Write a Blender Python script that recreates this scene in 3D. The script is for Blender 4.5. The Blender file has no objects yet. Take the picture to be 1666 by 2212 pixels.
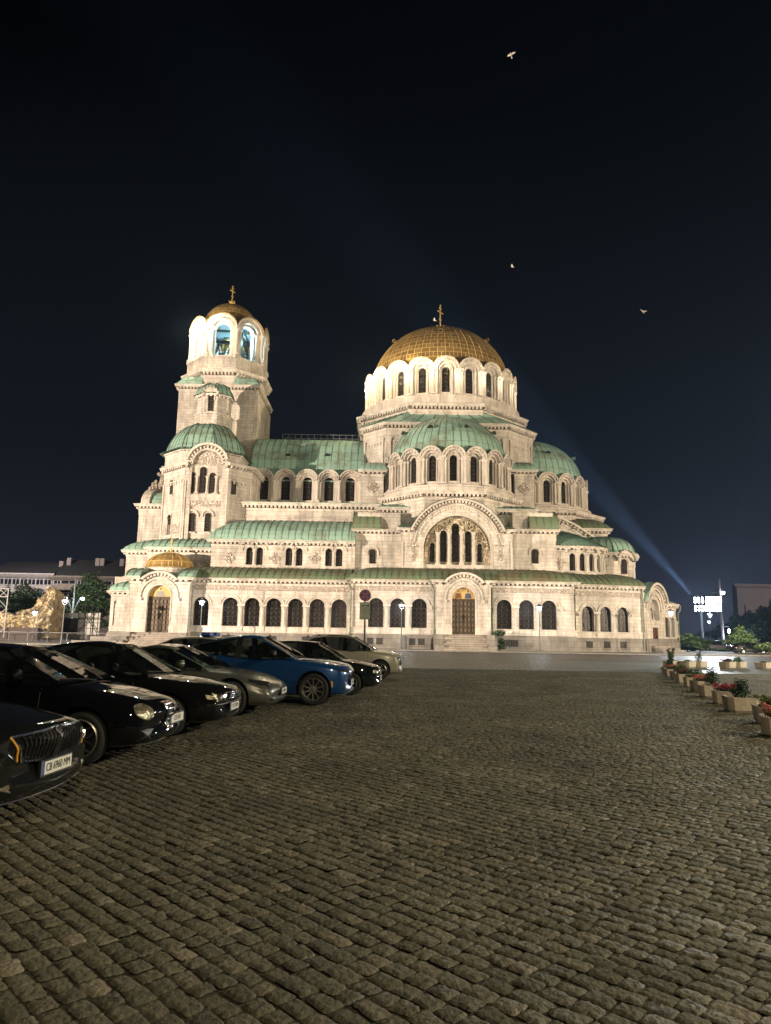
import bpy, bmesh, math, random
from math import sin, cos, pi, radians, tan, atan, atan2, sqrt
from mathutils import Vector, Matrix
import numpy as np
random.seed(7)
sc = bpy.context.scene
C = sc.collection

# ---------------------------------------------------------------- camera
F_, CX_, CY_ = 1550.0, 833.0, 1106.0
ROLL, HOR, CAMZ = 0.017, 1370.0, 1.68
PITCH = atan((HOR-CY_)/F_)
cam = bpy.data.cameras.new("camera"); cam_o = bpy.data.objects.new("camera", cam); C.objects.link(cam_o)
cam.sensor_fit = 'VERTICAL'; cam.sensor_height = 36.0; cam.lens = F_/2212*36
cam.clip_start = 0.1; cam.clip_end = 2000
cam_o.location = (0, 0, CAMZ)
cam_o.rotation_mode = 'QUATERNION'
cam_o.rotation_quaternion = (Matrix.Rotation(pi/2+PITCH, 3, 'X') @ Matrix.Rotation(ROLL, 3, 'Z')).to_quaternion()
sc.camera = cam_o

# ---------------------------------------------------------------- night sky
w = bpy.data.worlds.new("World"); sc.world = w; w.use_nodes = True
nt = w.node_tree; N = nt.nodes; Lk = nt.links
bg = N['Background']
geo = N.new('ShaderNodeTexCoord'); sep = N.new('ShaderNodeSeparateXYZ'); Lk.new(geo.outputs['Generated'], sep.inputs[0])
ramp = N.new('ShaderNodeValToRGB'); Lk.new(sep.outputs['Z'], ramp.inputs[0])
cr = ramp.color_ramp
cr.elements[0].position = 0.0; cr.elements[0].color = (0.030, 0.032, 0.046, 1)
cr.elements[1].position = 0.62; cr.elements[1].color = (0.0004, 0.0006, 0.0014, 1)
for p_, c_ in ((0.08, (0.0145, 0.0165, 0.025, 1)), (0.22, (0.0055, 0.0078, 0.0125, 1)), (0.42, (0.0022, 0.0032, 0.0055, 1))):
    e_ = cr.elements.new(p_); e_.color = c_
# the town's glow is stronger toward the right (east)
mx = N.new('ShaderNodeMath'); mx.operation = 'MULTIPLY_ADD'; Lk.new(sep.outputs['X'], mx.inputs[0]); mx.inputs[1].default_value = 0.55; mx.inputs[2].default_value = 0.95
mul = N.new('ShaderNodeVectorMath'); mul.operation = 'SCALE'; Lk.new(ramp.outputs[0], mul.inputs[0]); Lk.new(mx.outputs[0], mul.inputs['Scale'])
Lk.new(mul.outputs[0], bg.inputs[0]); bg.inputs[1].default_value = 1.0
sc.view_settings.view_transform = 'Standard'; sc.view_settings.look = 'None'
sc.view_settings.exposure = 0.0; sc.view_settings.gamma = 1.0
cy = sc.cycles
cy.use_denoising = True; cy.max_bounces = 5; cy.diffuse_bounces = 3; cy.glossy_bounces = 3; cy.transmission_bounces = 4
cy.transparent_max_bounces = 8; cy.sample_clamp_indirect = 4.0; cy.caustics_reflective = False; cy.caustics_refractive = False
cy.use_adaptive_sampling = True; cy.adaptive_threshold = 0.02

# ---------------------------------------------------------------- floodlights of the square (off frame masts and ledge lamps) and added fill lamps
def spot(name, loc, tgt, power, col, ang=60, blend=.3, size=.6):
    l = bpy.data.lights.new(name, 'SPOT'); l.energy = power; l.color = col; l.spot_size = radians(ang); l.spot_blend = blend; l.shadow_soft_size = size
    o = bpy.data.objects.new(name, l); C.objects.link(o); o.location = loc
    o.rotation_mode = 'QUATERNION'; o.rotation_quaternion = (Vector(tgt)-Vector(loc)).to_track_quat('-Z', 'Y'); return o
def point(name, loc, power, col, size=.15):
    l = bpy.data.lights.new(name, 'POINT'); l.energy = power; l.color = col; l.shadow_soft_size = size
    o = bpy.data.objects.new(name, l); C.objects.link(o); o.location = loc; return o
WARM = (1.0, .815, .635); YEL = (1.0, .78, .54)
spot('floodlight_beam', (-84, 22, 8), (-6, 92, 20), 860000, WARM, 62, .35, .5)
spot('floodlight_beam', (-6, 30, 6), (-4, 92, 22), 24000, WARM, 66, .4, .5)
spot('floodlight_beam', (76, 36, 9), (12, 95, 20), 270000, YEL, 62, .4, .5)
point('unseen_square_lamp', (26, 9, 12), 21000, (1.0, .86, .56), .25)
point('unseen_square_lamp', (7, -15, 15), 11000, (1.0, .85, .55), .25)  # unseen lamp added behind the camera to brighten the foreground
point('unseen_square_lamp', (33, 40, 13), 22000, (.98, .92, .70), .25)  # added light without a fixture, kept just outside the frame

# ---------------------------------------------------------------- ray helper: pixel of the survey sheet + depth -> point
def ray(x, y):
    dx, dy = x-CX_, y-CY_; c, s = cos(ROLL), sin(ROLL)
    u = (dx*c+dy*s)/F_; v = (-dx*s+dy*c)/F_; cp, sp = cos(PITCH), sin(PITCH)
    return (u/(cp+v*sp), (sp-v*cp)/(cp+v*sp))
def at(x, y, Y):
    a, e = ray(x, y); return a*Y, e*Y+CAMZ
def ax(x, y, Y): return at(x, y, Y)[0]
def az(x, y, Y): return at(x, y, Y)[1]

# ---------------------------------------------------------------- materials
def mat(name):
    m = bpy.data.materials.new(name); m.use_nodes = True
    return m, m.node_tree.nodes, m.node_tree.links, m.node_tree.nodes['Principled BSDF']
def simple(name, col, rough=.6, metal=0., spec=.5, coat=0., noise=0., nscale=3., bump=0.):
    m, n, l, b = mat(name)
    b.inputs['Base Color'].default_value = (*col, 1); b.inputs['Roughness'].default_value = rough
    b.inputs['Metallic'].default_value = metal; b.inputs['Specular IOR Level'].default_value = spec
    b.inputs['Coat Weight'].default_value = coat
    if coat: b.inputs['Coat Roughness'].default_value = .04
    if noise or bump:
        tc = n.new('ShaderNodeTexCoord'); t = n.new('ShaderNodeTexNoise'); t.inputs['Scale'].default_value = nscale; t.inputs['Detail'].default_value = 5
        l.new(tc.outputs['Object'], t.inputs[0])
        if noise:
            mr = n.new('ShaderNodeMapRange'); l.new(t.outputs[0], mr.inputs[0]); mr.inputs[1].default_value = .3; mr.inputs[2].default_value = .7
            mr.inputs[3].default_value = 1-noise; mr.inputs[4].default_value = 1+noise
            vm = n.new('ShaderNodeVectorMath'); vm.operation = 'SCALE'; vm.inputs[0].default_value = col; l.new(mr.outputs[0], vm.inputs['Scale']); l.new(vm.outputs[0], b.inputs['Base Color'])
        if bump:
            bp = n.new('ShaderNodeBump'); bp.inputs['Strength'].default_value = bump; bp.inputs['Distance'].default_value = .05
            l.new(t.outputs[0], bp.inputs['Height']); l.new(bp.outputs[0], b.inputs['Normal'])
    return m
def emit(name, col, s):
    m, n, l, b = mat(name); b.inputs['Base Color'].default_value = (.8, .8, .8, 1)
    b.inputs['Emission Color'].default_value = (*col, 1); b.inputs['Emission Strength'].default_value = s; return m

def stone_mat(name, c1, c2, mort, bw, bh, stain=.35, msize=.015, bump=.4):
    m, n, l, b = mat(name)
    uv = n.new('ShaderNodeUVMap'); uv.uv_map = 'UVMap'
    br = n.new('ShaderNodeTexBrick'); l.new(uv.outputs[0], br.inputs['Vector'])
    br.inputs['Scale'].default_value = 1; br.inputs['Brick Width'].default_value = bw; br.inputs['Row Height'].default_value = bh
    br.inputs['Mortar Size'].default_value = msize; br.inputs['Mortar Smooth'].default_value = .3; br.inputs['Bias'].default_value = -.1
    br.inputs['Color1'].default_value = (*c1, 1); br.inputs['Color2'].default_value = (*c2, 1); br.inputs['Mortar'].default_value = (*mort, 1)
    tc = n.new('ShaderNodeTexCoord')
    mp = n.new('ShaderNodeMapping'); mp.inputs['Scale'].default_value = (1, 1, .35); l.new(tc.outputs['Object'], mp.inputs[0])
    t = n.new('ShaderNodeTexNoise'); t.inputs['Scale'].default_value = .8; t.inputs['Detail'].default_value = 8; t.inputs['Roughness'].default_value = .7; l.new(mp.outputs[0], t.inputs[0])
    mr = n.new('ShaderNodeMapRange'); l.new(t.outputs[0], mr.inputs[0]); mr.inputs[1].default_value = .32; mr.inputs[2].default_value = .62; mr.inputs[3].default_value = 1-stain; mr.inputs[4].default_value = 1.04
    vm = n.new('ShaderNodeVectorMath'); vm.operation = 'SCALE'; l.new(br.outputs[0], vm.inputs[0]); l.new(mr.outputs[0], vm.inputs['Scale'])
    mp2 = n.new('ShaderNodeMapping'); mp2.inputs['Scale'].default_value = (1.6, 1.6, .16); l.new(tc.outputs['Object'], mp2.inputs[0])
    ts = n.new('ShaderNodeTexNoise'); ts.inputs['Scale'].default_value = 1.3; ts.inputs['Detail'].default_value = 6; ts.inputs['Roughness'].default_value = .65; l.new(mp2.outputs[0], ts.inputs[0])
    ms = n.new('ShaderNodeMapRange'); l.new(ts.outputs[0], ms.inputs[0]); ms.inputs[1].default_value = .53; ms.inputs[2].default_value = .70; ms.inputs[3].default_value = 0; ms.inputs[4].default_value = .68
    mxs = n.new('ShaderNodeMix'); mxs.data_type = 'RGBA'; l.new(ms.outputs[0], mxs.inputs[0]); l.new(vm.outputs[0], mxs.inputs['A']); mxs.inputs['B'].default_value = (.20, .165, .125, 1)
    l.new(mxs.outputs['Result'], b.inputs['Base Color']); b.inputs['Roughness'].default_value = .85
    t2 = n.new('ShaderNodeTexNoise'); t2.inputs['Scale'].default_value = 9; t2.inputs['Detail'].default_value = 6; l.new(tc.outputs['Object'], t2.inputs[0])
    ad = n.new('ShaderNodeMath'); ad.operation = 'MULTIPLY_ADD'; l.new(br.outputs['Fac'], ad.inputs[0]); ad.inputs[1].default_value = -1; l.new(t2.outputs[0], ad.inputs[2])
    bp = n.new('ShaderNodeBump'); bp.inputs['Strength'].default_value = bump; bp.inputs['Distance'].default_value = .03; l.new(ad.outputs[0], bp.inputs['Height']); l.new(bp.outputs[0], b.inputs['Normal'])
    return m
M = {}
M['stone'] = stone_mat('limestone_blocks', (.64, .585, .515), (.52, .465, .395), (.26, .22, .18), 1.15, .42, stain=.5)
M['trim'] = stone_mat('limestone_trim', (.62, .565, .495), (.58, .52, .45), (.40, .35, .30), 2.3, 3.0, stain=.42, bump=.6)
M['painted_shade'] = stone_mat('shade_dark_limestone', (.20, .155, .115), (.16, .125, .09), (.12, .09, .07), 2.3, 3.0, stain=.4)  # dark tone painting the shade in dentil gaps and under step nosings
M['plinth'] = stone_mat('granite_plinth', (.27, .245, .215), (.22, .20, .178), (.10, .09, .08), 1.5, .62, stain=.5)
M['steps'] = stone_mat('step_stone', (.34, .30, .26), (.27, .24, .205), (.12, .10, .09), 1.4, 5.0, stain=.35)
def ornament_mat(name, col, dark, scale):
    m, n, l, b = mat(name)
    uv = n.new('ShaderNodeUVMap'); uv.uv_map = 'UVMap'
    v = n.new('ShaderNodeTexVoronoi'); v.feature = 'SMOOTH_F1'; v.inputs['Scale'].default_value = scale; l.new(uv.outputs[0], v.inputs['Vector'])
    wv = n.new('ShaderNodeMath'); wv.operation = 'SINE'; mm = n.new('ShaderNodeMath'); mm.operation = 'MULTIPLY'; mm.inputs[1].default_value = 15; l.new(v.outputs['Distance'], mm.inputs[0]); l.new(mm.outputs[0], wv.inputs[0])
    rp = n.new('ShaderNodeValToRGB'); rp.color_ramp.elements[0].position = .2; rp.color_ramp.elements[1].position = .7; rp.color_ramp.elements[0].color = (*dark, 1); rp.color_ramp.elements[1].color = (*col, 1)
    l.new(wv.outputs[0], rp.inputs[0]); l.new(rp.outputs[0], b.inputs['Base Color']); b.inputs['Roughness'].default_value = .8
    bp = n.new('ShaderNodeBump'); bp.inputs['Strength'].default_value = .9; bp.inputs['Distance'].default_value = .06; l.new(wv.outputs[0], bp.inputs['Height']); l.new(bp.outputs[0], b.inputs['Normal'])
    return m
M['carved'] = ornament_mat('carved_relief', (.58, .52, .45), (.34, .29, .24), 4.0)
M['frieze'] = ornament_mat('carved_frieze', (.58, .50, .43), (.44, .37, .31), 7)
M['carved_gold'] = ornament_mat('gilded_relief', (.60, .52, .40), (.40, .33, .22), 3.2)
def copper_mat(name, green, brown, amt, panel=(3.0, 1.6)):
    m, n, l, b = mat(name)
    tc = n.new('ShaderNodeTexCoord'); t = n.new('ShaderNodeTexNoise'); t.inputs['Scale'].default_value = .55; t.inputs['Detail'].default_value = 9; t.inputs['Roughness'].default_value = .68; l.new(tc.outputs['Object'], t.inputs[0])
    uv = n.new('ShaderNodeUVMap'); uv.uv_map = 'UVMap'
    br = n.new('ShaderNodeTexBrick'); l.new(uv.outputs[0], br.inputs['Vector']); br.inputs['Scale'].default_value = 1; br.inputs['Brick Width'].default_value = panel[0]; br.inputs['Row Height'].default_value = panel[1]
    br.inputs['Color1'].default_value = (1, 1, 1, 1); br.inputs['Color2'].default_value = (0, 0, 0, 1); br.inputs['Mortar'].default_value = (.2, .2, .2, 1); br.inputs['Mortar Size'].default_value = .02
    ad = n.new('ShaderNodeMath'); ad.operation = 'MULTIPLY_ADD'; l.new(br.outputs[0], ad.inputs[0]); ad.inputs[1].default_value = .17; l.new(t.outputs[0], ad.inputs[2])
    rp = n.new('ShaderNodeValToRGB'); rp.color_ramp.elements[0].position = amt; rp.color_ramp.elements[0].color = (*brown, 1); rp.color_ramp.elements[1].position = amt+.22; rp.color_ramp.elements[1].color = (*green, 1)
    l.new(ad.outputs[0], rp.inputs[0])
    mx_ = n.new('ShaderNodeMix'); mx_.data_type = 'RGBA'; l.new(br.outputs['Fac'], mx_.inputs[0]); l.new(rp.outputs[0], mx_.inputs['A']); mx_.inputs['B'].default_value = (.05, .09, .07, 1)
    l.new(mx_.outputs['Result'], b.inputs['Base Color']); b.inputs['Roughness'].default_value = .62; b.inputs['Specular IOR Level'].default_value = .4
    bp = n.new('ShaderNodeBump'); bp.inputs['Strength'].default_value = .35; bp.inputs['Distance'].default_value = .08; l.new(t.outputs[0], bp.inputs['Height']); l.new(bp.outputs[0], b.inputs['Normal'])
    return m
M['copper'] = copper_mat('green_copper', (.265, .41, .335), (.165, .175, .12), .42)
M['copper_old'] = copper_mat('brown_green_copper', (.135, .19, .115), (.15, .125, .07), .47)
M['seam'] = simple('copper_seam', (.11, .20, .15), .6, noise=.5)
M['seam_old'] = simple('old_copper_seam', (.12, .115, .065), .6, noise=.5)
def gold_mat():
    m, n, l, b = mat('gilded_panels')
    uv = n.new('ShaderNodeUVMap'); uv.uv_map = 'UVMap'
    br = n.new('ShaderNodeTexBrick'); l.new(uv.outputs[0], br.inputs['Vector']); br.inputs['Scale'].default_value = 1; br.inputs['Brick Width'].default_value = 1.2; br.inputs['Row Height'].default_value = .8
    br.inputs['Color1'].default_value = (.40, .255, .09, 1); br.inputs['Color2'].default_value = (.26, .16, .055, 1); br.inputs['Mortar'].default_value = (.95, .72, .3, 1); br.inputs['Mortar Size'].default_value = .035; br.inputs['Mortar Smooth'].default_value = .2
    t = n.new('ShaderNodeTexNoise'); t.inputs['Scale'].default_value = 1.5; t.inputs['Detail'].default_value = 6; l.new(uv.outputs[0], t.inputs[0])
    l.new(br.outputs[0], b.inputs['Base Color']); b.inputs['Metallic'].default_value = .45
    mr = n.new('ShaderNodeMapRange'); l.new(t.outputs[0], mr.inputs[0]); mr.inputs[3].default_value = .38; mr.inputs[4].default_value = .62; l.new(mr.outputs[0], b.inputs['Roughness'])
    bp = n.new('ShaderNodeBump'); bp.inputs['Strength'].default_value = .5; bp.inputs['Distance'].default_value = .05; l.new(br.outputs['Fac'], bp.inputs['Height']); l.new(bp.outputs[0], b.inputs['Normal'])
    return m
M['gold'] = gold_mat()
M['gold_plain'] = simple('polished_gold', (.95, .66, .2), .3, .5); M['gold_rib'] = simple('gilded_ribs', (.80, .56, .20), .5, .2)
M['glass'] = simple('dark_window_glass', (.010, .008, .007), .3, 0, .12, noise=.5, nscale=4, bump=.6)
M['lead'] = simple('window_tracery', (.055, .045, .036), .6, .0)
M['bronze'] = simple('bronze_door', (.055, .037, .021), .5, .2, noise=.5, nscale=8, bump=.2)
M['downpipe'] = simple('weathered_downpipe', (.13, .16, .11), .6, .1, noise=.5)
M['bronze_panel'] = simple('bronze_relief_panel', (.12, .085, .052), .45, .25, noise=.4, nscale=12, bump=.3)
M['iron'] = simple('black_iron', (.02, .02, .02), .5, .5)
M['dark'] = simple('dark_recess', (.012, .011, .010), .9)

# ---------------------------------------------------------------- mesh collector and wall frames
class MB:
    def __init__(s): s.v = []; s.f = []; s.uv = []; s.mi = []
    def face(s, pts, uvs=None, mi=0):
        b = len(s.v); s.v.extend([tuple(p) for p in pts]); s.f.append(tuple(range(b, b+len(pts))))
        if uvs is None: uvs = [(p[0]+p[1], p[2]) for p in pts]
        s.uv.extend(uvs); s.mi.append(mi)
    def build(s, name, mats, parent=None, smooth=False, merge=False, kind=None):
        me = bpy.data.meshes.new(name); me.from_pydata(s.v, [], s.f)
        ul = me.uv_layers.new(name='UVMap'); ul.data.foreach_set('uv', np.array(s.uv, dtype=np.float32).ravel())
        if not isinstance(mats, (list, tuple)): mats = [mats]
        for m_ in mats: me.materials.append(m_)
        if len(mats) > 1: me.polygons.foreach_set('material_index', s.mi)
        if merge:
            bm = bmesh.new(); bm.from_mesh(me); bmesh.ops.remove_doubles(bm, verts=bm.verts, dist=.0005); bm.to_mesh(me); bm.free()
        if smooth: me.polygons.foreach_set('use_smooth', [True]*len(me.polygons))
        me.update()
        o = bpy.data.objects.new(name, me); C.objects.link(o)
        if parent: o.parent = parent
        return o
class Flat:
    def __init__(s, x, y, ang=0): s.o = (x, y); s.u = (cos(ang), sin(ang)); s.n = (-sin(ang), cos(ang)); s.curved = False
    def __call__(s, a, d, z): return (s.o[0]+a*s.u[0]+d*s.n[0], s.o[1]+a*s.u[1]+d*s.n[1], z)
class Round:
    def __init__(s, x, y, R, a0=0): s.c = (x, y); s.R = R; s.a0 = a0; s.curved = True
    def __call__(s, a, d, z):
        p = s.a0+a/s.R; r = s.R-d; return (s.c[0]+r*sin(p), s.c[1]-r*cos(p), z)
def ssteps(fr, s0, s1, step=.6):
    n = max(1, int(math.ceil(abs(s1-s0)/step))) if fr.curved else 1
    return [s0+(s1-s0)*i/n for i in range(n+1)]
def wallq(mb, fr, s0, s1, z0, z1, d=0, mi=0):
    ss = ssteps(fr, s0, s1)
    for a, b in zip(ss, ss[1:]): mb.face([fr(a, d, z0), fr(b, d, z0), fr(b, d, z1), fr(a, d, z1)], [(a, z0), (b, z0), (b, z1), (a, z1)], mi)
def box(mb, fr, s0, s1, d0, d1, z0, z1, mi=0):
    ss = ssteps(fr, s0, s1)
    for a, b in zip(ss, ss[1:]):
        mb.face([fr(a, d0, z0), fr(b, d0, z0), fr(b, d0, z1), fr(a, d0, z1)], [(a, z0), (b, z0), (b, z1), (a, z1)], mi)
        mb.face([fr(b, d1, z0), fr(a, d1, z0), fr(a, d1, z1), fr(b, d1, z1)], [(b, z0), (a, z0), (a, z1), (b, z1)], mi)
        mb.face([fr(a, d0, z1), fr(b, d0, z1), fr(b, d1, z1), fr(a, d1, z1)], [(a, d0), (b, d0), (b, d1), (a, d1)], mi)
        mb.face([fr(a, d1, z0), fr(b, d1, z0), fr(b, d0, z0), fr(a, d0, z0)], [(a, d1), (b, d1), (b, d0), (a, d0)], mi)
    a, b = s0, s1
    mb.face([fr(a, d1, z0), fr(a, d0, z0), fr(a, d0, z1), fr(a, d1, z1)], [(d1, z0), (d0, z0), (d0, z1), (d1, z1)], mi)
    mb.face([fr(b, d0, z0), fr(b, d1, z0), fr(b, d1, z1), fr(b, d0, z1)], [(d0, z0), (d1, z0), (d1, z1), (d0, z1)], mi)
def extr(mb, fr, prof, s0, s1, k0=0, k1=0, mi=0, caps=True):
    """profile [(d,z)...] from bottom front round to top, swept along s; k mitres the ends."""
    ss = ssteps(fr, s0, s1); n = len(ss)-1
    def S(i, d):
        t = i/n if n else 0
        a = ss[i]
        if i == 0: a += k0*d
        if i == n: a -= k1*d
        return a
    for i in range(n):
        L = 0
        for (d0, z0), (d1, z1) in zip(prof, prof[1:]):
            L2 = L+math.hypot(d1-d0, z1-z0)
            mb.face([fr(S(i, d0), d0, z0), fr(S(i+1, d0), d0, z0), fr(S(i+1, d1), d1, z1), fr(S(i, d1), d1, z1)], [(ss[i], z0), (ss[i+1], z0), (ss[i+1], z0+L2-L), (ss[i], z0+L2-L)], mi); L = L2
    if caps:
        for i in (0, n):
            P = [fr(S(i, d), d, z) for d, z in prof]
            if i == 0: P = P[::-1]
            mb.face(P, None, mi)
def cornice(mb, fr, z, s0, s1, k0=0, k1=0, p=.55, h=.75, dent=True, mi=0):
    """classical cornice whose top is z: bed mould, dentils, corona, cyma."""
    p *= 1.18
    extr(mb, fr, [(0, z-h), (-.10*p, z-h+.02), (-.14*p, z-.66*h)], s0, s1, k0, k1, mi); extr(mb, fr, [(-.14*p, z-.66*h), (-.14*p, z-.38*h), (-.45*p, z-.375*h)], s0, s1, k0, k1, 1, False)  # recess behind the dentils is coloured dark to paint its shade
    extr(mb, fr, [(-.45*p, z-.375*h), (-.8*p, z-.37*h), (-.82*p, z-.22*h), (-p, z-.04*h), (-p, z), (.1, z+.03)], s0, s1, k0, k1, mi)
    if dent:
        st = .5; n = int(max(1, (s1-s0)//st)); st = (s1-s0)/n
        for i in range(n):
            a = s0+(i+.25)*st
            box(mb, fr, a, a+st*.5, -.74*p, -.14*p, z-.62*h, z-.375*h, mi)
def arch_bay(mb, fr, c, w_, z0, z1, hw, zs, zp, d0, d1, rnd=False, n=14, mi=0, reveal=True, mir=None):
    """wall panel of width w_ round an arched opening (half width hw, sill zs, springing zp)."""
    mir = mi if mir is None else mir
    L, R = c-w_/2, c+w_/2
    q = lambda a, b, e, f: mb.face([fr(a, d0, e), fr(b, d0, e), fr(b, d0, f), fr(a, d0, f)], [(a, e), (b, e), (b, f), (a, f)], mi)
    if zs > z0+1e-4:
        q(L, c-hw, z0, zs); q(c-hw, c, z0, zs); q(c, c+hw, z0, zs); q(c+hw, R, z0, zs)
    if hw < w_/2-1e-4: q(L, c-hw, zs, zp); q(c+hw, R, zs, zp)
    A = [pi-pi*i/n for i in range(n+1)]
    if not rnd:
        h = z1-zp; ca = atan2(h, w_/2); A = sorted(set(A+[ca, pi-ca]), reverse=True)
    inn = [(c+hw*cos(t), zp+hw*sin(t)) for t in A]
    if rnd: out = [(c+w_/2*cos(t), zp+w_/2*sin(t)) for t in A]
    else:
        out = []
        for t in A:
            k = min((w_/2)/max(abs(cos(t)), 1e-6), (z1-zp)/max(sin(t), 1e-6)); out.append((c+k*cos(t), zp+k*sin(t)))
    for i in range(len(A)-1):
        P = [inn[i], inn[i+1], out[i+1], out[i]]
        mb.face([fr(a, d0, z) for a, z in P][::-1], P[::-1], mi)
    if reveal:
        o = [(c-hw, zs), *inn, (c+hw, zs)]; Ls = 0
        for (a, e), (b, f) in zip(o, o[1:]):
            ln = math.hypot(b-a, f-e); mb.face([fr(a, d0, e), fr(b, d0, f), fr(b, d1, f), fr(a, d1, e)], [(Ls, 0), (Ls+ln, 0), (Ls+ln, d1-d0), (Ls, d1-d0)], mir); Ls += ln
        mb.face([fr(c+hw, d0, zs), fr(c-hw, d0, zs), fr(c-hw, d1, zs+.05), fr(c+hw, d1, zs+.05)], None, mir)
def arch_ring(mb, fr, c, zc, r0, r1, dfront, dback=0, n=16, a0=0, a1=pi, mi=0, dent=0, legs=0):
    """projecting archivolt; legs continues it straight down."""
    pts = [a1+(a0-a1)*i/n for i in range(n+1)]
    I = [(c+r0*cos(t), zc+r0*sin(t)) for t in pts]; O = [(c+r1*cos(t), zc+r1*sin(t)) for t in pts]
    if legs:
        I = [(I[0][0], zc-legs)]+I+[(I[-1][0], zc-legs)]; O = [(O[0][0], zc-legs)]+O+[(O[-1][0], zc-legs)]
    for i in range(len(I)-1):
        a, b, e, f = I[i], I[i+1], O[i+1], O[i]
        mb.face([fr(f[0], dfront, f[1]), fr(a[0], dfront, a[1]), fr(b[0], dfront, b[1]), fr(e[0], dfront, e[1])][::-1], None, mi)
        mb.face([fr(f[0], dfront, f[1]), fr(e[0], dfront, e[1]), fr(e[0], dback, e[1]), fr(f[0], dback, f[1])][::-1], None, mi)
        mb.face([fr(b[0], dfront, b[1]), fr(a[0], dfront, a[1]), fr(a[0], dback, a[1]), fr(b[0], dback, b[1])][::-1], None, mi)
    for i in (0, -1):
        mb.face([fr(I[i][0], dfront, I[i][1]), fr(O[i][0], dfront, O[i][1]), fr(O[i][0], dback, O[i][1]), fr(I[i][0], dback, I[i][1])], None, mi)
    if dent:
        m = max(4, int((a1-a0)*r1/.42))
        for i in range(m):
            t = a0+(a1-a0)*(i+.3)/m; t2 = a0+(a1-a0)*(i+.75)/m
            P = [(c+r*cos(x), zc+r*sin(x)) for r, x in ((r1, t), (r1+dent, t), (r1+dent, t2), (r1, t2))]
            mb.face([fr(a, dfront*1.6, z) for a, z in P], None, mi)
            for j in range(4):
                a, b = P[j], P[(j+1) % 4]
                mb.face([fr(a[0], dfront*1.6, a[1]), fr(b[0], dfront*1.6, b[1]), fr(b[0], dback, b[1]), fr(a[0], dback, a[1])], None, mi)
def tube(mb, pts, r, n=8, mi=0, caps=True, r2=None):
    """round bar through world points."""
    rings = []
    for i, p in enumerate(pts):
        p = Vector(p); a = Vector(pts[max(i-1, 0)]); b = Vector(pts[min(i+1, len(pts)-1)])
        t = (b-a).normalized(); u = t.orthogonal().normalized() if i == 0 else (u_ - t*u_.dot(t)).normalized()
        u_ = u; v = t.cross(u); rr = r if r2 is None else r+(r2-r)*i/(len(pts)-1)
        rings.append([p+(u*cos(2*pi*k/n)+v*sin(2*pi*k/n))*rr for k in range(n)])
    for A, B in zip(rings, rings[1:]):
        for k in range(n): mb.face([A[k], A[(k+1) % n], B[(k+1) % n], B[k]], None, mi)
    if caps: mb.face(rings[0][::-1], None, mi); mb.face(rings[-1], None, mi)
def lathe(mb, cx, cy, prof, n=16, a0=0, a1=2*pi, mi=0, rot=0, uvscale=1.):
    """prof [(r,z)] bottom to top; angle 0 faces the camera side (-Y), positive toward +X."""
    L = 0
    for (r0, z0), (r1, z1) in zip(prof, prof[1:]):
        L2 = L+math.hypot(r1-r0, z1-z0)
        for k in range(n):
            p, q = a0+(a1-a0)*k/n+rot, a0+(a1-a0)*(k+1)/n+rot; R = max(x[0] for x in prof)
            P = [(cx+r*sin(t), cy-r*cos(t), z) for r, t, z in ((r0, p, z0), (r0, q, z0), (r1, q, z1), (r1, p, z1))]
            U = [(p*R*uvscale, L), (q*R*uvscale, L), (q*R*uvscale, L2), (p*R*uvscale, L2)]
            if r1 < 1e-5: P, U = P[:3], U[:3]
            elif r0 < 1e-5: P, U = P[1:], U[1:]
            mb.face(P, U, mi)
        L = L2
def bx(mb, x0, x1, y0, y1, z0, z1, mi=0): box(mb, Flat(0, 0, 0), x0, x1, y0, y1, z0, z1, mi)

def thing(name, label, cat, loc=(0, 0, 0), rotz=0, group=None):
    o = bpy.data.objects.new(name, None); C.objects.link(o); o.location = loc; o.rotation_euler = (0, 0, rotz)
    o['label'] = label; o['category'] = cat
    if group: o['group'] = group
    return o
def tag(o, label, cat, group=None):
    o['label'] = label; o['category'] = cat
    if group: o['group'] = group
    return o
def struct(o): o['kind'] = 'structure'; return o
def copy_tree(o, parent=None):
    c = o.copy(); C.objects.link(c)
    if parent: c.parent = parent
    for ch in list(o.children): copy_tree(ch, c)
    return c
# ================================================================ the cathedral
CATH = thing('cathedral', 'huge floodlit cream stone cathedral with golden domes and green copper roofs beyond the square', 'cathedral', (0, 0, 0))
STO = [M['stone'], M['trim'], M['plinth'], M['frieze'], M['carved'], M['carved_gold'], M['dark']]
ST, TR, PL, FR, CA, CG, DK = range(7)
def part(mb, name, mats, smooth=False, merge=False, parent=None, label=None):
    if name == 'cornice': mats = [M['trim'], M['painted_shade']]
    o = mb.build(name, mats, parent or CATH, smooth, merge)
    if label: o['label'] = label
    return o
_colc = {}
def column(x, y, z0, z1, r, parent=None, cap=True):
    k = (round(z1-z0, 2), round(r, 3))
    if k not in _colc:
        h = z1-z0; mb = MB(); b = r*1.45; ch = min(.38, h*.16); n = 10
        lathe(mb, 0, 0, [(b, 0), (b, .10), (r*1.25, .13), (r*1.35, .2), (r, .26), (r*.97, h*.5), (r*.88, h-ch-.06), (r*1.05, h-ch-.03), (r*.95, h-ch), (r*1.3, h-ch*.5), (r*1.25, h-ch*.42), (r*1.65, h-.06)], n)
        bx(mb, -r*1.6, r*1.6, -r*1.6, r*1.6, h-.07, h); bx(mb, -b*1.05, b*1.05, -b*1.05, b*1.05, -.12, 0)
        o = mb.build('column', M['trim'], CATH); _colc[k] = o.data; o.location = (x, y, z0); return o
    o = bpy.data.objects.new('column', _colc[k]); C.objects.link(o); o.parent = parent or CATH; o.location = (x, y, z0); return o
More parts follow.
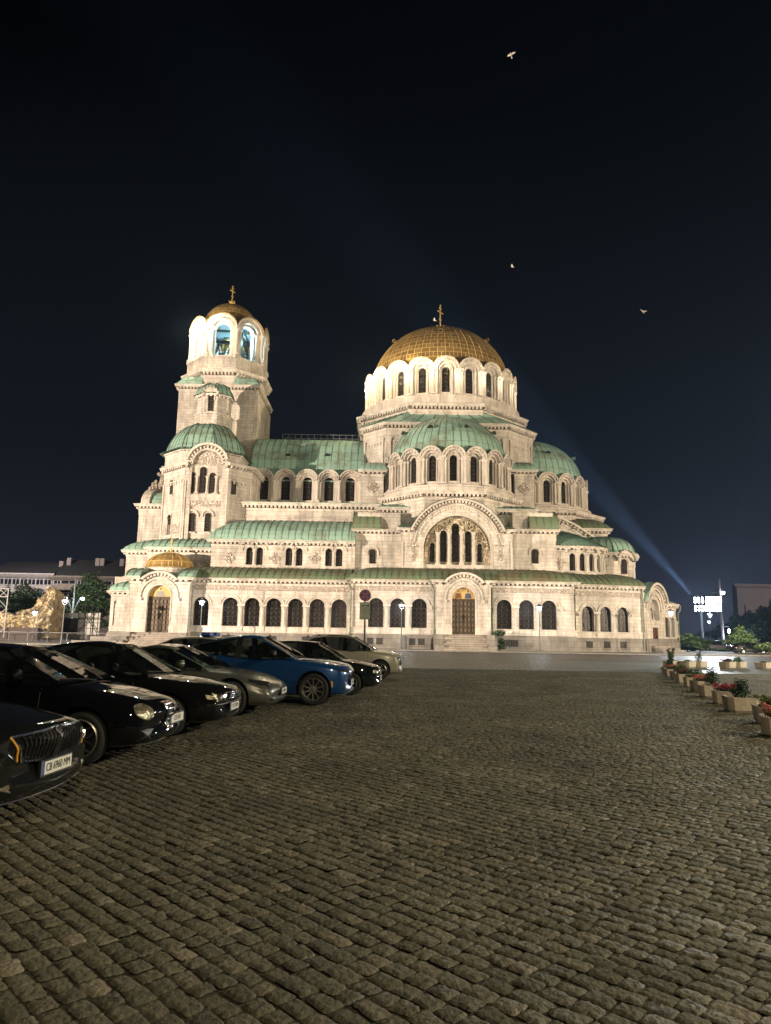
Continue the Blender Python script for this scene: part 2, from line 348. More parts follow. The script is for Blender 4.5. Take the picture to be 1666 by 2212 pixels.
def arch_outline(c, hw, zs, zp, n=12):
    return [(c-hw, zs)]+[(c+hw*cos(pi-pi*i/n), zp+hw*sin(pi-pi*i/n)) for i in range(n+1)]+[(c+hw, zs)]
def ringflat(mb, fr, c, z, r, t, d, n=10):
    for i in range(n):
        a, b = 2*pi*i/n, 2*pi*(i+1)/n
        mb.face([fr(c+(r-t)*cos(a), d, z+(r-t)*sin(a)), fr(c+(r-t)*cos(b), d, z+(r-t)*sin(b)), fr(c+r*cos(b), d-.02, z+r*sin(b)), fr(c+r*cos(a), d-.02, z+r*sin(a))])
def window(fr, c, hw, zs, zp, d, style='rings', name='window'):
    mb = MB(); t = .055
    o = arch_outline(c, hw, zs, zp); i_ = arch_outline(c, hw-t, zs+t, zp)
    for k in range(len(o)-1):
        mb.face([fr(o[k][0], d-.06, o[k][1]), fr(o[k+1][0], d-.06, o[k+1][1]), fr(i_[k+1][0], d-.06, i_[k+1][1]), fr(i_[k][0], d-.06, i_[k][1])])
        mb.face([fr(i_[k][0], d-.06, i_[k][1]), fr(i_[k+1][0], d-.06, i_[k+1][1]), fr(i_[k+1][0], d, i_[k+1][1]), fr(i_[k][0], d, i_[k][1])])
    box(mb, fr, c-hw, c+hw, d-.06, d, zs, zs+t)
    H = zp+hw-zs
    if style == 'rings':
        r = hw*.31; z = zs+t+r*1.15
        while z < zp+hw*.9:
            for sx in (-.64, 0, .64) if (abs(z-zp) > 0 and z < zp) else (0,):
                ringflat(mb, fr, c+sx*hw*.98, z, r*.93, .035, d-.03)
            z += r*2.05
        for q in (-.33, .33): box(mb, fr, c+q*hw-.012, c+q*hw+.012, d-.035, d-.01, zs, zp+hw*.75)
        for q in range(1, 5): z = zs+(zp-zs)*q/4.5; box(mb, fr, c-hw, c+hw, d-.035, d-.01, z-.012, z+.012)
    elif style == 'single':
        r = hw*.55; z = zs+r*1.1
        while z < zp+hw*.5: ringflat(mb, fr, c, z, r, .04, d-.03); ringflat(mb, fr, c, z, r*.45, .03, d-.03, 8); z += r*2.0
        for q in range(1, 6): z = zs+(zp-zs)*q/5.5; box(mb, fr, c-hw, c+hw, d-.035, d-.01, z-.01, z+.01)
    w_ = part(mb, name, M['lead'])
    pb = MB(); pb.face([fr(a, d+.03, z) for a, z in arch_outline(c, hw, zs, zp)])
    pb.build('pane', M['glass'], w_)
    return w_
def seams(mb, fr, prof, s0, s1, step=.75, k0=0, k1=0, t=.035, h=.07, mi=1):
    """standing seams running up the roof profile [(d,z)]."""
    dF = prof[0][0]; n = max(1, int(round((s1-s0)/step))); st = (s1-s0)/n
    for i in range(0, n+1):
        s = s0+i*st
        seg = [(d, z) for d, z in prof if s0+k0*(d-dF)-1e-6 <= s <= s1-k1*(d-dF)+1e-6]
        for (d0, z0), (d1, z1) in zip(seg, seg[1:]):
            a, b = s-t, s+t
            P = [fr(a, d0, z0+h), fr(b, d0, z0+h), fr(b, d1, z1+h), fr(a, d1, z1+h)]; mb.face(P, None, mi)
            mb.face([fr(a, d0, z0), fr(a, d0, z0+h), fr(a, d1, z1+h), fr(a, d1, z1)], None, mi); mb.face([fr(b, d0, z0+h), fr(b, d0, z0), fr(b, d1, z1), fr(b, d1, z1+h)], None, mi)
def roof(fr, prof, s0, s1, k0=0, k1=0, step=.75, old=False, ends=True):
    mb = MB(); dF = prof[0][0]; n = len(ssteps(fr, s0, s1, 1.2))-1
    L = 0
    for (d0, z0), (d1, z1) in zip(prof, prof[1:]):
        L2 = L+math.hypot(d1-d0, z1-z0)
        for i in range(n):
            f0, f1 = i/n, (i+1)/n
            S = lambda f, d: (s0+k0*(d-dF))*(1-f)+(s1-k1*(d-dF))*f
            mb.face([fr(S(f0, d0), d0, z0), fr(S(f1, d0), d0, z0), fr(S(f1, d1), d1, z1), fr(S(f0, d1), d1, z1)], [(S(f0, d0), L), (S(f1, d0), L), (S(f1, d1), L2), (S(f0, d1), L2)])
        L = L2
    if ends and (k0 == 0 or k1 == 0):
        zb = prof[0][1]-.05
        for s, k in ((s0, k0), (s1, k1)):
            if k == 0: mb.face([fr(s, d, z) for d, z in prof]+[fr(s, prof[-1][0], zb), fr(s, prof[0][0], zb)])
    # gutter lip
    extr(mb, fr, [(prof[0][0]-.02, prof[0][1]-.16), (prof[0][0]-.06, prof[0][1]-.14), (prof[0][0]-.06, prof[0][1]+.05), (prof[0][0]+.05, prof[0][1]+.06)], s0, s1)
    seams(mb, fr, prof, s0, s1, step, k0, k1)
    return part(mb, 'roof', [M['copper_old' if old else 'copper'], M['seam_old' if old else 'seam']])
def curve_prof(d0, z0, d1, z1, n=7, b=1.0):
    """convex quarter-curve from eave (d0,z0) up to (d1,z1)."""
    P = []
    for i in range(n+1):
        t = i/n*pi/2
        lin = i/n; x = (1-b)*lin+b*(1-cos(t)); y = (1-b)*lin+b*sin(t)
        P.append((d0+(d1-d0)*x, z0+(z1-z0)*y))
    return P
def walls(verts, z0, z1, p=.5, h=.8, mats=ST, skip=(), corn=True, closed=False, wall=True, frz=False):
    """polygon of walls (counter-clockwise from above, starting front left) -> list of (frame, length)."""
    mb = MB(); cb = MB(); out = []; n = len(verts); m = n if closed else n-1
    ang = [atan2(verts[(i+1) % n][1]-verts[i][1], verts[(i+1) % n][0]-verts[i][0]) for i in range(m)]
    for i in range(m):
        A, B = verts[i], verts[(i+1) % n]; L = math.dist(A, B); fr = Flat(A[0], A[1], ang[i]); out.append((fr, L))
        if i in skip: continue
        def tn(a, b):
            t = (b-a+pi) % (2*pi)-pi; return tan(t/2)
        k0 = tn(ang[i-1], ang[i]) if (i > 0 or closed) else 0; k1 = tn(ang[i], ang[(i+1) % m]) if (i < m-1 or closed) else 0
        if wall: wallq(mb, fr, 0, L, z0, z1, 0, mats)
        if corn:
            cornice(cb, fr, z1, 0, L, k0, k1, p, h)
            if frz: extr(cb, fr, [(-.02, z1-h-.55), (-.05, z1-h-.53), (-.05, z1-h-.05), (-.02, z1-h)], 0, L, k0, k1)
    if wall and mb.f: part(mb, 'wall', STO)
    if corn and cb.f: part(cb, 'cornice', M['trim'])
    return out
def toothing(mb, fr, s0, s1, z, st=.55, mi=TR):
    """row of small corbel arches."""
    n = max(1, int((s1-s0)/st)); st = (s1-s0)/n
    for i in range(n): box(mb, fr, s0+(i+.3)*st, s0+(i+.7)*st, -.12, 0, z-.35, z, mi)
    box(mb, fr, s0, s1, -.14, 0, z, z+.12, mi)

# ---------------------------------------------------------------- lower gallery
ZG = 0.12
def gallery(fr, L, bays, w_, z_off=0., hw=.86, k0=0, k1=0, zsp=4.82, small=()):
    """one stretch of the ground-floor gallery: bays = centres along s."""
    mb = MB(); zb = 1.72+z_off; zs = 2.42+z_off; zp = zsp+z_off; zt = 6.45+z_off; zc = 7.72+z_off
    cur = 0
    for c in bays:
        if c-w_/2 > cur+1e-3: wallq(mb, fr, cur, c-w_/2, zs, zt, 0, ST)
        arch_bay(mb, fr, c, w_, zs, zt, hw, zs, zp, 0, .5, mi=ST, mir=TR)
        cur = c+w_/2
    if cur < L: wallq(mb, fr, cur, L, zs, zt, 0, ST)
    # plinth, sill band
    smalls = sorted(small)
    extr(mb, fr, [(-.16, ZG-.3), (-.16, ZG+.25), (-.10, ZG+.3), (-.10, zb), ], 0, L, k0, k1, PL)
    extr(mb, fr, [(-.10, zb), (-.22, zb), (-.22, zb+.1), (-.14, zb+.14), (-.14, zs-.16), (-.22, zs-.14), (-.22, zs-.02), (0, zs)], 0, L, k0, k1, TR)
    extr(mb, fr, [(0, zt), (-.06, zt+.03), (-.06, zt+.10), (-.02, zt+.12), (-.02, zt+.52), (0, zt+.53)], 0, L, k0, k1, FR)
    for c in bays:
        arch_ring(mb, fr, c, zp, w_/2-.12, w_/2+.005, -.10, 0, 14, .12, pi-.12, TR)
        arch_ring(mb, fr, c, zp, hw, hw+.10, -.04, 0, 14, 0, pi, TR)
    for s, hw2 in smalls:
        box(mb, fr, s-hw2, s+hw2, -.105, -.02, .55, 1.28, DK)
        for q in range(-2, 3): box(mb, fr, s+q*hw2*.36-.012, s+q*hw2*.36+.012, -.125, -.11, .55, 1.28, PL)
        box(mb, fr, s-hw2-.08, s+hw2+.08, -.2, -.1, .43, .55, PL)
        box(mb, fr, s-hw2-.06, s+hw2+.06, -.16, -.1, 1.28, 1.38, PL)
    for a, b in zip(bays, bays[1:]):
        if abs(b-a-w_) < .5: box(mb, fr, (a+b)/2-.42, (a+b)/2+.42, -.12, .1, zp-.04, zp+.16, TR); box(mb, fr, (a+b)/2-.26, (a+b)/2+.26, -.24, 0, zs-.5, zs-.08, TR)
    if bays:
        box(mb, fr, bays[0]-w_/2-.25, bays[0]-hw, -.12, .02, zp-.04, zp+.14, TR); box(mb, fr, bays[-1]+hw, bays[-1]+w_/2+.25, -.12, .02, zp-.04, zp+.14, TR)
        for s in (bays[0]-w_/2-.05, bays[-1]+w_/2+.05): box(mb, fr, s-.14, s+.14, -.26, .0, zp-.34, zp-.04, TR)
    part(mb, 'wall', STO)
    cb = MB(); cornice(cb, fr, zc, 0, L, k0, k1, .55, .75); part(cb, 'cornice', M['trim'])
    for c in bays: window(fr, c, hw, zs, zp, .42)
    for a, b in zip(bays, bays[1:]):
        if abs(b-a-w_) < .5:
            p = fr((a+b)/2, -.02, 0); column(p[0], p[1], zs+.03, zp-.02, .2)

def door_leaves(fr, c, hw, z0, z1, d, name='door', cols=3, rows=6, mat_=None):
    mb = MB(); box(mb, fr, c-hw, c+hw, d, d+.1, z0, z1)
    for side in (-1, 1):
        a, b = (c-hw, c-.03) if side < 0 else (c+.03, c+hw)
        cw = (b-a)/cols; rh = (z1-z0-.3)/rows
        for i in range(cols):
            for j in range(rows):
                s0, s1, e0, e1 = a+i*cw+.05, a+(i+1)*cw-.05, z0+.2+j*rh+.06, z0+.2+(j+1)*rh-.06
                box(mb, fr, s0, s1, d-.05, d, e0, e1, 0); box(mb, fr, s0+.05, s1-.05, d-.10, d-.05, e0+.06, e1-.06, 1)
        box(mb, fr, a-.0, a+.045, d-.07, d, z0, z1); box(mb, fr, b-.045, b, d-.07, d, z0, z1)
    o = part(mb, name, [mat_ or M['bronze'], mat_ or M['bronze_panel']])
    hb = MB()
    for sx in (-.09, .09): box(hb, fr, c+sx-.025, c+sx+.025, d-.17, d-.09, z0+(z1-z0)*.40, z0+(z1-z0)*.56)
    hb.build('handle', M['iron'], o)
    return o
def mosaic(fr, c, r, z, d, two):
    mb = MB(); n = 16
    P = [(c+r*cos(pi*i/n), z+r*sin(pi*i/n)) for i in range(n+1)]
    mb.face([fr(a, d, e) for a, e in P][::-1], None, 0)
    def blob(cx_, cz, rx, rz, mi, dd, m=12): mb.face([fr(c+cx_*r+rx*r*cos(2*pi*k/m), d-dd, z+cz*r+rz*r*sin(2*pi*k/m)) for k in range(m)][::-1], None, mi)
    def robe(cx_, w0, w1, h0, h1, mi, dd): mb.face([fr(c+(cx_-w0)*r, d-dd, z+h0*r), fr(c+(cx_+w0)*r, d-dd, z+h0*r), fr(c+(cx_+w1)*r, d-dd, z+h1*r), fr(c+(cx_-w1)*r, d-dd, z+h1*r)], None, mi)
    figs = [(-.42, 1, 2), (.42, 3, 2)] if two else [(0, 4, 5)]
    for i, (fx, rm, hm) in enumerate(figs):
        blob(fx, .60, .17, .19, 6, .008); robe(fx, .30 if two else .42, .24 if two else .3, .03, .40, rm, .012); blob(fx, .40, .24 if two else .3, .10, rm, .013); blob(fx, .58, .095, .13, hm, .016); blob(fx, .68, .10, .07, 7, .02)
    ol = part(mb, 'mosaic', [M['mos_gold'], M['mos_red'], M['mos_skin'], M['mos_blue'], M['mos_grey'], M['mos_skin'], M['mos_halo'], M['mos_dark']])
    ol['label'] = 'gold lunette mosaic of two saints' if two else 'gold lunette mosaic of one saint'
for nm, cl in (('gold', (.46, .31, .10)), ('red', (.20, .075, .05)), ('skin', (.40, .26, .17)), ('blue', (.055, .07, .13)), ('grey', (.22, .2, .19)), ('halo', (.66, .48, .18)), ('dark', (.06, .04, .03))):
    M['mos_'+nm] = simple('mosaic_'+nm, cl, .45, .2, noise=.35, nscale=25)

def portal(fr, c, W, r_in, zdoor, zl, ztop, z_off, two, side=1.0, zc=7.72):
    """projecting doorway block with round gable; W block width, frame d=0 is its face."""
    a, b = c-W/2, c+W/2; mb = MB(); zp = zl; R = r_in+1.35; zcc = zc+z_off
    arch_bay(mb, fr, c, W, zdoor, zcc-.75, r_in, zdoor, zp, 0, .55, mi=ST, mir=TR)
    box(mb, fr, a, c-r_in, -.08, .02, zdoor, zdoor+.75, TR); box(mb, fr, c+r_in, b, -.08, .02, zdoor, zdoor+.75, TR)
    wallq(mb, fr, a, b, ZG-.3, zdoor, 0, PL)
    for s, n_ in ((a, -1), (b, 1)):
        mb.face([fr(s, 0, ZG-.3), fr(s, side, ZG-.3), fr(s, side, zcc-.7), fr(s, 0, zcc-.7)], [(0, 0), (side, 0), (side, zcc), (0, zcc)], ST)
    # round gable face
    zg = zcc-.75; rg = ztop-zp-.05
    pts = [t for t in [pi*i/24 for i in range(25)] if zp+rg*sin(t) >= zg]
    tq = math.asin(min(1, max(0, (zg-zp)/rg))); pts = [tq]+[t for t in pts if tq < t < pi-tq]+[pi-tq]
    G = [(c+rg*cos(t), zp+rg*sin(t)) for t in pts]
    if G: mb.face([fr(x, 0, z) for x, z in G][::-1], None, ST)
    arch_ring(mb, fr, c, zp, r_in+.72, r_in+.86, -.16, 0, 18, 0, pi, TR, legs=.12)
    arch_ring(mb, fr, c, zp, r_in, r_in+.14, -.06, 0, 18, 0, pi, TR, legs=2.6)
    box(mb, fr, c-r_in-1.0, c-r_in-.62, -.24, 0, zp-.45, zp-.1, TR); box(mb, fr, c+r_in+.62, c+r_in+1.0, -.24, 0, zp-.45, zp-.1, TR)
    t0 = math.asin(min(1, max(0, (zg+.4-zp)/(rg))))
    arch_ring(mb, fr, c, zp, rg-.02, rg+.22, -.55, .0, 20, t0, pi-t0, TR)
    m = int((pi-2*t0)*rg/.42)
    for i in range(m):
        x = t0+(pi-2*t0)*(i+.5)/m
        for dr in (.12,):
            P = [(c+r*cos(y), zp+r*sin(y)) for r, y in ((rg-.30, x-.05), (rg-.02, x-.05), (rg-.02, x+.05), (rg-.30, x+.05))]
            mb.face([fr(p[0], -.34, p[1]) for p in P], None, TR)
            for j in range(4): p, q = P[j], P[(j+1) % 4]; mb.face([fr(p[0], -.34, p[1]), fr(q[0], -.34, q[1]), fr(q[0], 0, q[1]), fr(p[0], 0, p[1])], None, TR)
    part(mb, 'portal_wall', STO)
    cb = MB(); hh = (rg+.22)*cos(t0)
    cornice(cb, fr, zcc, a, c-hh, 1, 0, .55, .75, True); cornice(cb, fr, zcc, c+hh, b, 0, 1, .55, .75, True)
    for s, sg in ((a, -1), (b, 1)):
        o_ = fr(s, 0, 0); f2 = Flat(o_[0], o_[1], atan2(fr.n[1], fr.n[0])) if sg > 0 else Flat(*fr(s, side, 0)[:2], atan2(-fr.n[1], -fr.n[0]))
        cornice(cb, f2, zcc, 0, side, 1 if sg > 0 else 0, 0 if sg > 0 else 1, .55, .75, True)
    part(cb, 'cornice', M['trim'])
    # barrel roof behind the round gable
    rb = MB(); rr = rg+.27; n = 14
    for i in range(n):
        x, y = t0+(pi-2*t0)*i/n, t0+(pi-2*t0)*(i+1)/n
        A, B = (c+rr*cos(x), zp+rr*sin(x)), (c+rr*cos(y), zp+rr*sin(y))
        rb.face([fr(A[0], -.6, A[1]), fr(B[0], -.6, B[1]), fr(B[0], 3.6, B[1]), fr(A[0], 3.6, A[1])], [(rr*x, 0), (rr*y, 0), (rr*y, 4), (rr*x, 4)])
    part(rb, 'roof', M['copper'])
    door_leaves(fr, c, r_in-.03, zdoor, zp-.12, .45)
    lb = MB(); box(lb, fr, c-r_in, c+r_in, .38, .54, zp-.12, zp+.04); part(lb, 'lintel', M['bronze'])
    mosaic(fr, c, r_in, zp+.04, .47, two)
def stairs(c_x, y_top, half, z_top, n=7, run=.36, cheeks=True, fr=None):
    mb = MB(); fr = fr or Flat(0, 0, 0)
    rise = (z_top-ZG)/n
    for i in range(n):
        box(mb, fr, c_x-half-(i*.0), c_x+half, y_top-(i+1)*run, y_top-i*run, ZG-.2, z_top-i*rise-.002*i)
        box(mb, fr, c_x-half+.01, c_x+half-.01, y_top-(i+1)*run-.004, y_top-(i+1)*run+.02, z_top-i*rise-.09, z_top-i*rise-.035, 1)  # dark strip painted as the shadow line below each nosing
    part(mb, 'stairs', [M['steps'], M['painted_shade']])
    if cheeks:
        kb = MB(); nn = 3
        for sg in (-1, 1):
            for j in range(nn):
                s0, s1 = sorted((c_x+sg*(half+.01), c_x+sg*(half+.95+.0*j)))
                box(kb, fr, s0, s1, y_top-(j+1)*n*run/nn-.003*j, y_top-j*n*run/nn, ZG-.2, z_top+.02-j*(z_top-ZG)/nn)
        part(kb, 'stair_cheeks', M['plinth'])

# middle stretch (projects most)
YM = 80.8
xl = ax(757, 1390, YM); xr = ax(1243, 1374, YM)
fm = Flat(xl, YM, 0)
def sm(px, py=1330, Y=YM, f0=None): return ax(px, py, Y)-(xl if f0 is None else f0)
sp0, sp1 = sm(942), sm(1063)
fmL = Flat(xl, YM, 0); gallery(fmL, sp0, [sm(812), sm(859), sm(906)], 2.43, 0., small=((sm(801), .36), (sm(821), .36), (sm(891), .36), (sm(911), .36)), k0=1)
f2o = xl+sp1; gallery(Flat(f2o, YM, 0), xr-f2o, [ax(1090, 1330, YM)-f2o, ax(1138, 1330, YM)-f2o, ax(1187, 1330, YM)-f2o], 2.5, 0.04, small=((ax(1092, 1390, YM)-f2o, .4), (ax(1110, 1390, YM)-f2o, .5)), k1=1)
mbx = MB()
for xs, s_ in ((xl, -1), (xr, 1)): mbx.face([(xs, YM, -.2), (xs, YM+3, -.2), (xs, YM+3, 7.0), (xs, YM, 7.0)], [(0, 0), (3, 0), (3, 7), (0, 7)], ST)
part(mbx, 'wall', STO)
cb = MB(); cornice(cb, Flat(xr, YM, pi/2), 7.76, 0, 3, 1, 0); cornice(cb, Flat(xl, YM+3, -pi/2), 7.72, 0, 3, 0, 1); part(cb, 'cornice', M['trim'])
YP = 79.7
pc = ax(1002, 1330, YP); fp = Flat(0, YP, 0)
portal(fp, pc, ax(1061, 1330, YP)-ax(943, 1330, YP), 1.28, az(1002, 1371, YP), az(1002, 1294, YP), az(1003, 1240, YP), 0., True, 1.1)
stairs(pc, YP-.02, 1.75+.6, az(1002, 1371, YP), 7, .34)
# left stretch
YL = 81.4
xa, xb = ax(404, 1330, YL), ax(757, 1330, YL)
fl = Flat(xa, YL, 0)
gallery(fl, xb-xa, [ax(q, 1330, YL)-xa for q in (433, 496.5, 543.5, 590.5, 637.5, 684.5, 732)], 2.46, -.12, hw=.88, zsp=4.72, small=tuple((ax(q, 1380, YL)-xa, .4) for q in (487, 500, 577, 590, 660, 672)), k1=0)
# left portal
YQ = 80.0
xq0, xq1 = ax(276, 1330, YQ), ax(406, 1330, YQ); qc = ax(342, 1330, YQ)
portal(Flat(0, YQ, 0), (xq0+xq1)/2, xq1-xq0, 1.28, az(341, 1366, YQ), az(341, 1289, YQ), az(345, 1237, YQ), -.2, False, 1.4)
stairs((xq0+xq1)/2, YQ-.02, 2.6, az(341, 1366, YQ), 7, .42)
mb = MB()
qe = (xq0+xq1)/2-2.6-1.0
for j in range(3): bx(mb, xq0-1.6-j*1.6, qe-.004*j, YQ-.93*(j+1)+.05, YQ-.02+.3*j, ZG-.2, 1.40-j*.455)
part(mb, 'stair_cheeks', M['plinth'])
# far left low wing
YW = 83.2
xw = ax(237, 1330, YW)
walls([(xw, 96), (xw, YW), (xq0+.2, YW)], ZG, az(237, 1276, YW), .4, .6)
mb = MB(); fw = Flat(xw, YW, 0)
extr(mb, fw, [(-.16, ZG-.2), (-.16, 1.3), (-.05, 1.45), (0, 1.5)], 0, 4.2, 1, 0, PL); box(mb, fw, .25, .42, -.12, 0, 2.2, 4.7, TR); box(mb, fw, .2, .47, -.2, 0, 4.7, 4.95, TR); part(mb, 'wall', STO)
roof(Flat(xw, YW, 0), curve_prof(-.3, az(237, 1276, YW)+.05, 2.4, 7.4, 5), -.2, 4.4, .8, 0)
# right stretch, turned 15 degrees
A15 = radians(15); YR = 82.2
xr0 = ax(1245, 1370, YR); fr15 = Flat(xr0, YR, A15)
def s_on(fr, px, py):
    a = ray(px, py)[0]; return (a*fr.o[1]-fr.o[0])/(fr.u[0]-a*fr.u[1])
LR = s_on(fr15, 1391, 1330)
gallery(fr15, LR, [s_on(fr15, 1270, 1330), s_on(fr15, 1309, 1330), s_on(fr15, 1346.5, 1330)], 2.25, -.06, hw=.78, zsp=4.50, small=tuple((s_on(fr15, q, 1390), .42) for q in (1273, 1311, 1346)))
# chamfered gable block at the south-east corner
pA = fr15(LR, 0, 0); f45 = Flat(pA[0], pA[1], radians(47)); W45 = s_on(f45, 1436, 1330)
mb = MB(); cc = W45*.52; zpc = 5.1
arch_bay(mb, f45, cc, W45, 1.65, 6.3, 1.25, 3.85, zpc, 0, .6, mi=ST, mir=TR)
wallq(mb, f45, 0, W45, 6.3, 7.0, 0, ST); extr(mb, f45, [(-.2, ZG-.3), (-.2, 1.2), (-.12, 1.6), (-.12, 1.68), (0, 1.7)], 0, W45, .2, 0, PL)
rg = 3.0; G = [(cc+rg*cos(t), zpc+rg*sin(t)) for t in [math.asin(1.89/rg)+(pi-2*math.asin(1.89/rg))*i/16 for i in range(17)]]
mb.face([f45(x, 0, z) for x, z in G][::-1], None, ST)
t0 = math.asin(2.2/3.0)
arch_ring(mb, f45, cc, zpc, rg-.02, rg+.25, -.55, .0, 18, .25, pi-.25, TR); arch_ring(mb, f45, cc, zpc, rg-.6, rg-.35, -.2, 0, 22, .05, pi-.05, TR, dent=.3); arch_ring(mb, f45, cc, zpc, 1.75, 1.9, -.15, 0, 18, 0, pi, TR, legs=.3)
wallq(mb, f45, cc-1.25, cc+1.25, 3.8, 6.5, .55, CA)
box(mb, f45, cc-1.45, cc+1.45, -.15, 0, 3.68, 3.85, TR)
part(mb, 'portal_wall', STO)
for q in (-.72, 0, .72): window(f45, cc+q, .26, 3.9, 5.1 if q == 0 else 4.8, .5, 'single')
for q in (-.36, .36): p = f45(cc+q, .35, 0); column(p[0], p[1], 3.98, 4.95, .09)
door_leaves(f45, cc-.15, .62, .85, 3.0, -.04, 'side_door', 1, 3, simple('brown_painted_door', (.10, .045, .03), .45))
rb = MB(); rr = rg+.3
for i in range(14):
    x, y = .28+(pi-.56)*i/14, .28+(pi-.56)*(i+1)/14
    rb.face([f45(cc+rr*cos(x), -.6, zpc+rr*sin(x)), f45(cc+rr*cos(y), -.6, zpc+rr*sin(y)), f45(cc+rr*cos(y), 5, zpc+rr*sin(y)), f45(cc+rr*cos(x), 5, zpc+rr*sin(x))], [(rr*x, 0), (rr*y, 0), (rr*y, 5), (rr*x, 5)])
rr2 = rr+.03
for d in (0.4, 1.4, 2.4, 3.4, 4.4):
    tube(rb, [f45(cc+rr2*cos(.28+(pi-.56)*i/14), d, zpc+rr2*sin(.28+(pi-.56)*i/14)) for i in range(15)], .05, 5, mi=1)
part(rb, 'roof', [M['copper'], M['seam']])
mb = MB()   # steps to the side door
for j in range(3): box(mb, f45, cc-2.0, cc+2.6+j*.5, -1.2-j*.45, -.2, ZG-.2, .85-j*.26)
part(mb, 'stairs', M['steps'])
# low round apse beyond it
acx, acy, aR = 33.5, 92.4, 3.5; fa = Round(acx, acy, aR)
mb = MB(); dw = 1.2
for i in range(-2, 8):
    c = i*dw; arch_bay(mb, fa, c, dw, 1.7, 5.2, .42, 1.9, 3.9, 0, .4, mi=ST, mir=TR); arch_ring(mb, fa, c, 3.9, .42, .55, -.08, 0, 10, 0, pi, TR)
a_, b_ = -2.5*dw, 7.5*dw
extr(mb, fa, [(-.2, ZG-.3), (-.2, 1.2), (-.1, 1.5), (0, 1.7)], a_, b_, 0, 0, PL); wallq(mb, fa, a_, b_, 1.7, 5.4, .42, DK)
part(mb, 'apse_wall', STO)
cb = MB(); cornice(cb, fa, 6.0, a_, b_, 0, 0, .45, .8); part(cb, 'cornice', M['trim'])
for i in range(-1, 7): p = fa((i+.5)*dw-dw, -.05, 0); column(p[0], p[1], 2.0, 3.85, .12)
rb = MB(); lathe(rb, acx, acy, [(aR+.4, 6.0), (aR-.5, 6.35), (1.5, 7.0), (0, 7.3)], 24, -1.2, 2.6); part(rb, 'roof', M['copper'])
pb = MB(); p = fa(aR*1.42, -.35, 0); tube(pb, [(p[0]+.35, p[1], 5.9), (p[0]+.3, p[1], 5.3), (p[0], p[1], 4.9), (p[0], p[1], .3)], .11, 8); part(pb, 'downpipe', M['downpipe'])
# gallery roofs
zgl = 7.75
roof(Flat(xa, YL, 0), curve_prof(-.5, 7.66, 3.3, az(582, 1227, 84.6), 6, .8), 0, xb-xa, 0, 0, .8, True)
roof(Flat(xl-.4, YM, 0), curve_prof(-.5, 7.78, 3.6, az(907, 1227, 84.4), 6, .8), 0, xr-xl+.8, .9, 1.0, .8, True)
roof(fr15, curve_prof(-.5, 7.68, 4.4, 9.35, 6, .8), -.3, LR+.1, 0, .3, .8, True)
for a_, b_ in ((xq0-.4, (xq0+xq1)/2-2.1), ((xq0+xq1)/2+2.1, xq1+.4)): roof(Flat(0, YQ, 0), curve_prof(-.5, 7.57, 3.0, 8.7, 4, .8), a_, b_, 0, 0, .8, False)
mb = MB(); bx(mb, xq0+.3, xq1-.3, YQ+.8, YQ+4, 6.9, 7.55); part(mb, 'wall', M['stone'])
# downpipes
for px, Y in ((412, YL-.25), (757.5, YM-.25), (938, YM-.25), (1064, YM-.25)):
    x = ax(px, 1330, Y); pb = MB()
    tube(pb, [(x-.35, Y-.3, 7.5), (x-.3, Y-.3, 7.2), (x, Y, 6.7), (x, Y, 1.9), (x-.25, Y-.05, 1.3), (x-.3, Y-.05, .2)], .085, 8)
    lathe(pb, x-.35, Y-.3, [(.1, 7.35), (.2, 7.5), (.22, 7.7)], 8)
    part(pb, 'downpipe', M['downpipe'])
x = s_on(fr15, 1387, 1330); p = fr15(x, -.2, 0); pb = MB(); tube(pb, [(p[0], p[1], 7.4), (p[0], p[1], .3)], .08, 8); part(pb, 'downpipe', M['downpipe'])
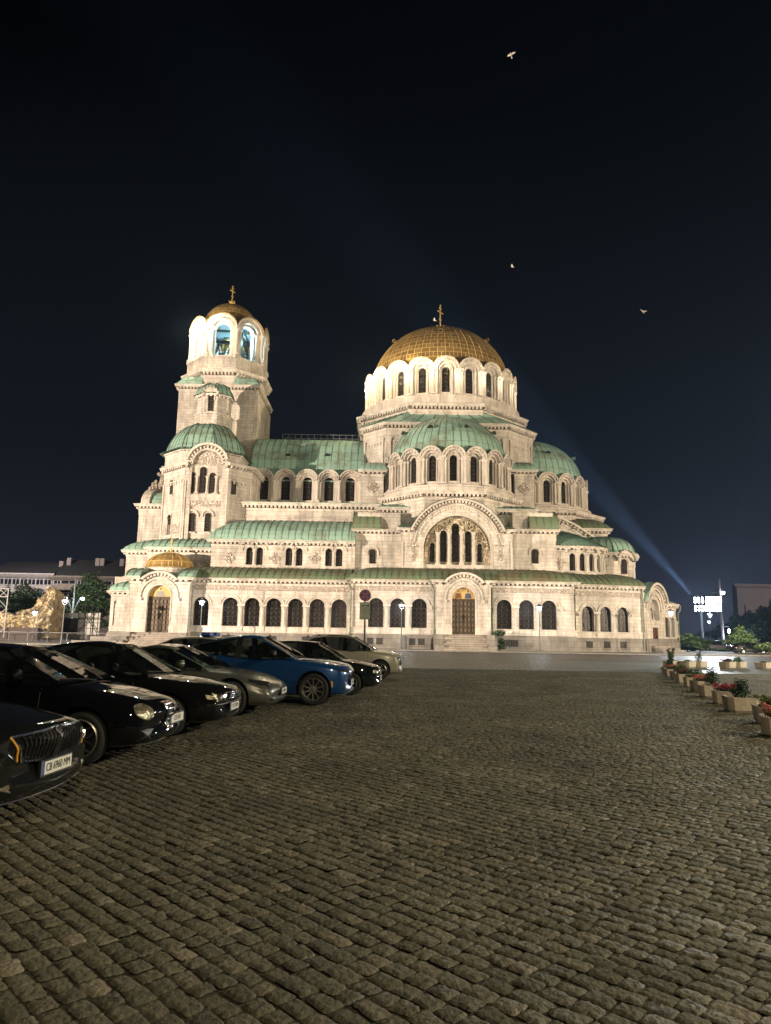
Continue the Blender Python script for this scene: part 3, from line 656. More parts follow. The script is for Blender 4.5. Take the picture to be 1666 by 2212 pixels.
# little gilded dome over the left portal
gx, gy = ax(367.5, 1225, 84), 84.0
zb_ = az(367, 1226, 83); zt_ = az(372, 1194, 84); rG = 2.7
mb = MB(); lathe(mb, gx, gy, [(2.5, 7.6), (2.5, zb_-.15), (rG, zb_)], 32); part(mb, 'dome_drum', M['stone'])
mb = MB(); prof = [(rG+.1, zb_-.05), (rG+.05, zb_+.08)]+[(rG*cos(t), zb_+.1+(zt_-zb_-.1)*sin(t)) for t in [pi/2*i/9 for i in range(10)]]; prof[-1] = (0, zt_)
lathe(mb, gx, gy, prof, 32)
for k in range(16):
    f = 2*pi*k/16; tube(mb, [(gx+r*1.0*sin(f), gy-r*1.0*cos(f), z) for r, z in prof[2:]], .03, 4, caps=False, mi=1)
part(mb, 'golden_dome', [M['gold'], M['gold_rib']], True, True)
def cross(x, y, z, h, parent=CATH, face=0.):
    mb = MB(); q = h/4.3
    lathe(mb, x, y, [(.34*q, z-.1), (.2*q, z+.25*q), (.45*q, z+.5*q), (.5*q, z+.7*q), (.3*q, z+.95*q), (.1*q, z+1.1*q)], 10)
    for k in range(6):
        f = 2*pi*k/6; tube(mb, [(x+sin(f)*r, y-cos(f)*r, zz) for r, zz in ((.2*q, z+.6*q), (.6*q, z+.75*q), (.62*q, z+1.05*q), (.35*q, z+1.0*q))], .07*q, 5)
    f = Flat(x, y, face)
    def bar(s0, s1, a, b): box(mb, f, s0, s1, -.05*q, .05*q, a, b)
    bar(-.08*q, .08*q, z+1.0*q, z+h); bar(-.55*q, .55*q, z+h*.74, z+h*.74+.15*q); bar(-.3*q, .3*q, z+h*.88, z+h*.88+.12*q); bar(-.3*q, .3*q, z+h*.48, z+h*.48+.12*q)
    for s, zz in ((-.6*q, z+h*.74+.07*q), (.6*q, z+h*.74+.07*q), (0, z+h+.05*q)): lathe(mb, *f(s, 0, 0)[:2], [(0, zz-.13*q), (.12*q, zz), (0, zz+.13*q)], 6)
    o = mb.build('cross', M['gold_plain'], parent); o['label'] = 'ornate gilded cross'; return o
cross(gx, gy, zt_, az(372, 1171, 84)-zt_+.4)

# ---------------------------------------------------------------- second storey, left
Y2 = 84.4
x20, x21 = ax(456, 1200, Y2), ax(767, 1200, Y2); z2b, z2t = 8.6, az(600, 1168, Y2); f2 = Flat(x20, Y2, 0); L2 = x21-x20
pairs = [(530, 560) , (615.5, 644), (702, 732.5)]
pairs = [(538.5, 560.5), (624, 646.5), (710, 732.5)]
zs2, zt2 = az(540, 1220, Y2), az(540, 1182, Y2); hw2 = .40; zp2 = zt2-hw2
mb = MB(); cur = 0; ww = 1.18
for a, b in pairs:
    for q in (a, b):
        c = ax(q, 1200, Y2)-x20
        wallq(mb, f2, cur, c-ww/2, z2b, z2t-.7, 0, ST); arch_bay(mb, f2, c, ww, z2b, z2t-.7, hw2, zs2, zp2, 0, .5, mi=ST, mir=TR); cur = c+ww/2
        arch_ring(mb, f2, c, zp2, .78, .92, -.14, 0, 12, .35 if q == a else 0, pi if q == a else pi-.35, TR)
        arch_ring(mb, f2, c, zp2+.2, .98, 1.2, -.5, 0, 12, .45, pi-.45, TR)
wallq(mb, f2, cur, L2, z2b, z2t-.7, 0, ST)
for q in (495, 593, 680):   # carved crosses
    c = ax(q, 1205, Y2)-x20; z = az(q, 1206, Y2)
    for a, b in ((0, .42), (0, -.42), (.4, 0), (-.4, 0), (0, 0)): ring = [f2(c+a+.26*cos(t*pi/4), -.12, z+b+.26*sin(t*pi/4)) for t in range(8)]; mb.face(ring[::-1], None, CA); [mb.face([ring[i], ring[(i+1) % 8], f2(c+a+.26*cos((i+1)*pi/4), 0, z+b+.26*sin((i+1)*pi/4)), f2(c+a+.26*cos(i*pi/4), 0, z+b+.26*sin(i*pi/4))], None, TR) for i in range(8)]
extr(mb, f2, [(-.06, zs2-.25), (-.14, zs2-.22), (-.14, zs2-.1), (0, zs2-.05)], 0, L2, 0, 0, TR)
part(mb, 'wall', STO)
cb = MB(); cornice(cb, f2, z2t, 0, L2, 1, 0, .5, .8); part(cb, 'cornice', M['trim'])
for a, b in pairs:
    for q in (a, b): window(f2, ax(q, 1200, Y2)-x20, hw2, zs2, zp2, .4, 'single')
    x = ax((a+b)/2, 1200, Y2); column(x, Y2+.02, zs2+.05, zp2-.05, .14)
roof(f2, curve_prof(-.5, z2t+.05, 4.8, az(640, 1126, Y2+4.8), 8, .85), -.4, L2, 1.15, 0, .8)
eb = MB()
for a, b in pairs:
    for q in (a, b):
        c = ax(q, 1200, Y2)-x20
        for i in range(8):
            x, y = .35+(pi-.7)*i/8, .35+(pi-.7)*(i+1)/8; rr = 1.24
            eb.face([f2(c+rr*cos(x), -.55, zp2+.2+rr*sin(x)), f2(c+rr*cos(y), -.55, zp2+.2+rr*sin(y)), f2(c+rr*.9*cos(y), 2.0, zp2+.55+rr*sin(y)), f2(c+rr*.9*cos(x), 2.0, zp2+.55+rr*sin(x))])
part(eb, 'roof', M['copper'])
# base under the south-west tower
YB = 86.5
xb0, xb1 = ax(322, 1200, YB), x20+.1; zbt = az(400, 1184, YB)
fb = Flat(xb0, YB, 0)
walls([(xb0, 97), (xb0, YB), (xb1+1, YB)], 7.4, zbt, .5, .8, frz=True)
mb = MB(); box(mb, fb, ax(410, 1215, YB)-xb0, ax(455, 1215, YB)-xb0, -.06, .0, az(430, 1228, YB), az(430, 1212, YB), CA); part(mb, 'wall', STO)
roof(fb, curve_prof(-.5, zbt+.05, 2.6, zbt+1.5, 5, .7), -.3, xb1-xb0, .8, 0, .8)
# far west wing
YF = 92.0
xf = ax(272, 1215, YF); zft = az(272, 1189, YF)
walls([(xf, 122), (xf, YF), (-26, YF)], 3, zft, .5, .8)
roof(Flat(xf, YF, 0), curve_prof(-.5, zft+.05, 5, az(345, 1162, YF+4), 7, .8), -.4, 9, 1.2, 0, .8)
roof(Flat(xf, 122, -pi/2), curve_prof(-.5, zft+.05, 5, az(345, 1162, YF+4), 7, .8), -.4, 30.4, 0, 1.2, .8)
# west narthex: barrel vault with stone rim and sculpted finial
YN = 101.0
xn = ax(299, 1130, YN); znt = az(299, 1089, YN)
walls([(xn, 116), (xn, YN), (-24, YN)], 10, znt, .6, 1.0, frz=True)
mb = MB(); fn = Flat(xn, YN, 0); box(mb, fn, .05, .35, -.12, 0, az(299, 1165, YN), az(299, 1135, YN), TR); box(mb, fn, .0, .4, -.2, 0, az(299, 1135, YN), az(299, 1130, YN), TR); box(mb, fn, .1, 4, -.05, 0, znt-2.9, znt-1.8, FR)
zna = az(345, 1060, 108)
def vault(x0, x1, yc, hr, z0, h, thick=0., name='roof', mt=None, n=14, sm_=True):
    b_ = MB()
    for i in range(n):
        a, c = pi*i/n, pi*(i+1)/n
        P = [(yc-hr*cos(a), z0+h*sin(a)), (yc-hr*cos(c), z0+h*sin(c))]
        b_.face([(x0, *P[0]), (x1, *P[0]), (x1, *P[1]), (x0, *P[1])], [(x0, hr*a), (x1, hr*a), (x1, hr*c), (x0, hr*c)])
    if thick:
        for i in range(n):
            a, c = pi*i/n, pi*(i+1)/n
            for xx in (x0, x1): b_.face([(xx, yc-hr*cos(a), z0+h*sin(a)), (xx, yc-hr*cos(c), z0+h*sin(c)), (xx, yc, z0)])
    return part(b_, name, mt or M['copper'])
vault(xn+1.2, -20, 108, 6.6, znt+.05, zna-znt-.3)
vault(xn+.1, xn+1.3, 108, 7.0, znt+.05, zna-znt, 1, 'gable_rim', M['trim'])
mb = MB(); cxx = xn+.9
lathe(mb, cxx, 108, [(1.0, zna-.5), (1.1, zna+.2), (.75, zna+.9), (.5, zna+1.6), (.55, zna+1.9), (.3, zna+2.3), (.33, zna+3.3), (.42, zna+3.5), (.42, zna+3.8)], 10)
f108 = Flat(cxx, 108, .3)
for s, z in ((-.7, zna+2.55), (.55, zna+2.2)): lathe(mb, *f108(s, 0, 0)[:2], [(0, z-.35), (.36, z), (0, z+.35)], 8)
box(mb, f108, -.7, .6, -.15, .15, zna+2.2, zna+2.6)
part(mb, 'sculpted_finial', M['carved'])
for k, (yy, zz) in enumerate(((105.6, zna-.5), (104.3, zna-1.2), (103.2, zna-2.0))): mb = MB(); lathe(mb, xn+.6, yy, [(.5, zz-.4), (.45, zz+.5), (.2, zz+1.2), (.28, zz+1.5), (0, zz+1.8)], 8); part(mb, 'small_finial', M['carved'])
# ---------------------------------------------------------------- south-west tower block (triple window, green dome)
YS = 88.0
X1, X2 = ax(397, 1080, YS), ax(491, 1080, YS)
aL, aR_ = ray(352, 1080)[0], ray(543, 1080)[0]
cL = (X1-aL*YS)/(1+aL); cR = (aR_*YS-X2)/(1-aR_)
zst = az(445, 1000, YS)      # main eave
zsb = zbt-.2
VS = [(X1-cL, YS+cL), (X1, YS), (X2, YS), (X2+cR, YS+cR), (X2+cR, YS+cR+6)]
VS = [(X1-cL, YS+cL+8)]+VS
EW = walls(VS, zsb, zst, .55, 1.0, frz=True, skip=(2,))
fS, LS = EW[2]; fSR, LSR = EW[3]; fSL, LSL = EW[1]
zc_top = az(445, 962, YS)    # round gable top
mb = MB(); cS = LS/2; zspr = az(436, 1003, YS)
arch_bay(mb, fS, cS, LS, az(430, 1173, YS), 0, 1.95, az(430, 1170, YS), zspr, 0, .35, rnd=True, mi=ST, mir=TR)
wallq(mb, fS, 0, LS, zsb, az(430, 1173, YS), 0, ST)
wallq(mb, fS, cS-2.0, cS+2.0, az(430, 1172, YS), zspr+2, .33, ST)
rg = zc_top-zspr
arch_ring(mb, fS, cS, zspr, rg-.05, rg+.25, -.6, 0, 22, .2, pi-.2, TR); arch_ring(mb, fS, cS, zspr, rg-.62, rg-.42, -.22, 0, 22, 0, pi, TR, dent=.3); arch_ring(mb, fS, cS, zspr, 1.95, 2.15, -.08, 0, 20, 0, pi, TR)
ztr = az(436, 1033, YS)
G = [(cS+1.85*cos(pi*i/20), zspr+1.85*sin(pi*i/20)) for i in range(21)]
mb.face([fS(x, .31, z) for x, z in G][::-1], None, CA)
box(mb, fS, cS-1.95, cS+1.95, .05, .33, az(436, 1081, YS), az(436, 1068, YS), TR); box(mb, fS, cS-1.95, cS+1.95, .1, .33, az(436, 1093, YS), az(436, 1081, YS), CA)
trip = ((413, .40, 1018, 1064), (437, .42, 1007, 1064), (457.5, .36, 1020, 1064))
part(mb, 'wall', STO)
for q, hw, yt, yb in trip:
    c = ax(q, 1040, YS)-X1; zt, zs = az(q, yt, YS), az(q, yb, YS)
    window(fS, c, hw, zs, zt-hw, .28, 'single')
for q in (403.5, 425, 447.5, 467): p = fS(ax(q, 1040, YS)-X1, .18, 0); column(p[0], p[1], az(430, 1064, YS), az(430, 1028, YS), .15)
mb = MB()
for q in (413.5, 447):
    c = ax(q, 1130, YS)-X1; zt, zs = az(q, 1107, YS), az(q, 1148, YS)
    window(fS, c, .36, zs, zt-.36, .26, 'single'); arch_ring(mb, fS, c, zt-.36, .62, .78, .15, .33, 12, 0, pi, 1, legs=.15); box(mb, fS, c-.5, c+.5, .12, .33, zs-.15, zs, 1)
for f_, L_, qs in ((fSR, LSR, (505,)), (fSL, LSL, (371.5,))):
    for q in qs:
        c = s_on(f_, q, 1050); zt, zs = 22.2, 19.4
        zt = az(q, 1037, f_(c, 0, 0)[1]); zs = az(q, 1069, f_(c, 0, 0)[1])
        window(f_, c, .34, zs, zt-.34, -.03, 'single'); arch_ring(mb, f_, c, zt-.34, .5, .64, -.12, 0, 12, 0, pi, 1, legs=.3); box(mb, f_, c-.5, c+.5, -.15, 0, zs-.15, zs, 1)
        toothing(mb, f_, .5, L_-.5, zst-2.2, mi=1)
        box(mb, f_, 0, .3, -.12, 0, zsb, zst-2.2, 1); box(mb, f_, L_-.3, L_, -.12, 0, zsb, zst-2.2, 1)
        box(mb, f_, .5, L_-.5, -.04, 0, zst-8.9, zst-7.6, 4)
c = s_on(fSL, 366, 1130); window(fSL, c, .34, az(366, 1155, 90), az(366, 1117, 90), -.03, 'single'); arch_ring(mb, fSL, c, az(366, 1117, 90), .5, .62, -.12, 0, 12, 0, pi, 1, legs=.2)
for s in (0, LS): box(mb, fS, s-.2 if s else 0, s if s else .2, -.12, .0, zsb, zst-2.2, 1)
part(mb, 'window_mouldings', STO)
cb = MB(); cornice(cb, fS, zst, 0, cS-rg*.93, tan(pi/8), 0, .55, 1.0); cornice(cb, fS, zst, cS+rg*.93, LS, 0, tan(pi/8), .55, 1.0); part(cb, 'cornice', M['trim'])
# attic and cloister dome
cxS, cyS = ax(450, 960, 94), YS+6.0
def octpts(cx, cy, ap, rot=0): r = ap/cos(pi/8); return [(cx+r*sin(rot+pi/8+pi/4*k), cy-r*cos(rot+pi/8+pi/4*k)) for k in range(-1, 7)]
zd0 = az(445, 972, YS+1.0); zd1 = az(470, 906, 95)-1.7
ap0 = 5.05
ba = walls(octpts(cxS, cyS, 5.0), zst-.2, zd0, .2, .3, closed=True)
def poly_dome(cx, cy, ap, prof, rot, mt='copper', seam_mt='seam', nseam=5, name='dome', n=8):
    """n-sided dome: prof = [(fraction of apothem, z)]."""
    mb = MB(); R = ap/cos(pi/n)
    for k in range(n):
        a0, a1 = rot+2*pi/n*(k-.5), rot+2*pi/n*(k+.5); L = 0
        for (r0, z0), (r1, z1) in zip(prof, prof[1:]):
            L2 = L+math.hypot((r1-r0)*ap, z1-z0); w0, w1 = R*r0*sin(pi/n), R*r1*sin(pi/n)
            P = [(cx+R*r*sin(a), cy-R*r*cos(a), z) for r, a, z in ((r0, a0, z0), (r0, a1, z0), (r1, a1, z1), (r1, a0, z1))]
            mb.face(P, [(-w0, L), (w0, L), (w1, L2), (-w1, L2)]); L = L2
        am = rot+2*pi/n*k; u = (cos(am), sin(am)); o_ = (sin(am), -cos(am)); hw_ = R*prof[0][0]*sin(pi/n)
        for j in range(nseam+1):
            s = -hw_+2*hw_*j/nseam; pts = []
            for r, z in prof:
                if abs(s) <= R*r*sin(pi/n)+.02: pts.append((cx+o_[0]*ap*r+u[0]*s, cy+o_[1]*ap*r+u[1]*s, z+.04))
            if j in (0, nseam): pts = [(cx+R*r*sin(a0 if j == 0 else a1), cy-R*r*cos(a0 if j == 0 else a1), z+.03) for r, z in prof]
            if len(pts) > 1: tube(mb, pts, .055, 4, caps=False, mi=1)
    return part(mb, name, [M[mt], M[seam_mt]])
pr = [(1.13, zd0), (1.05, zd0+.25)]+[(1.0-.55*(.55*(1-cos(pi/2*i/8))+.45*i/8), zd0+.1+(zd1-zd0)*(.6*sin(pi/2*i/8)+.4*i/8)) for i in range(9)]+[(0, zd1+.1)]
poly_dome(cxS, cyS, ap0, pr, 0, nseam=6)
eb = MB()
for i in range(14):
    x, y = .3+(pi-.6)*i/14, .3+(pi-.6)*(i+1)/14; rr = rg+.28
    eb.face([fS(cS+rr*cos(x), -.65, zspr+rr*sin(x)), fS(cS+rr*cos(y), -.65, zspr+rr*sin(y)), fS(cS+rr*.9*cos(y), 2.4, zspr+rr*sin(y)), fS(cS+rr*.9*cos(x), 2.4, zspr+rr*sin(x))])
part(eb, 'roof', M['copper'])
# turret on the dome
tx, ty = ax(464, 870, 95.5), 95.6; tap = 2.15
zt0, zt1 = zd1-1.2, az(466, 851, 93.5)
TW = walls(octpts(tx, ty, tap+.25), zt0, az(466, 893, 93.5), .12, .3, closed=True); TW = walls(octpts(tx, ty, tap), zt0, zt1, .3, .6, closed=True)
f_, L_ = TW[0]; c = L_/2; zt, zs = az(459, 852, 93.4), az(459, 888, 93.4)
mb = MB(); window(f_, c, .34, zs, zt-.34, -.09, 'single'); arch_ring(mb, f_, c, zt-.34, .42, .58, -.14, 0, 12, 0, pi, 0, legs=.5); arch_ring(mb, f_, c, zt-.2, .85, 1.08, -.5, 0, 14, .1, pi-.1, 0, dent=.12)
G = [(c+.9*cos(pi*i/12), zt-.2+.9*sin(pi*i/12)) for i in range(13)]; mb.face([f_(x, -.42, z) for x, z in G if z > zt+.15][::-1])
part(mb, 'window_mouldings', M['trim'])
for V in octpts(tx, ty, tap-.12)[:3]: column(V[0], V[1]-.1, zs, zt1-.7, .11)
poly_dome(tx, ty, tap+.3, [(1.08, zt1), (1.0, zt1+.15), (.93, zt1+.8), (.78, zt1+1.4), (.5, zt1+1.85), (0, zt1+2.0)], 0, nseam=3)

# ---------------------------------------------------------------- bell tower
BX, BY = -25.2, 108.0; hs = 5.75
ztw = az(470, 833, BY-hs)     # corner roof eave
VT = [(BX-hs, BY+hs), (BX-hs, BY-hs), (BX+hs, BY-hs), (BX+hs, BY+hs)]
TW = walls(VT, 14, ztw, .55, 1.0, frz=True)
mb = MB()
for fi in (1, 2):
    f_, L_ = TW[fi]
    for a, b in ((.0, 2.9), (L_-2.9, L_)):
        box(mb, f_, a, b, -.25, 0, 14, ztw-1.0, ST)
        toothing(mb, f_, a+.35, b-.35, ztw-2.6)
part(mb, 'wall', STO)
oct_ap = 5.65
zo0, zo1 = ztw, az(475, 797, BY-oct_ap-.6)
walls(octpts(BX, BY, oct_ap+.1), zo0-1.2, zo1, .75, 1.3, closed=True, frz=True)
mb = MB(); sb = MB()
for sx in (-1, 1):       # corner roofs
    for sy in (-1, 1):
        cx_, cy_ = BX+sx*(hs+.45), BY+sy*(hs+.45); o5 = oct_ap*tan(pi/8)
        A = (cx_, cy_, ztw+.03); B_ = (BX+sx*o5, cy_, ztw+.03); D_ = (cx_, BY+sy*o5, ztw+.03); T1 = (BX+sx*o5, BY+sy*oct_ap, ztw+1.45); T2 = (BX+sx*oct_ap, BY+sy*o5, ztw+1.45)
        K = (BX+sx*(oct_ap*.93), BY+sy*(oct_ap*.93), ztw+1.4)
        mb.face([A, B_, T1, K]); mb.face([D_, A, K, T2])
        for q in (.0, .25, .5, .75):
            P0 = Vector(A).lerp(Vector(B_), q); P1 = Vector(K).lerp(Vector(T1), q); tube(mb, [P0, P1], .05, 4, caps=False, mi=1)
            P0 = Vector(A).lerp(Vector(D_), q); P1 = Vector(K).lerp(Vector(T2), q); tube(mb, [P0, P1], .05, 4, caps=False, mi=1)
o = part(mb, 'roof', [M['copper'], M['seam']])
zb0, zb1 = zo1, az(475, 771, BY-oct_ap)     # parapet band
walls(octpts(BX, BY, oct_ap+.15), zb0, zb1, .15, .25, closed=True)
mb = MB(); lathe(mb, BX, BY, [(0, zb1), (oct_ap+.2, zb1+.02)], 8, rot=pi/8); lathe(mb, BX, BY, [(0, zb0-.0), (oct_ap+.9, zb0+.02)], 8, rot=pi/8); part(mb, 'belfry_floor', M['trim'])
zarch = az(478, 677, BY-oct_ap)             # scallop top
Wb = 2*oct_ap*tan(pi/8)
zpB = zarch-Wb/2; V8 = octpts(BX, BY, oct_ap-.25)
mb = MB()
for k in range(8):
    A, B_ = V8[k], V8[(k+1) % 8]; L_ = math.dist(A, B_); f_ = Flat(A[0], A[1], atan2(B_[1]-A[1], B_[0]-A[0])); c = L_/2
    arch_bay(mb, f_, c, L_, zb1, 0, L_*.34, zb1+.01, zpB, 0, .5, rnd=True, mi=TR)
    arch_bay(mb, f_, c, L_*.72, zb1, 0, L_*.26, zb1+.6, zpB, .48, 1.2, rnd=True, mi=TR)
    arch_ring(mb, f_, c, zpB, L_/2-.1, L_/2+.12, -.35, .1, 18, 0, pi, TR); arch_ring(mb, f_, c, zpB, L_*.34, L_*.34+.14, -.1, 0, 16, 0, pi, TR, dent=.22)
    arch_ring(mb, f_, c, zpB, L_*.26, L_*.26+.1, .36, .48, 16, 0, pi, TR, dent=.16)
    for s in (0, L_*.17, L_*.83):
        p = f_(s, -.12 if s == 0 else .2, 0); column(p[0], p[1], zb1+.6, zpB, .24 if s == 0 else .16)
        box(mb, f_, s-.36, s+.36, -.45 if s == 0 else -.05, .4, zb1, zb1+.5, TR); box(mb, f_, s-.34, s+.34, -.42 if s == 0 else -.08, .4, zpB-.02, zpB+.22, TR)
part(mb, 'belfry_wall', STO)
rl = MB()
for k in range(8):
    A, B_ = octpts(BX, BY, oct_ap-.9)[k], octpts(BX, BY, oct_ap-.9)[(k+1) % 8]
    for z in (zb1+1.0, zb1+1.4): tube(rl, [(*A, z), (*B_, z)], .03, 4)
part(rl, 'railing', M['iron'])
zda = az(503, 657, BY)-.3
mb = MB(); eb = MB()
prof = [(oct_ap-1.25, zpB+1.25)]+[((oct_ap-1.2)*cos(t), zpB+1.4+(zda-zpB-1.4)*sin(t)) for t in [pi/2*i/12 for i in range(13)]]; prof[-1] = (0, zda)
lathe(mb, BX, BY, prof, 48)
for k in range(8):
    f_ = Flat(BX+oct_ap*sin(pi/4*k), BY-oct_ap*cos(pi/4*k), pi/4*k); rr = Wb/2+.12
    for i in range(14):
        x, y = .25+(pi-.5)*i/14, .25+(pi-.5)*(i+1)/14
        mb.face([f_(rr*cos(x), -.25, zpB+rr*sin(x)), f_(rr*cos(y), -.25, zpB+rr*sin(y)), f_(rr*.8*cos(y), 2.6, zpB+rr*.98*sin(y)), f_(rr*.8*cos(x), 2.6, zpB+rr*.98*sin(x))], [(rr*x, 0), (rr*y, 0), (rr*y, 2.9), (rr*x, 2.9)])
part(mb, 'golden_dome', M['gold'], True, True)
cross(BX, BY, zda-.1, az(503, 619, BY)-zda+.1, face=1.0)
# bells and their frame
mb = MB(); lathe(mb, BX, BY, [(oct_ap-.9, zpB+1.2), (oct_ap-1.6, zpB+1.9), (2.6, zpB+2.5), (0, zpB+2.7)], 16); part(mb, 'belfry_ceiling', simple('pale_plaster', (.16, .20, .22), .8), True, True)
mb = MB(); zf = zb1
for sx in (-1, 1):
    for sy in (-1, 1): bx(mb, BX+sx*2.4-.15, BX+sx*2.4+.15, BY+sy*2.4-.15, BY+sy*2.4+.15, zf, zf+5.6)
for z in (zf+1.2, zf+3.6, zf+5.4):
    for s in (-2.4, 2.4): bx(mb, BX-2.4, BX+2.4, BY+s-.12, BY+s+.12, z, z+.25); bx(mb, BX+s-.12, BX+s+.12, BY-2.4, BY+2.4, z+.26, z+.5)
part(mb, 'bell_frame', M['iron'])
for bx_, by_, s in ((BX+.6, BY-1.4, 1.0), (BX-1.6, BY-.4, .7), (BX+1.9, BY+.8, .8)):
    mb = MB(); z = zf+1.5; lathe(mb, bx_, by_, [(1.15*s, z), (1.0*s, z+.25*s), (.72*s, z+.9*s), (.62*s, z+1.5*s), (.35*s, z+1.85*s), (.15*s, z+1.95*s), (.15*s, z+2.3*s)], 18); part(mb, 'bell', simple('bell_bronze', (.10, .10, .08), .4, .6), True)
CY_L = (.42, .84, 1.0)
point('belfry_lamp', (BX-2.4, BY-1.0, zf+3.8), 2600, CY_L, .3); point('belfry_lamp', (BX+2.8, BY-2.8, zf+3.6), 1600, CY_L, .3); point('belfry_lamp', (BX+.5, BY+3.2, zf+4.0), 1500, CY_L, .3)
point('ledge_lamp', (BX-2.3, BY-oct_ap-1.1, zpB+.3), 2600, (1, .88, .62), .2); point('ledge_lamp', (BX-6.1, BY-4.3, zpB+.2), 2600, (1, .87, .52), .2)
# ---------------------------------------------------------------- domed drums
def drum(cx, cy, R, phis, dphi, zb, zp, ztop_dome, hw, zsill, mt, seam_mt, n_seam, a0, a1, win='single', dome_r=None, dome_name='dome', smooth=True, rise0=.85, clus=True):
    w_ = R*dphi; mb = MB(); mb2 = MB(); r_out = w_/2
    dr = dome_r or R-.5
    prof = [(dr+.05, zp+rise0-.05)]+[(dr*cos(t), zp+rise0+(ztop_dome-zp-rise0)*sin(t)) for t in [pi/2*i/14 for i in range(15)]]; prof[-1] = (0, ztop_dome)
    lathe(mb2, cx, cy, prof, 64, a0, a1)
    for ph in phis:
        f_ = Round(cx, cy, R, ph)
        arch_bay(mb, f_, 0, w_, zb, 0, w_*.36, zb+.01, zp, 0, .4, rnd=True, mi=TR)
        arch_bay(mb, f_, 0, w_*.74, zb, 0, w_*.26, zb+.4, zp, .38, .7, rnd=True, mi=TR)
        arch_bay(mb, f_, 0, w_*.54, zb, 0, hw, zsill, zp, .68, .95, rnd=True, mi=TR)
        arch_ring(mb, f_, 0, zp, r_out-.1, r_out+.1, -.28, .1, 16, 0, pi, TR)
        arch_ring(mb, f_, 0, zp, w_*.36, w_*.36+.11, -.08, 0, 14, 0, pi, TR, dent=.17)
        arch_ring(mb, f_, 0, zp, w_*.26, w_*.26+.08, .26, .38, 14, 0, pi, TR, dent=.13)
        box(mb, f_, -hw-.1, hw+.1, .45, .7, zsill-.14, zsill, TR)
        window(f_, 0, hw, zsill, zp, .9, win)
        rr = r_out+.1
        for i in range(10):
            x, y = .2+(pi-.4)*i/10, .2+(pi-.4)*(i+1)/10
            mb2.face([f_(rr*cos(x), -.32, zp+rr*sin(x)), f_(rr*cos(y), -.32, zp+rr*sin(y)), f_(rr*.86*cos(y), 1.9, zp+rr*1.02*sin(y)), f_(rr*.86*cos(x), 1.9, zp+rr*1.02*sin(x))], [(rr*x, 0), (rr*y, 0), (rr*y, 2.2), (rr*x, 2.2)])
    part(mb, 'drum_wall', STO)
    # clustered shafts at the bay joints
    cl = MB(); h = zp-zb
    for sx, d, r in ((0, -.05, .2), (-w_*.14, .12, .13), (w_*.14, .12, .13), (-w_*.23, .42, .1), (w_*.23, .42, .1)):
        lathe(cl, sx, d, [(r*1.5, 0), (r*1.5, .14), (r*1.1, .2), (r, .3), (r*.9, h-.45), (r*1.25, h-.4), (r*.95, h-.34), (r*1.7, h-.06), (r*1.75, h)], 8)
    bx(cl, -w_*.17, w_*.17, -.32, .35, h-.02, h+.16); bx(cl, -w_*.17, w_*.17, -.35, .35, -.02, .14)
    first = None
    for k, ph in enumerate(list(phis)+[phis[-1]+dphi]):
        p = ph-dphi/2
        if first is None: o = part(cl, 'clustered_columns', M['trim']); first = o
        else: o = first.copy(); C.objects.link(o)
        o.location = (cx+R*sin(p), cy-R*cos(p), zb); o.rotation_euler = (0, 0, p)
    for k in range(n_seam):
        f = a0+(a1-a0)*k/n_seam
        tube(mb2, [(cx+r*sin(f), cy-r*cos(f), z) for r, z in prof[1:-1]], .055 if seam_mt != 'gold_rib' else .04, 4, caps=False, mi=1)
    D_ = part(mb2, dome_name, [M[mt], M[seam_mt]], smooth, True)
    return D_, prof
def bulls(cx, cy, R, prof, angs, frac, mt, parent, s=.45):
    for a in angs:
        i = int(frac*(len(prof)-1)); r, z = prof[i]; mb = MB(); f_ = Flat(cx+r*sin(a), cy-r*cos(a), a)
        G = [(s*cos(pi*k/8), z+s*sin(pi*k/8)) for k in range(9)]
        for k in range(8): p, q = G[k], G[k+1]; mb.face([f_(p[0], -.5, p[1]), f_(q[0], -.5, q[1]), f_(q[0]*.4, 1.2, z+.5*s), f_(p[0]*.4, 1.2, z+.5*s)], None, 0)
        mb.face([f_(x, -.42, zz) for x, zz in G][::-1], None, 1); mb.build('roof_vent', [M[mt], M['dark']], parent)
MX, MY, MR = 8.25, 108.0, 11.55
d18 = radians(18)
zmb, zmt = az(964, 852, 96.7), az(964, 771, 96.5); zmp = zmt-MR*d18/2
D1, pf = drum(MX, MY, MR, [d18*k for k in range(-6, 7)], d18, zmb, zmp, az(951, 709, 108)-.75, .6, az(964, 849, 96.7), 'gold', 'gold_rib', 56, 0, 2*pi, 'single', dome_r=MR-.9, dome_name='golden_dome')
bulls(MX, MY, MR, pf, [radians(a) for a in (-58, -4, 50)], .52, 'gold_plain', D1, .4)
cross(MX, MY, pf[-1][1]-.1, az(952, 659, 108)-pf[-1][1], face=.9)
# closed core behind the arcade so no sky shows through
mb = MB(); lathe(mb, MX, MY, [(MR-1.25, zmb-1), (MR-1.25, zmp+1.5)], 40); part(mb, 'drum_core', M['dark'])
zq0 = az(964, 873, 95.8)
mb = MB(); fM = Round(MX, MY, MR+.55)
extr(mb, fM, [(0, zq0-.5), (0, zmb-.5), (-.12, zmb-.4), (-.12, zmb-.2), (.9, zmb)], -pi*(MR+.55), pi*(MR+.55)); part(mb, 'drum_base', M['trim'])
walls(octpts(MX, MY, 12.0), az(964, 903, 95.5), zq0, .7, 1.15, closed=True, frz=True)
mb = MB(); lathe(mb, MX, MY, [(12.9, zq0+.02), (11.0, zq0+.3)], 8, rot=pi/8); part(mb, 'roof', M['copper_old'])
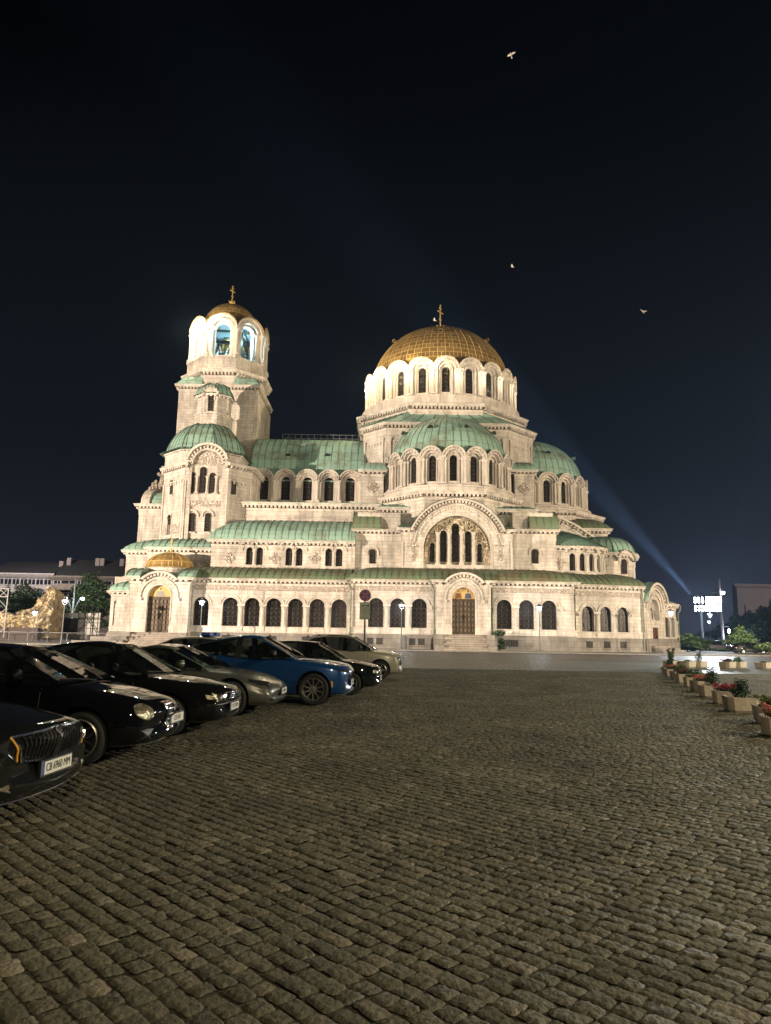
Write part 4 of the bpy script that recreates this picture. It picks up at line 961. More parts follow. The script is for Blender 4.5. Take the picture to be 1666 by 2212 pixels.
# lower tier of the crossing: chamfered square with roofs over the corners
hf, ho = 8.35, 12.6; VL = [(MX-hf, MY-ho), (MX+hf, MY-ho), (MX+ho, MY-hf), (MX+ho, MY+hf), (MX+hf, MY+ho), (MX-hf, MY+ho), (MX-11.5, MY+hf), (MX-11.5, MY-9.3)]
zlt = az(860, 919, 96.5)
LW = walls(VL, 14, zlt, .6, 1.1, closed=True, frz=True)
VO = octpts(MX, MY, 12.0); VO = [VO[0], VO[1], VO[2], VO[3], VO[4], VO[5], VO[6], VO[7]]
mb = MB(); sb = MB(); zr = az(860, 901, 96.8)+.9
def grow(V, cx, cy, f): return [(cx+(x-cx)*f, cy+(y-cy)*f) for x, y in V]
VG = grow(VL, MX, MY, 1.045); VI = grow(VO, MX, MY, .96)
for k in range(8):
    A, B_, a, b = VG[k], VG[(k+1) % 8], VI[k], VI[(k+1) % 8]
    mb.face([(*A, zlt+.04), (*B_, zlt+.04), (*b, zr), (*a, zr)], [(0, 0), (5, 0), (5, 2), (0, 2)])
    for j in range(8): P0 = Vector((*A, zlt+.08)).lerp(Vector((*B_, zlt+.08)), j/8); P1 = Vector((*a, zr+.05)).lerp(Vector((*b, zr+.05)), j/8); tube(mb, [P0, P1], .05, 4, caps=False, mi=1)
o = part(mb, 'roof', [M['copper'], M['seam']])
mb = MB()
for i in (0, 1, 7):
    f_, L_ = LW[i]
    segs = [(0.3, L_-.3)] if i != 0 else [(.4, 3.6), (L_-3.6, L_-.4)]
    for a, b in segs:
        toothing(mb, f_, a+.5, b-.5, zlt-2.6)
        for s in (a, b-.3): box(mb, f_, s, s+.3, -.2, 0, 14, zlt-2.4, TR); box(mb, f_, s-.06, s+.36, -.26, 0, zlt-2.4, zlt-2.1, TR)
part(mb, 'wall', STO)
# ledge lamps round the main drum
for k in (-5, -4, -3, -2, -1):
    a = d18*(k+.5); r = MR+1.05
    point('ledge_lamp', (MX+r*sin(a), MY-r*cos(a), zmp+.5), 1300 if k < -1 else 650, (1, .83, .5), .12)
for k in (0, 1, 2, 3, 4):
    a = d18*(k+.5); r = MR+1.15
    point('ledge_lamp', (MX+r*sin(a), MY-r*cos(a), zmp-1.0), 170, (1, .83, .55), .12)

# ---------------------------------------------------------------- south transept
TX, TY, TRd = 8.25, 93.4, 8.15
d20 = radians(20)
ztb, ztt = az(981, 1046, 85.5), az(981, 964, 85.3); ztp = ztt-TRd*d20/2
D2, pf = drum(TX, TY, TRd, [d20*k for k in range(-5, 6)], d20, ztb, ztp, az(968, 901, 93.4)-.4, .5, az(981, 1038, 85.5), 'copper', 'seam', 48, 0, 2*pi)
bulls(TX, TY, TRd, pf, [radians(a) for a in (-63, -24, 15, 55)], .42, 'copper', D2, .42)
mb = MB(); lathe(mb, TX, TY, [(TRd-1.2, ztb-1), (TRd-1.2, ztp+1.2)], 40); part(mb, 'drum_core', M['dark'])
zt_c = az(970, 1062, 84.9)
mb = MB(); extr(mb, Round(TX, TY, TRd+.45), [(0, zt_c-.4), (0, ztb-.45), (-.15, ztb-.35), (-.15, ztb-.15), (.8, ztb)], -TRd*2, TRd*2); part(mb, 'drum_base', M['trim'])
walls(octpts(TX, TY, 8.6), zt_c-3, zt_c, .6, 1.05, closed=True, frz=False)
mb = MB(); lathe(mb, TX, TY, [(9.9, zt_c+.02), (8.3, zt_c+.3)], 8, rot=pi/8); part(mb, 'roof', M['copper_old'])
# broad block under it
YT3 = 87.0
xt0, xt1 = ax(823, 1120, YT3), ax(1152, 1120, YT3); zt3 = az(823, 1097, YT3)
walls([(xt0, 97), (xt0, YT3), (xt1, YT3), (xt1, 97)], 8.6, zt3, .55, .95, frz=True)
roof(Flat(xt0, YT3, 0), curve_prof(-.5, zt3+.04, 3.2, zt_c-.9, 5, .7), -.5, xt1-xt0+.5, .9, .9, .8)
# side piers with steep green roofs
YPp = 85.0
for a, b, cwin in ((767, 868, 805), (1106, 1202, 1156)):
    x0, x1 = ax(a, 1200, YPp), ax(b, 1200, YPp); ze = az((a+b)/2, 1144, YPp)
    V = [(x0, 92), (x0, YPp), (x1, YPp), (x1, 92)]
    W_ = walls(V, 8.6, ze, .45, .8, frz=True)
    f_ = W_[1][0]; c = ax(cwin, 1200, YPp)-x0; zs, zt = az(cwin, 1218, YPp), az(cwin, 1186, YPp)
    mb = MB(); window(f_, c, .38, zs, zt-.38, -.03, 'single'); arch_ring(mb, f_, c, zt-.38, .56, .72, -.14, 0, 14, 0, pi, 0, legs=.35); box(mb, f_, c-.55, c+.55, -.16, 0, zs-.15, zs)
    extr(mb, f_, [(-.05, 8.6), (-.2, 9.2), (-.05, 9.45), (0, 9.5)], 0, x1-x0, 1, 1)
    part(mb, 'window_mouldings', M['trim'])
    xa_, xb_ = (0, ax(822, 1125, YPp)-x0) if a < 900 else (ax(1143, 1125, YPp)-x0, x1-x0)
    roof(f_, curve_prof(-.45, ze+.04, 2.4, az((a+b)/2, 1106, YPp+2.4), 7, .9), xa_-(.3 if a < 900 else 0), xb_+(.0 if a < 900 else .3), 0 if a < 900 else .0, .0, .8, True)
    bb = MB(); bx(bb, x0+.2, x1-.2, YPp+.3, 92, ze-.3, az((a+b)/2, 1108, YPp+2.4)-.3); part(bb, 'wall', M['stone'])
# great round gable with five windows
YG = 83.3
g0, g1 = ax(867, 1200, YG), ax(1107, 1200, YG); gc = (g0+g1)/2; LG = g1-g0; fG = Flat(g0, YG, 0); cG = ax(988.5, 1180, YG)-g0
zsG = az(989, 1186, YG); zeG = az(867, 1141, YG); zoG = az(991, 1078, YG); riG = 3.95; roG = zoG-zsG
mb = MB()
rgG = roG-.15; n = 40; zt_ = zeG-.6
arch_bay(mb, fG, cG, 2*rgG, 9.3, 0, riG, 9.35, zsG, 0, 1.0, rnd=True, n=40, mi=ST, mir=TR)
wallq(mb, fG, 0, cG-rgG, 9.3, zt_, 0, ST); wallq(mb, fG, cG+rgG, LG, 9.3, zt_, 0, ST)
OUT = [(cG+rgG*cos(pi*i/n), zsG+rgG*sin(pi*i/n)) for i in range(n+1)]
for p, q in zip(OUT, OUT[1:]):
    if min(p[1], q[1]) < zt_:
        e = cG+rgG if p[0] > cG else cG-rgG
        F4 = [(p[0], min(p[1], zt_)), (e, min(p[1], zt_)), (e, min(q[1], zt_)), (q[0], min(q[1], zt_))]; mb.face([fG(x, 0, z) for x, z in F4], F4, ST)
wallq(mb, fG, 0, LG, 8.4, 9.3, -.06, ST)
t0 = math.asin((zeG-.25-zsG)/roG)
arch_ring(mb, fG, cG, zsG, roG-.22, roG, -.75, .0, 30, .36, pi-.36, TR)
arch_ring(mb, fG, cG, zsG, roG-.85, roG-.72, -.22, 0, 30, .14, pi-.14, TR)
m = 34
for i in range(m):
    x = .36+(pi-.72)*(i+.5)/m
    for (ra, rb_, dd, ww_) in ((roG-.52, roG-.22, -.5, .022), (roG-1.2, roG-.86, -.12, .03)):
        P = [(cG+r*cos(y), zsG+r*sin(y)) for r, y in ((ra, x-ww_), (rb_, x-ww_), (rb_, x+ww_), (ra, x+ww_))]
        mb.face([fG(p[0], dd, p[1]) for p in P], None, TR)
        for j in range(4): p, q = P[j], P[(j+1) % 4]; mb.face([fG(p[0], dd, p[1]), fG(q[0], dd, q[1]), fG(q[0], 0, q[1]), fG(p[0], 0, p[1])], None, TR)
arch_ring(mb, fG, cG, zsG, riG, riG+.16, -.08, 0, 26, 0, pi, TR, legs=2.2)
box(mb, fG, 0, .22, -.12, .0, 9.3, zeG-1.6, TR); box(mb, fG, LG-.22, LG, -.12, 0, 9.3, zeG-1.6, TR)
# tympanum set back, pierced by five windows
W5 = ((934, .27, 1173, 1214), (958, .40, 1146, 1214), (984, .44, 1131, 1214), (1011.5, .37, 1148, 1214), (1036, .27, 1175, 1214))
dT = 1.0
G = [(cG+(riG+.02)*cos(pi*i/24), zsG+(riG+.02)*sin(pi*i/24)) for i in range(25)]
mb.face([fG(x, dT+.1, z) for x, z in G][::-1], None, CG); wallq(mb, fG, cG-riG, cG+riG, 9.35, zsG, dT+.1, CG)
box(mb, fG, cG-riG, cG+riG, .2, dT+.1, 9.35, 9.8, TR)
arch_ring(mb, fG, cG, zsG, riG-.35, riG-.2, dT-.1, dT+.1, 24, 0, pi, CG)
for q in (-1, 1):
    p = (cG+q*.95, az(989, 1126, YG)); arch_ring(mb, fG, p[0], p[1], .28, .4, dT-.12, dT+.1, 14, 0, 2*pi, CG)
    for k in range(3): arch_ring(mb, fG, cG+q*(1.75+.55*k), p[1]-.55-.7*k, .16, .3, dT-.06, dT+.1, 10, 0, 2*pi, CG)
part(mb, 'gable_wall', STO)
for q, hw, yt, yb in W5:
    Yw = YG+dT; c = ax(q, 1190, Yw)-g0; zt, zs = az(q, yt, Yw), az(q, yb, Yw)
    window(fG, c, hw, zs, zt-hw, dT+.02, 'single')
    mb = MB(); arch_ring(mb, fG, c, zt-hw, hw+.02, hw+.15, dT-.16, dT+.1, 14, 0, pi, 0, legs=.8 if hw > .3 else .2); part(mb, 'window_mouldings', M['carved_gold'])
for q in (946, 970.5, 997.5, 1023.5):
    Yw = YG+.55; column(ax(q, 1190, Yw), Yw, 9.9, az(q, 1149 if 0 else 1150, Yw), .2)
ib = MB()
for q in (970.5, 997.5): x = ax(q, 1190, YG+.6)-g0; box(ib, fG, x-.22, x+.22, .4, 1.05, az(q, 1150, YG+.55), az(q, 1136, YG+.55))
part(ib, 'impost', M['carved_gold'])
for q in (892.5, 1081):    # big carved crosses
    mb = MB(); c = ax(q, 1190, YG)-g0; z = az(q, 1190, YG)
    def knob(s, zz, r):
        R8 = [(s+r*cos(k*pi/4), zz+r*sin(k*pi/4)) for k in range(8)]; mb.face([fG(a, -.13, b) for a, b in R8][::-1], None, 1)
        for k in range(8): p, w_ = R8[k], R8[(k+1) % 8]; mb.face([fG(p[0], -.13, p[1]), fG(w_[0], -.13, w_[1]), fG(w_[0], 0, w_[1]), fG(p[0], 0, p[1])], None, 0)
    for s, zz, r in ((0, 1.25, .16), (0, .95, .15), (0, .6, .17), (-.3, .6, .15), (.3, .6, .15), (-.5, .6, .12), (.5, .6, .12), (0, .25, .14), (0, -.05, .14), (0, -.35, .15), (-.2, -.55, .13), (.2, -.55, .13), (0, -.8, .15), (0, -1.05, .12)): knob(c+s, z+zz, r)
    o = part(mb, 'carved_cross', [M['trim'], M['carved']])
cb = MB(); hh = roG*cos(t0)
cornice(cb, fG, zeG, 0, cG-hh+.1, 1, 0, .5, .75); cornice(cb, fG, zeG, cG+hh-.1, LG, 0, 1, .5, .75)
f_ = Flat(g1, YG, pi/2); cornice(cb, f_, zeG, 0, 2, 1, 0, .5, .75); f_ = Flat(g0, YG+2, -pi/2); cornice(cb, f_, zeG, 0, 2, 0, 1, .5, .75)
part(cb, 'cornice', M['trim'])
mb = MB()
for x in (g0, g1): mb.face([(x, YG, 8.4), (x, YG+4, 8.4), (x, YG+4, zeG-.6), (x, YG, zeG-.6)], [(0, 0), (4, 0), (4, 5), (0, 5)])
part(mb, 'wall', M['stone'])
rb = MB(); rr = roG+.06
for i in range(30):
    x, y = .36+(pi-.72)*i/30, .36+(pi-.72)*(i+1)/30
    rb.face([fG(cG+rr*cos(x), -.85, zsG+rr*sin(x)), fG(cG+rr*cos(y), -.85, zsG+rr*sin(y)), fG(cG+rr*cos(y), 4.5, zsG+rr*sin(y)), fG(cG+rr*cos(x), 4.5, zsG+rr*sin(x))], [(rr*x, 0), (rr*y, 0), (rr*y, 5), (rr*x, 5)])
for s0, s1 in ((-.4, cG-hh+.3), (cG+hh-.3, LG+.4)): rb.face([fG(s0, -.55, zeG+.04), fG(s1, -.55, zeG+.04), fG(s1, 3.5, zeG+1.0), fG(s0, 3.5, zeG+1.0)])
part(rb, 'roof', M['copper'])

# ---------------------------------------------------------------- nave: aisle wall, clerestory arcade, barrel roof
YA = 90.0
xn0, xn1 = ax(480, 1100, YA), ax(824, 1100, YA); zna_ = az(640, 1088, YA)
walls([(xn0, YA), (xn1, YA)], 11, zna_, .6, 1.0, frz=True)
mb = MB(); fA = Flat(xn0, YA, 0); zz = az(600, 1117, YA); extr(mb, fA, [(0, zz), (-.14, zz+.04), (-.14, zz+.16), (0, zz+.2)], 2.5, xn1-xn0-1); part(mb, 'wall', M['trim'])
roof(fA, [(-.55, zna_+.04), (2, zna_+.45), (6.0, zna_+.9)], 0, xn1-xn0, 0, 0, .9)
YC = 96.0
zcs, zct = az(663, 1079, YC), az(663, 1015, YC); ncx = [ax(q, 1055, YC) for q in (568, 615.5, 663, 710, 756)]
wc = (ncx[-1]-ncx[0])/4; zcp = zct-wc/2; xo = ax(541, 1055, YC); fC = Flat(xo, YC, 0); xe = ax(783, 1055, YC)
mb = MB(); rb = MB()
wallq(mb, fC, 0, ncx[0]-xo-wc/2, zna_, zcp+.8, 0, ST); wallq(mb, fC, ncx[-1]-xo+wc/2, xe-xo+2, zna_, zcp+.8, 0, ST); wallq(mb, fC, 0, xe-xo, zna_, zcs-.4, -.12, TR)
hwC = .62
for x in ncx:
    c = x-xo
    arch_bay(mb, fC, c, wc, zcs-.4, 0, wc*.37, zcs-.35, zcp, 0, .4, rnd=True, mi=TR)
    arch_bay(mb, fC, c, wc*.76, zcs-.4, 0, wc*.28, zcs-.3, zcp, .38, .7, rnd=True, mi=TR)
    arch_bay(mb, fC, c, wc*.58, zcs-.4, 0, hwC, zcs, zcp, .68, 1.0, rnd=True, mi=TR)
    arch_ring(mb, fC, c, zcp, wc/2-.12, wc/2+.08, -.3, .1, 16, 0, pi, TR); arch_ring(mb, fC, c, zcp, wc*.37, wc*.37+.1, -.08, 0, 14, 0, pi, TR, dent=.2); arch_ring(mb, fC, c, zcp, wc*.28, wc*.28+.08, .26, .38, 14, 0, pi, TR, dent=.14)
    window(fC, c, hwC, zcs, zcp, .9, 'single')
    for s, d, r in ((wc*.5, -.05, .2), (wc*.36, .2, .13), (-wc*.36, .2, .13)): p = fC(c+s, d, 0); column(p[0], p[1], zcs-.1, zcp, r)
    box(mb, fC, c+wc*.5-.3, c+wc*.5+.3, -.35, .2, zcs-.45, zcs-.1, TR)
    rr = wc/2+.1
    for i in range(10):
        a, b = .15+(pi-.3)*i/10, .15+(pi-.3)*(i+1)/10
        rb.face([fC(c+rr*cos(a), -.36, zcp+rr*sin(a)), fC(c+rr*cos(b), -.36, zcp+rr*sin(b)), fC(c+rr*.9*cos(b), 2.2, zcp+rr*1.05*sin(b)), fC(c+rr*.9*cos(a), 2.2, zcp+rr*1.05*sin(a))])
part(mb, 'clerestory_wall', STO); part(rb, 'roof', M['copper'])
zrd = az(660, 950, 104)
prof = [(.98, zcp+.2)]+[(p[0]+1.0, p[1]) for p in curve_prof(0, zcp+.9, 7.7, zrd, 9, .9)]+[(12, zrd+.1)]
o = roof(fC, prof, ax(556, 985, 100)-xo-.3, -3.1-xo, 0, 0, .92)
for q in (623, 707.5):
    Y_ = YC+2.2; x = ax(q, 985, Y_); z = az(q, 986, Y_); mb = MB()
    G = [(x+.42*cos(pi*k/8), z+.42*sin(pi*k/8)) for k in range(9)]
    for k in range(8): mb.face([(G[k][0], Y_-.3, G[k][1]), (G[k+1][0], Y_-.3, G[k+1][1]), (x, Y_+1.3, z+.3), (x, Y_+1.3, z+.3)][:3])
    mb.face([(a, Y_-.25, b) for a, b in G][::-1], None, 1); mb.build('roof_vent', [M['copper'], M['dark']], o)
rl = MB(); YRr = 105
xr_, xr2 = ax(611, 940, YRr), ax(775, 940, YRr); zz = zrd
for h in (.5, 1.1): tube(rl, [(xr_, YRr, zz+h), (xr2, YRr, zz+h)], .035, 4)
for i in range(13): x = xr_+(xr2-xr_)*i/12; tube(rl, [(x, YRr, zz-.3), (x, YRr, zz+1.1)], .035, 4)
part(rl, 'roof_railing', simple('grey_steel', (.25, .25, .26), .5, .3))
rl = MB(); xh, xh2 = ax(771, 925, 100), ax(779, 897, 100); Y_ = 99.5
for k in range(7): z = az(775, 942-k*7.2, Y_); r = .5; cxl = xh+(xh2-xh)*k/6+.3; tube(rl, [(cxl+r*cos(t*pi/6), Y_+r*sin(t*pi/6), z) for t in range(13)], .03, 4)
for s in (-.5, .5): tube(rl, [(xh+.3+s, Y_, az(775, 950, Y_)), (xh2+.3+s, Y_, az(775, 897, Y_))], .035, 4)
part(rl, 'roof_ladder', M['iron'])
# crosses carved on the shoulders beside the drum, with their little roofs
for a, b, yc_ in ((781, 829, 1053), (1112, 1154, 1056)):
    Y_ = 91.5; x0, x1 = ax(a, 1050, Y_), ax(b, 1050, Y_); ze = az((a+b)/2, 1016, Y_)
    W_ = walls([(x0, 97), (x0, Y_), (x1, Y_), (x1, 97)], zt3-1, ze, .45, .8, frz=False)
    roof(W_[1][0], curve_prof(-.45, ze+.04, 2.6, az((a+b)/2, 999, Y_+2.2), 5, .8), -.4, x1-x0+.4, .5, .5, .8)
    f_ = W_[1][0]; mb = MB(); c = (x1-x0)/2; z = az((a+b)/2, yc_, Y_)
    for s, zz, r in ((0, 0, .3), (0, .55, .24), (0, -.55, .24), (.55, 0, .24), (-.55, 0, .24), (.38, .38, .16), (-.38, .38, .16), (.38, -.38, .16), (-.38, -.38, .16)):
        R8 = [(c+s+r*cos(k*pi/4), z+zz+r*sin(k*pi/4)) for k in range(8)]; mb.face([f_(p, -.12, q) for p, q in R8][::-1])
        for k in range(8): p, q = R8[k], R8[(k+1) % 8]; mb.face([f_(p[0], -.12, p[1]), f_(q[0], -.12, q[1]), f_(q[0], 0, q[1]), f_(p[0], 0, p[1])])
    part(mb, 'carved_cross', M['carved'])

# ---------------------------------------------------------------- east apse
EX, EY, ER = 22.0, 108.0, 8.4
zeb, zet = az(1205, 1090, 99.6), az(1205, 1021, 99.6); zep = zet-ER*d20/2
D3, pf = drum(EX, EY, ER, [d20*(k+.35) for k in range(-2, 8)], d20, zeb, zep, az(1150, 958, 108), .52, az(1205, 1086, 99.6), 'copper', 'seam', 48, 0, 2*pi)
bulls(EX, EY, ER, pf, [radians(a) for a in (12, 60)], .42, 'copper', D3, .42)
mb = MB(); lathe(mb, EX, EY, [(ER-1.2, zeb-1), (ER-1.2, zep+1.2)], 40); part(mb, 'drum_core', M['dark'])
ze_c = az(1230, 1105, 99)
mb = MB(); extr(mb, Round(EX, EY, ER+.5), [(0, ze_c-.4), (0, zeb-.45), (-.2, zeb-.35), (-.2, zeb-.15), (.8, zeb)], -ER*1.2, ER*2.6); part(mb, 'drum_base', M['trim'])
walls(octpts(EX, EY, 9.6), ze_c-4, ze_c, .6, 1.0, closed=True, frz=True)
mb = MB(); lathe(mb, EX, EY, [(10.6, ze_c+.02), (9.0, ze_c+.4)], 8, rot=pi/8); part(mb, 'roof', M['copper_old'])
# sweeping half gable beside it
YH = 93.0
path = [(1150, 1100), (1190, 1113), (1215, 1120), (1240, 1132), (1262, 1146), (1282, 1159), (1300, 1169), (1322, 1176)]
mb = MB(); P = [(ax(x, y, YH), az(x, y, YH)) for x, y in path]
for (a, za), (b, zb) in zip(P, P[1:]):
    L_ = math.hypot(b-a, zb-za); n_ = ((za-zb)/L_, (b-a)/L_)
    def pt(s, o_, d): return (a+(b-a)*s+n_[0]*o_, YH+d, za+(zb-za)*s+n_[1]*o_)
    for o0, o1, d in ((-.28, 0, -.6), (-.9, -.28, -.1)):
        mb.face([pt(0, o0, d), pt(1, o0, d), pt(1, o1, d), pt(0, o1, d)])
        mb.face([pt(0, o0, d), pt(1, o0, d), pt(1, o0, .2), pt(0, o0, .2)]); mb.face([pt(0, o1, d), pt(1, o1, d), pt(1, o1, 6), pt(0, o1, 6)])
    m = max(1, int(L_/.5))
    for i in range(m):
        s = (i+.3)/m; e = (i+.7)/m
        mb.face([pt(s, -.55, -.42), pt(e, -.55, -.42), pt(e, -.28, -.42), pt(s, -.28, -.42)]); mb.face([pt(s, -.55, -.42), pt(e, -.55, -.42), pt(e, -.55, 0), pt(s, -.55, 0)])
        for q in (s, e): mb.face([pt(q, -.55, -.42), pt(q, -.28, -.42), pt(q, -.28, 0), pt(q, -.55, 0)])
    mb.face([(a, YH, 8.5), (b, YH, 8.5), (b, YH, zb), (a, YH, za)], [(a, 8.5), (b, 8.5), (b, zb), (a, za)])
part(mb, 'gable_wall', M['trim'])
# small hipped block behind
YI = 97.0
x0, x1 = ax(1235, 1150, YI), ax(1311, 1150, YI); ze = az(1300, 1143, YI)
walls([(x0, YI), (x1, YI), (x1, YI+8)], 12, ze, .6, 1.0, frz=True); roof(Flat(x0, YI, 0), curve_prof(-.5, ze+.04, 3.0, az(1280, 1121, YI+3), 5, .6), -.2, x1-x0+.5, 0, 1.0, .8, True)
# exedra with slim windows
XX, XY, XR = ax(1232, 1200, 89), 89.3, 4.1
zxe = az(1245, 1180, 85.3); zxs, zxt = az(1258, 1233, 85.2), az(1258, 1195, 85.2)
dX = radians(17); mb = MB(); fX0 = Round(XX, XY, XR); wX = XR*dX; hwx = .36
angs = [radians(-10)+dX*k for k in range(6)]
for a in angs:
    f_ = Round(XX, XY, XR, a); arch_bay(mb, f_, 0, wX, zxs-.6, zxe-.7, hwx, zxs, zxt-hwx, 0, .5, n=10, mi=ST, mir=TR)
    arch_ring(mb, f_, 0, zxt-hwx, wX/2-.02, wX/2+.1, -.12, 0, 10, .25, pi-.25, TR); arch_ring(mb, f_, 0, zxt-hwx+.35, wX/2-.0, wX/2+.22, -.5, 0, 10, .15, pi-.15, TR)
    window(f_, 0, hwx, zxs, zxt-hwx, .42, 'single')
    p = f_(wX/2, -.02, 0); column(p[0], p[1], zxs+.02, zxt-hwx-.02, .15)
s0 = XR*(angs[0]-dX/2); s1 = XR*(angs[-1]+dX/2)
extr(mb, fX0, [(-.1, 8.4), (-.3, 9.0), (-.3, zxs-.3), (-.1, zxs-.12), (0, zxs)], s0-1.2, s1+.5, 0, 0, TR)
p = fX0(s0, 0, 0); xw_ = ax(1200, 1200, p[1]); wallq(mb, Flat(xw_-.3, p[1], 0), 0, p[0]-xw_+.3, 8.6, zxe-.1, 0, ST)
part(mb, 'exedra_wall', STO)
cb = MB(); cornice(cb, fX0, zxe, s0-.5, s1+.6, 0, 0, .45, .7); cornice(cb, Flat(xw_-.3, p[1], 0), zxe, 0, p[0]-xw_+.3, 0, 0, .45, .7); part(cb, 'cornice', M['trim'])
rb = MB(); sb = MB(); xa_, ya_, za_ = XX-3.2, XY+4.4, az(1190, 1146, XY+3)+.2
prof = []
N_ = 22
E_ = [fX0(s0-1.8+(s1-s0+3.0)*i/N_, -.5, zxe+.04) for i in range(N_+1)]
def rp_(E, t): return (E[0]+(xa_-E[0])*t, E[1]+(ya_-E[1])*t, E[2]+(za_-E[2])*sin(t*pi/2)**.9)
for i in range(N_):
    for j in range(6): rb.face([rp_(E_[i], j/6), rp_(E_[i+1], j/6), rp_(E_[i+1], (j+1)/6), rp_(E_[i], (j+1)/6)], [(i*.6, j*.8), (i*.6+.6, j*.8), (i*.6+.6, j*.8+.8), (i*.6, j*.8+.8)])
    tube(rb, [tuple(Vector(rp_(E_[i], j/6))+Vector((0, 0, .04))) for j in range(7)], .045, 4, caps=False, mi=1)
o = part(rb, 'roof', [M['copper'], M['seam']])
# carved cross left of the exedra
mb = MB(); f_ = Flat(0, p[1], 0); c = ax(1211, 1215, p[1]); z = az(1211, 1215, p[1])
for s, zz, r in ((0, 0, .2), (0, .4, .22), (0, -.4, .22), (.36, 0, .2), (-.36, 0, .2), (0, -.75, .13)): mb.face([f_(c+s+r*cos(k*pi/4), -.12, z+zz+r*sin(k*pi/4)) for k in range(8)][::-1])
part(mb, 'carved_cross', M['carved'])
# south-east octagonal tower
OX, OY, OA = 28.5, 93.2, 3.8
zoe = az(1341, 1196, 90)
OV = octpts(OX, OY, OA, pi/8)
OWs = walls(OV, 8.4, zoe, .5, .9, closed=True, frz=True)
best = min(OWs[:8], key=lambda t: abs(t[0](t[1]/2, 0, 0)[0]/t[0](t[1]/2, 0, 0)[1]-ray(1341, 1220)[0])+(0 if t[0](t[1]/2, 0, 0)[1] < OY else 9))
f_, L_ = best; c = L_/2; Yf = f_(c, 0, 0)[1]; zt, zs = az(1341, 1197, Yf)-.6, az(1341, 1240, Yf)
mb = MB(); window(f_, c, .42, zs, zt-.42, -.10, 'single'); arch_ring(mb, f_, c, zt-.42, .62, .8, -.18, 0, 14, 0, pi, 0, legs=.3); arch_ring(mb, f_, c, zt-.35, 1.05, 1.35, -.5, 0, 16, .1, pi-.1, 0, dent=.14)
G = [(c+1.1*cos(pi*i/14), zt-.35+1.1*sin(pi*i/14)) for i in range(15)]; mb.face([f_(x, -.06, z) for x, z in G][::-1]); part(mb, 'window_mouldings', M['trim'])
eb = MB()
for i in range(10):
    a, b = pi*i/10, pi*(i+1)/10; rr = 1.4; eb.face([f_(c+rr*cos(a), -.6, zt-.35+rr*sin(a)), f_(c+rr*cos(b), -.6, zt-.35+rr*sin(b)), f_(c+rr*cos(b)*.8, 1.6, zt-.35+rr*sin(b)), f_(c+rr*cos(a)*.8, 1.6, zt-.35+rr*sin(a))])
part(eb, 'roof', M['copper'])
zot = az(1313, 1154, OY)-.45
poly_dome(OX, OY, OA+.45, [(1.0, zoe+.03), (.93, zoe+.35)]+[(.9*cos(pi/2*i/7), zoe+.5+(zot-zoe-.5)*sin(pi/2*i/7)) for i in range(1, 8)], pi/8, nseam=4)
# solid body behind the fronts so nothing shows through from the side
bb = MB()
bx(bb, -33, 30, 98.5, 121, 8, zna_-.5); bx(bb, -20, 20, 92.5, 124, 8, zna_-.6); bx(bb, xl+1, 30, 85.5, 128, .2, 8.3); bx(bb, -32.5, xl+2, 86.8, 128, .2, 8.0); bx(bb, -19, 8, 97.3, 118.5, zna_-1, zcp+1)
bx(bb, 20, 27, 90, 100, 8.3, 11.5)
part(bb, 'inner_body', M['stone'])
# ================================================================ parked cars
from mathutils.bvhtree import BVHTree
def paint(name, col, metal=.0, rough=.45): return simple(name, col, rough, metal, .0 if max(col) < .02 else .2, coat=1.0)
M['tyre'] = simple('tyre_rubber', (.012, .012, .012), .8)
M['black'] = simple('black_plastic', (.010, .010, .010), .45)
M['chrome'] = simple('chrome_trim', (.75, .75, .76), .12, 1.)
M['alloy'] = simple('alloy_rim', (.30, .29, .27), .35, .8)
M['lamp_glass'] = simple('headlamp_lens', (.30, .27, .20), .12, .55, .8, noise=.5, nscale=14, bump=.5)
M['lamp_dark'] = simple('smoked_headlamp', (.03, .03, .035), .1, .3, .8)
M['amber'] = simple('amber_reflector', (.75, .36, .03), .3)
M['plate_w'] = simple('plate_white', (.62, .60, .55), .5); M['plate_b'] = simple('plate_blue', (.04, .07, .30), .5); M['ink'] = simple('black_ink', (.01, .01, .01), .6)
def carglass():
    m, n, l, b = mat('tinted_car_glass')
    b.inputs['Base Color'].default_value = (.01, .012, .012, 1); b.inputs['Roughness'].default_value = .03; b.inputs['Specular IOR Level'].default_value = .7
    tr = n.new('ShaderNodeBsdfTransparent'); tr.inputs[0].default_value = (.34, .38, .37, 1); mx_ = n.new('ShaderNodeMixShader'); mx_.inputs[0].default_value = .42
    out = n['Material Output']; l.new(tr.outputs[0], mx_.inputs[1]); l.new(b.outputs[0], mx_.inputs[2]); l.new(mx_.outputs[0], out.inputs[0]); return m
M['carglass'] = carglass()
def lerpf(P, x):
    if x <= P[0][0]: return P[0][1]
    for (a, u), (b, v) in zip(P, P[1:]):
        if x <= b: t = (x-a)/(b-a); t = t*t*(3-2*t)*.5+t*.5; return u+(v-u)*t
    return P[-1][1]
def evalmesh(o, name):
    dg = bpy.context.evaluated_depsgraph_get(); dg.update(); e = o.evaluated_get(dg); me = bpy.data.meshes.new_from_object(e); me.name = name; return me
def text_mesh(s, size, name, m, parent, loc, rot, ext=.002, align='CENTER', sx=1.):
    cu = bpy.data.curves.new(name, 'FONT'); cu.body = s; cu.size = size; cu.extrude = ext; cu.align_x = align; cu.align_y = 'CENTER'
    t = bpy.data.objects.new(name+'_tmp', cu); C.objects.link(t); me = evalmesh(t, name); bpy.data.objects.remove(t); bpy.data.curves.remove(cu)
    me.materials.clear(); me.materials.append(m); o = bpy.data.objects.new(name, me); C.objects.link(o); o.parent = parent; o.location = loc; o.rotation_euler = rot; o.scale = (sx, 1, 1); return o
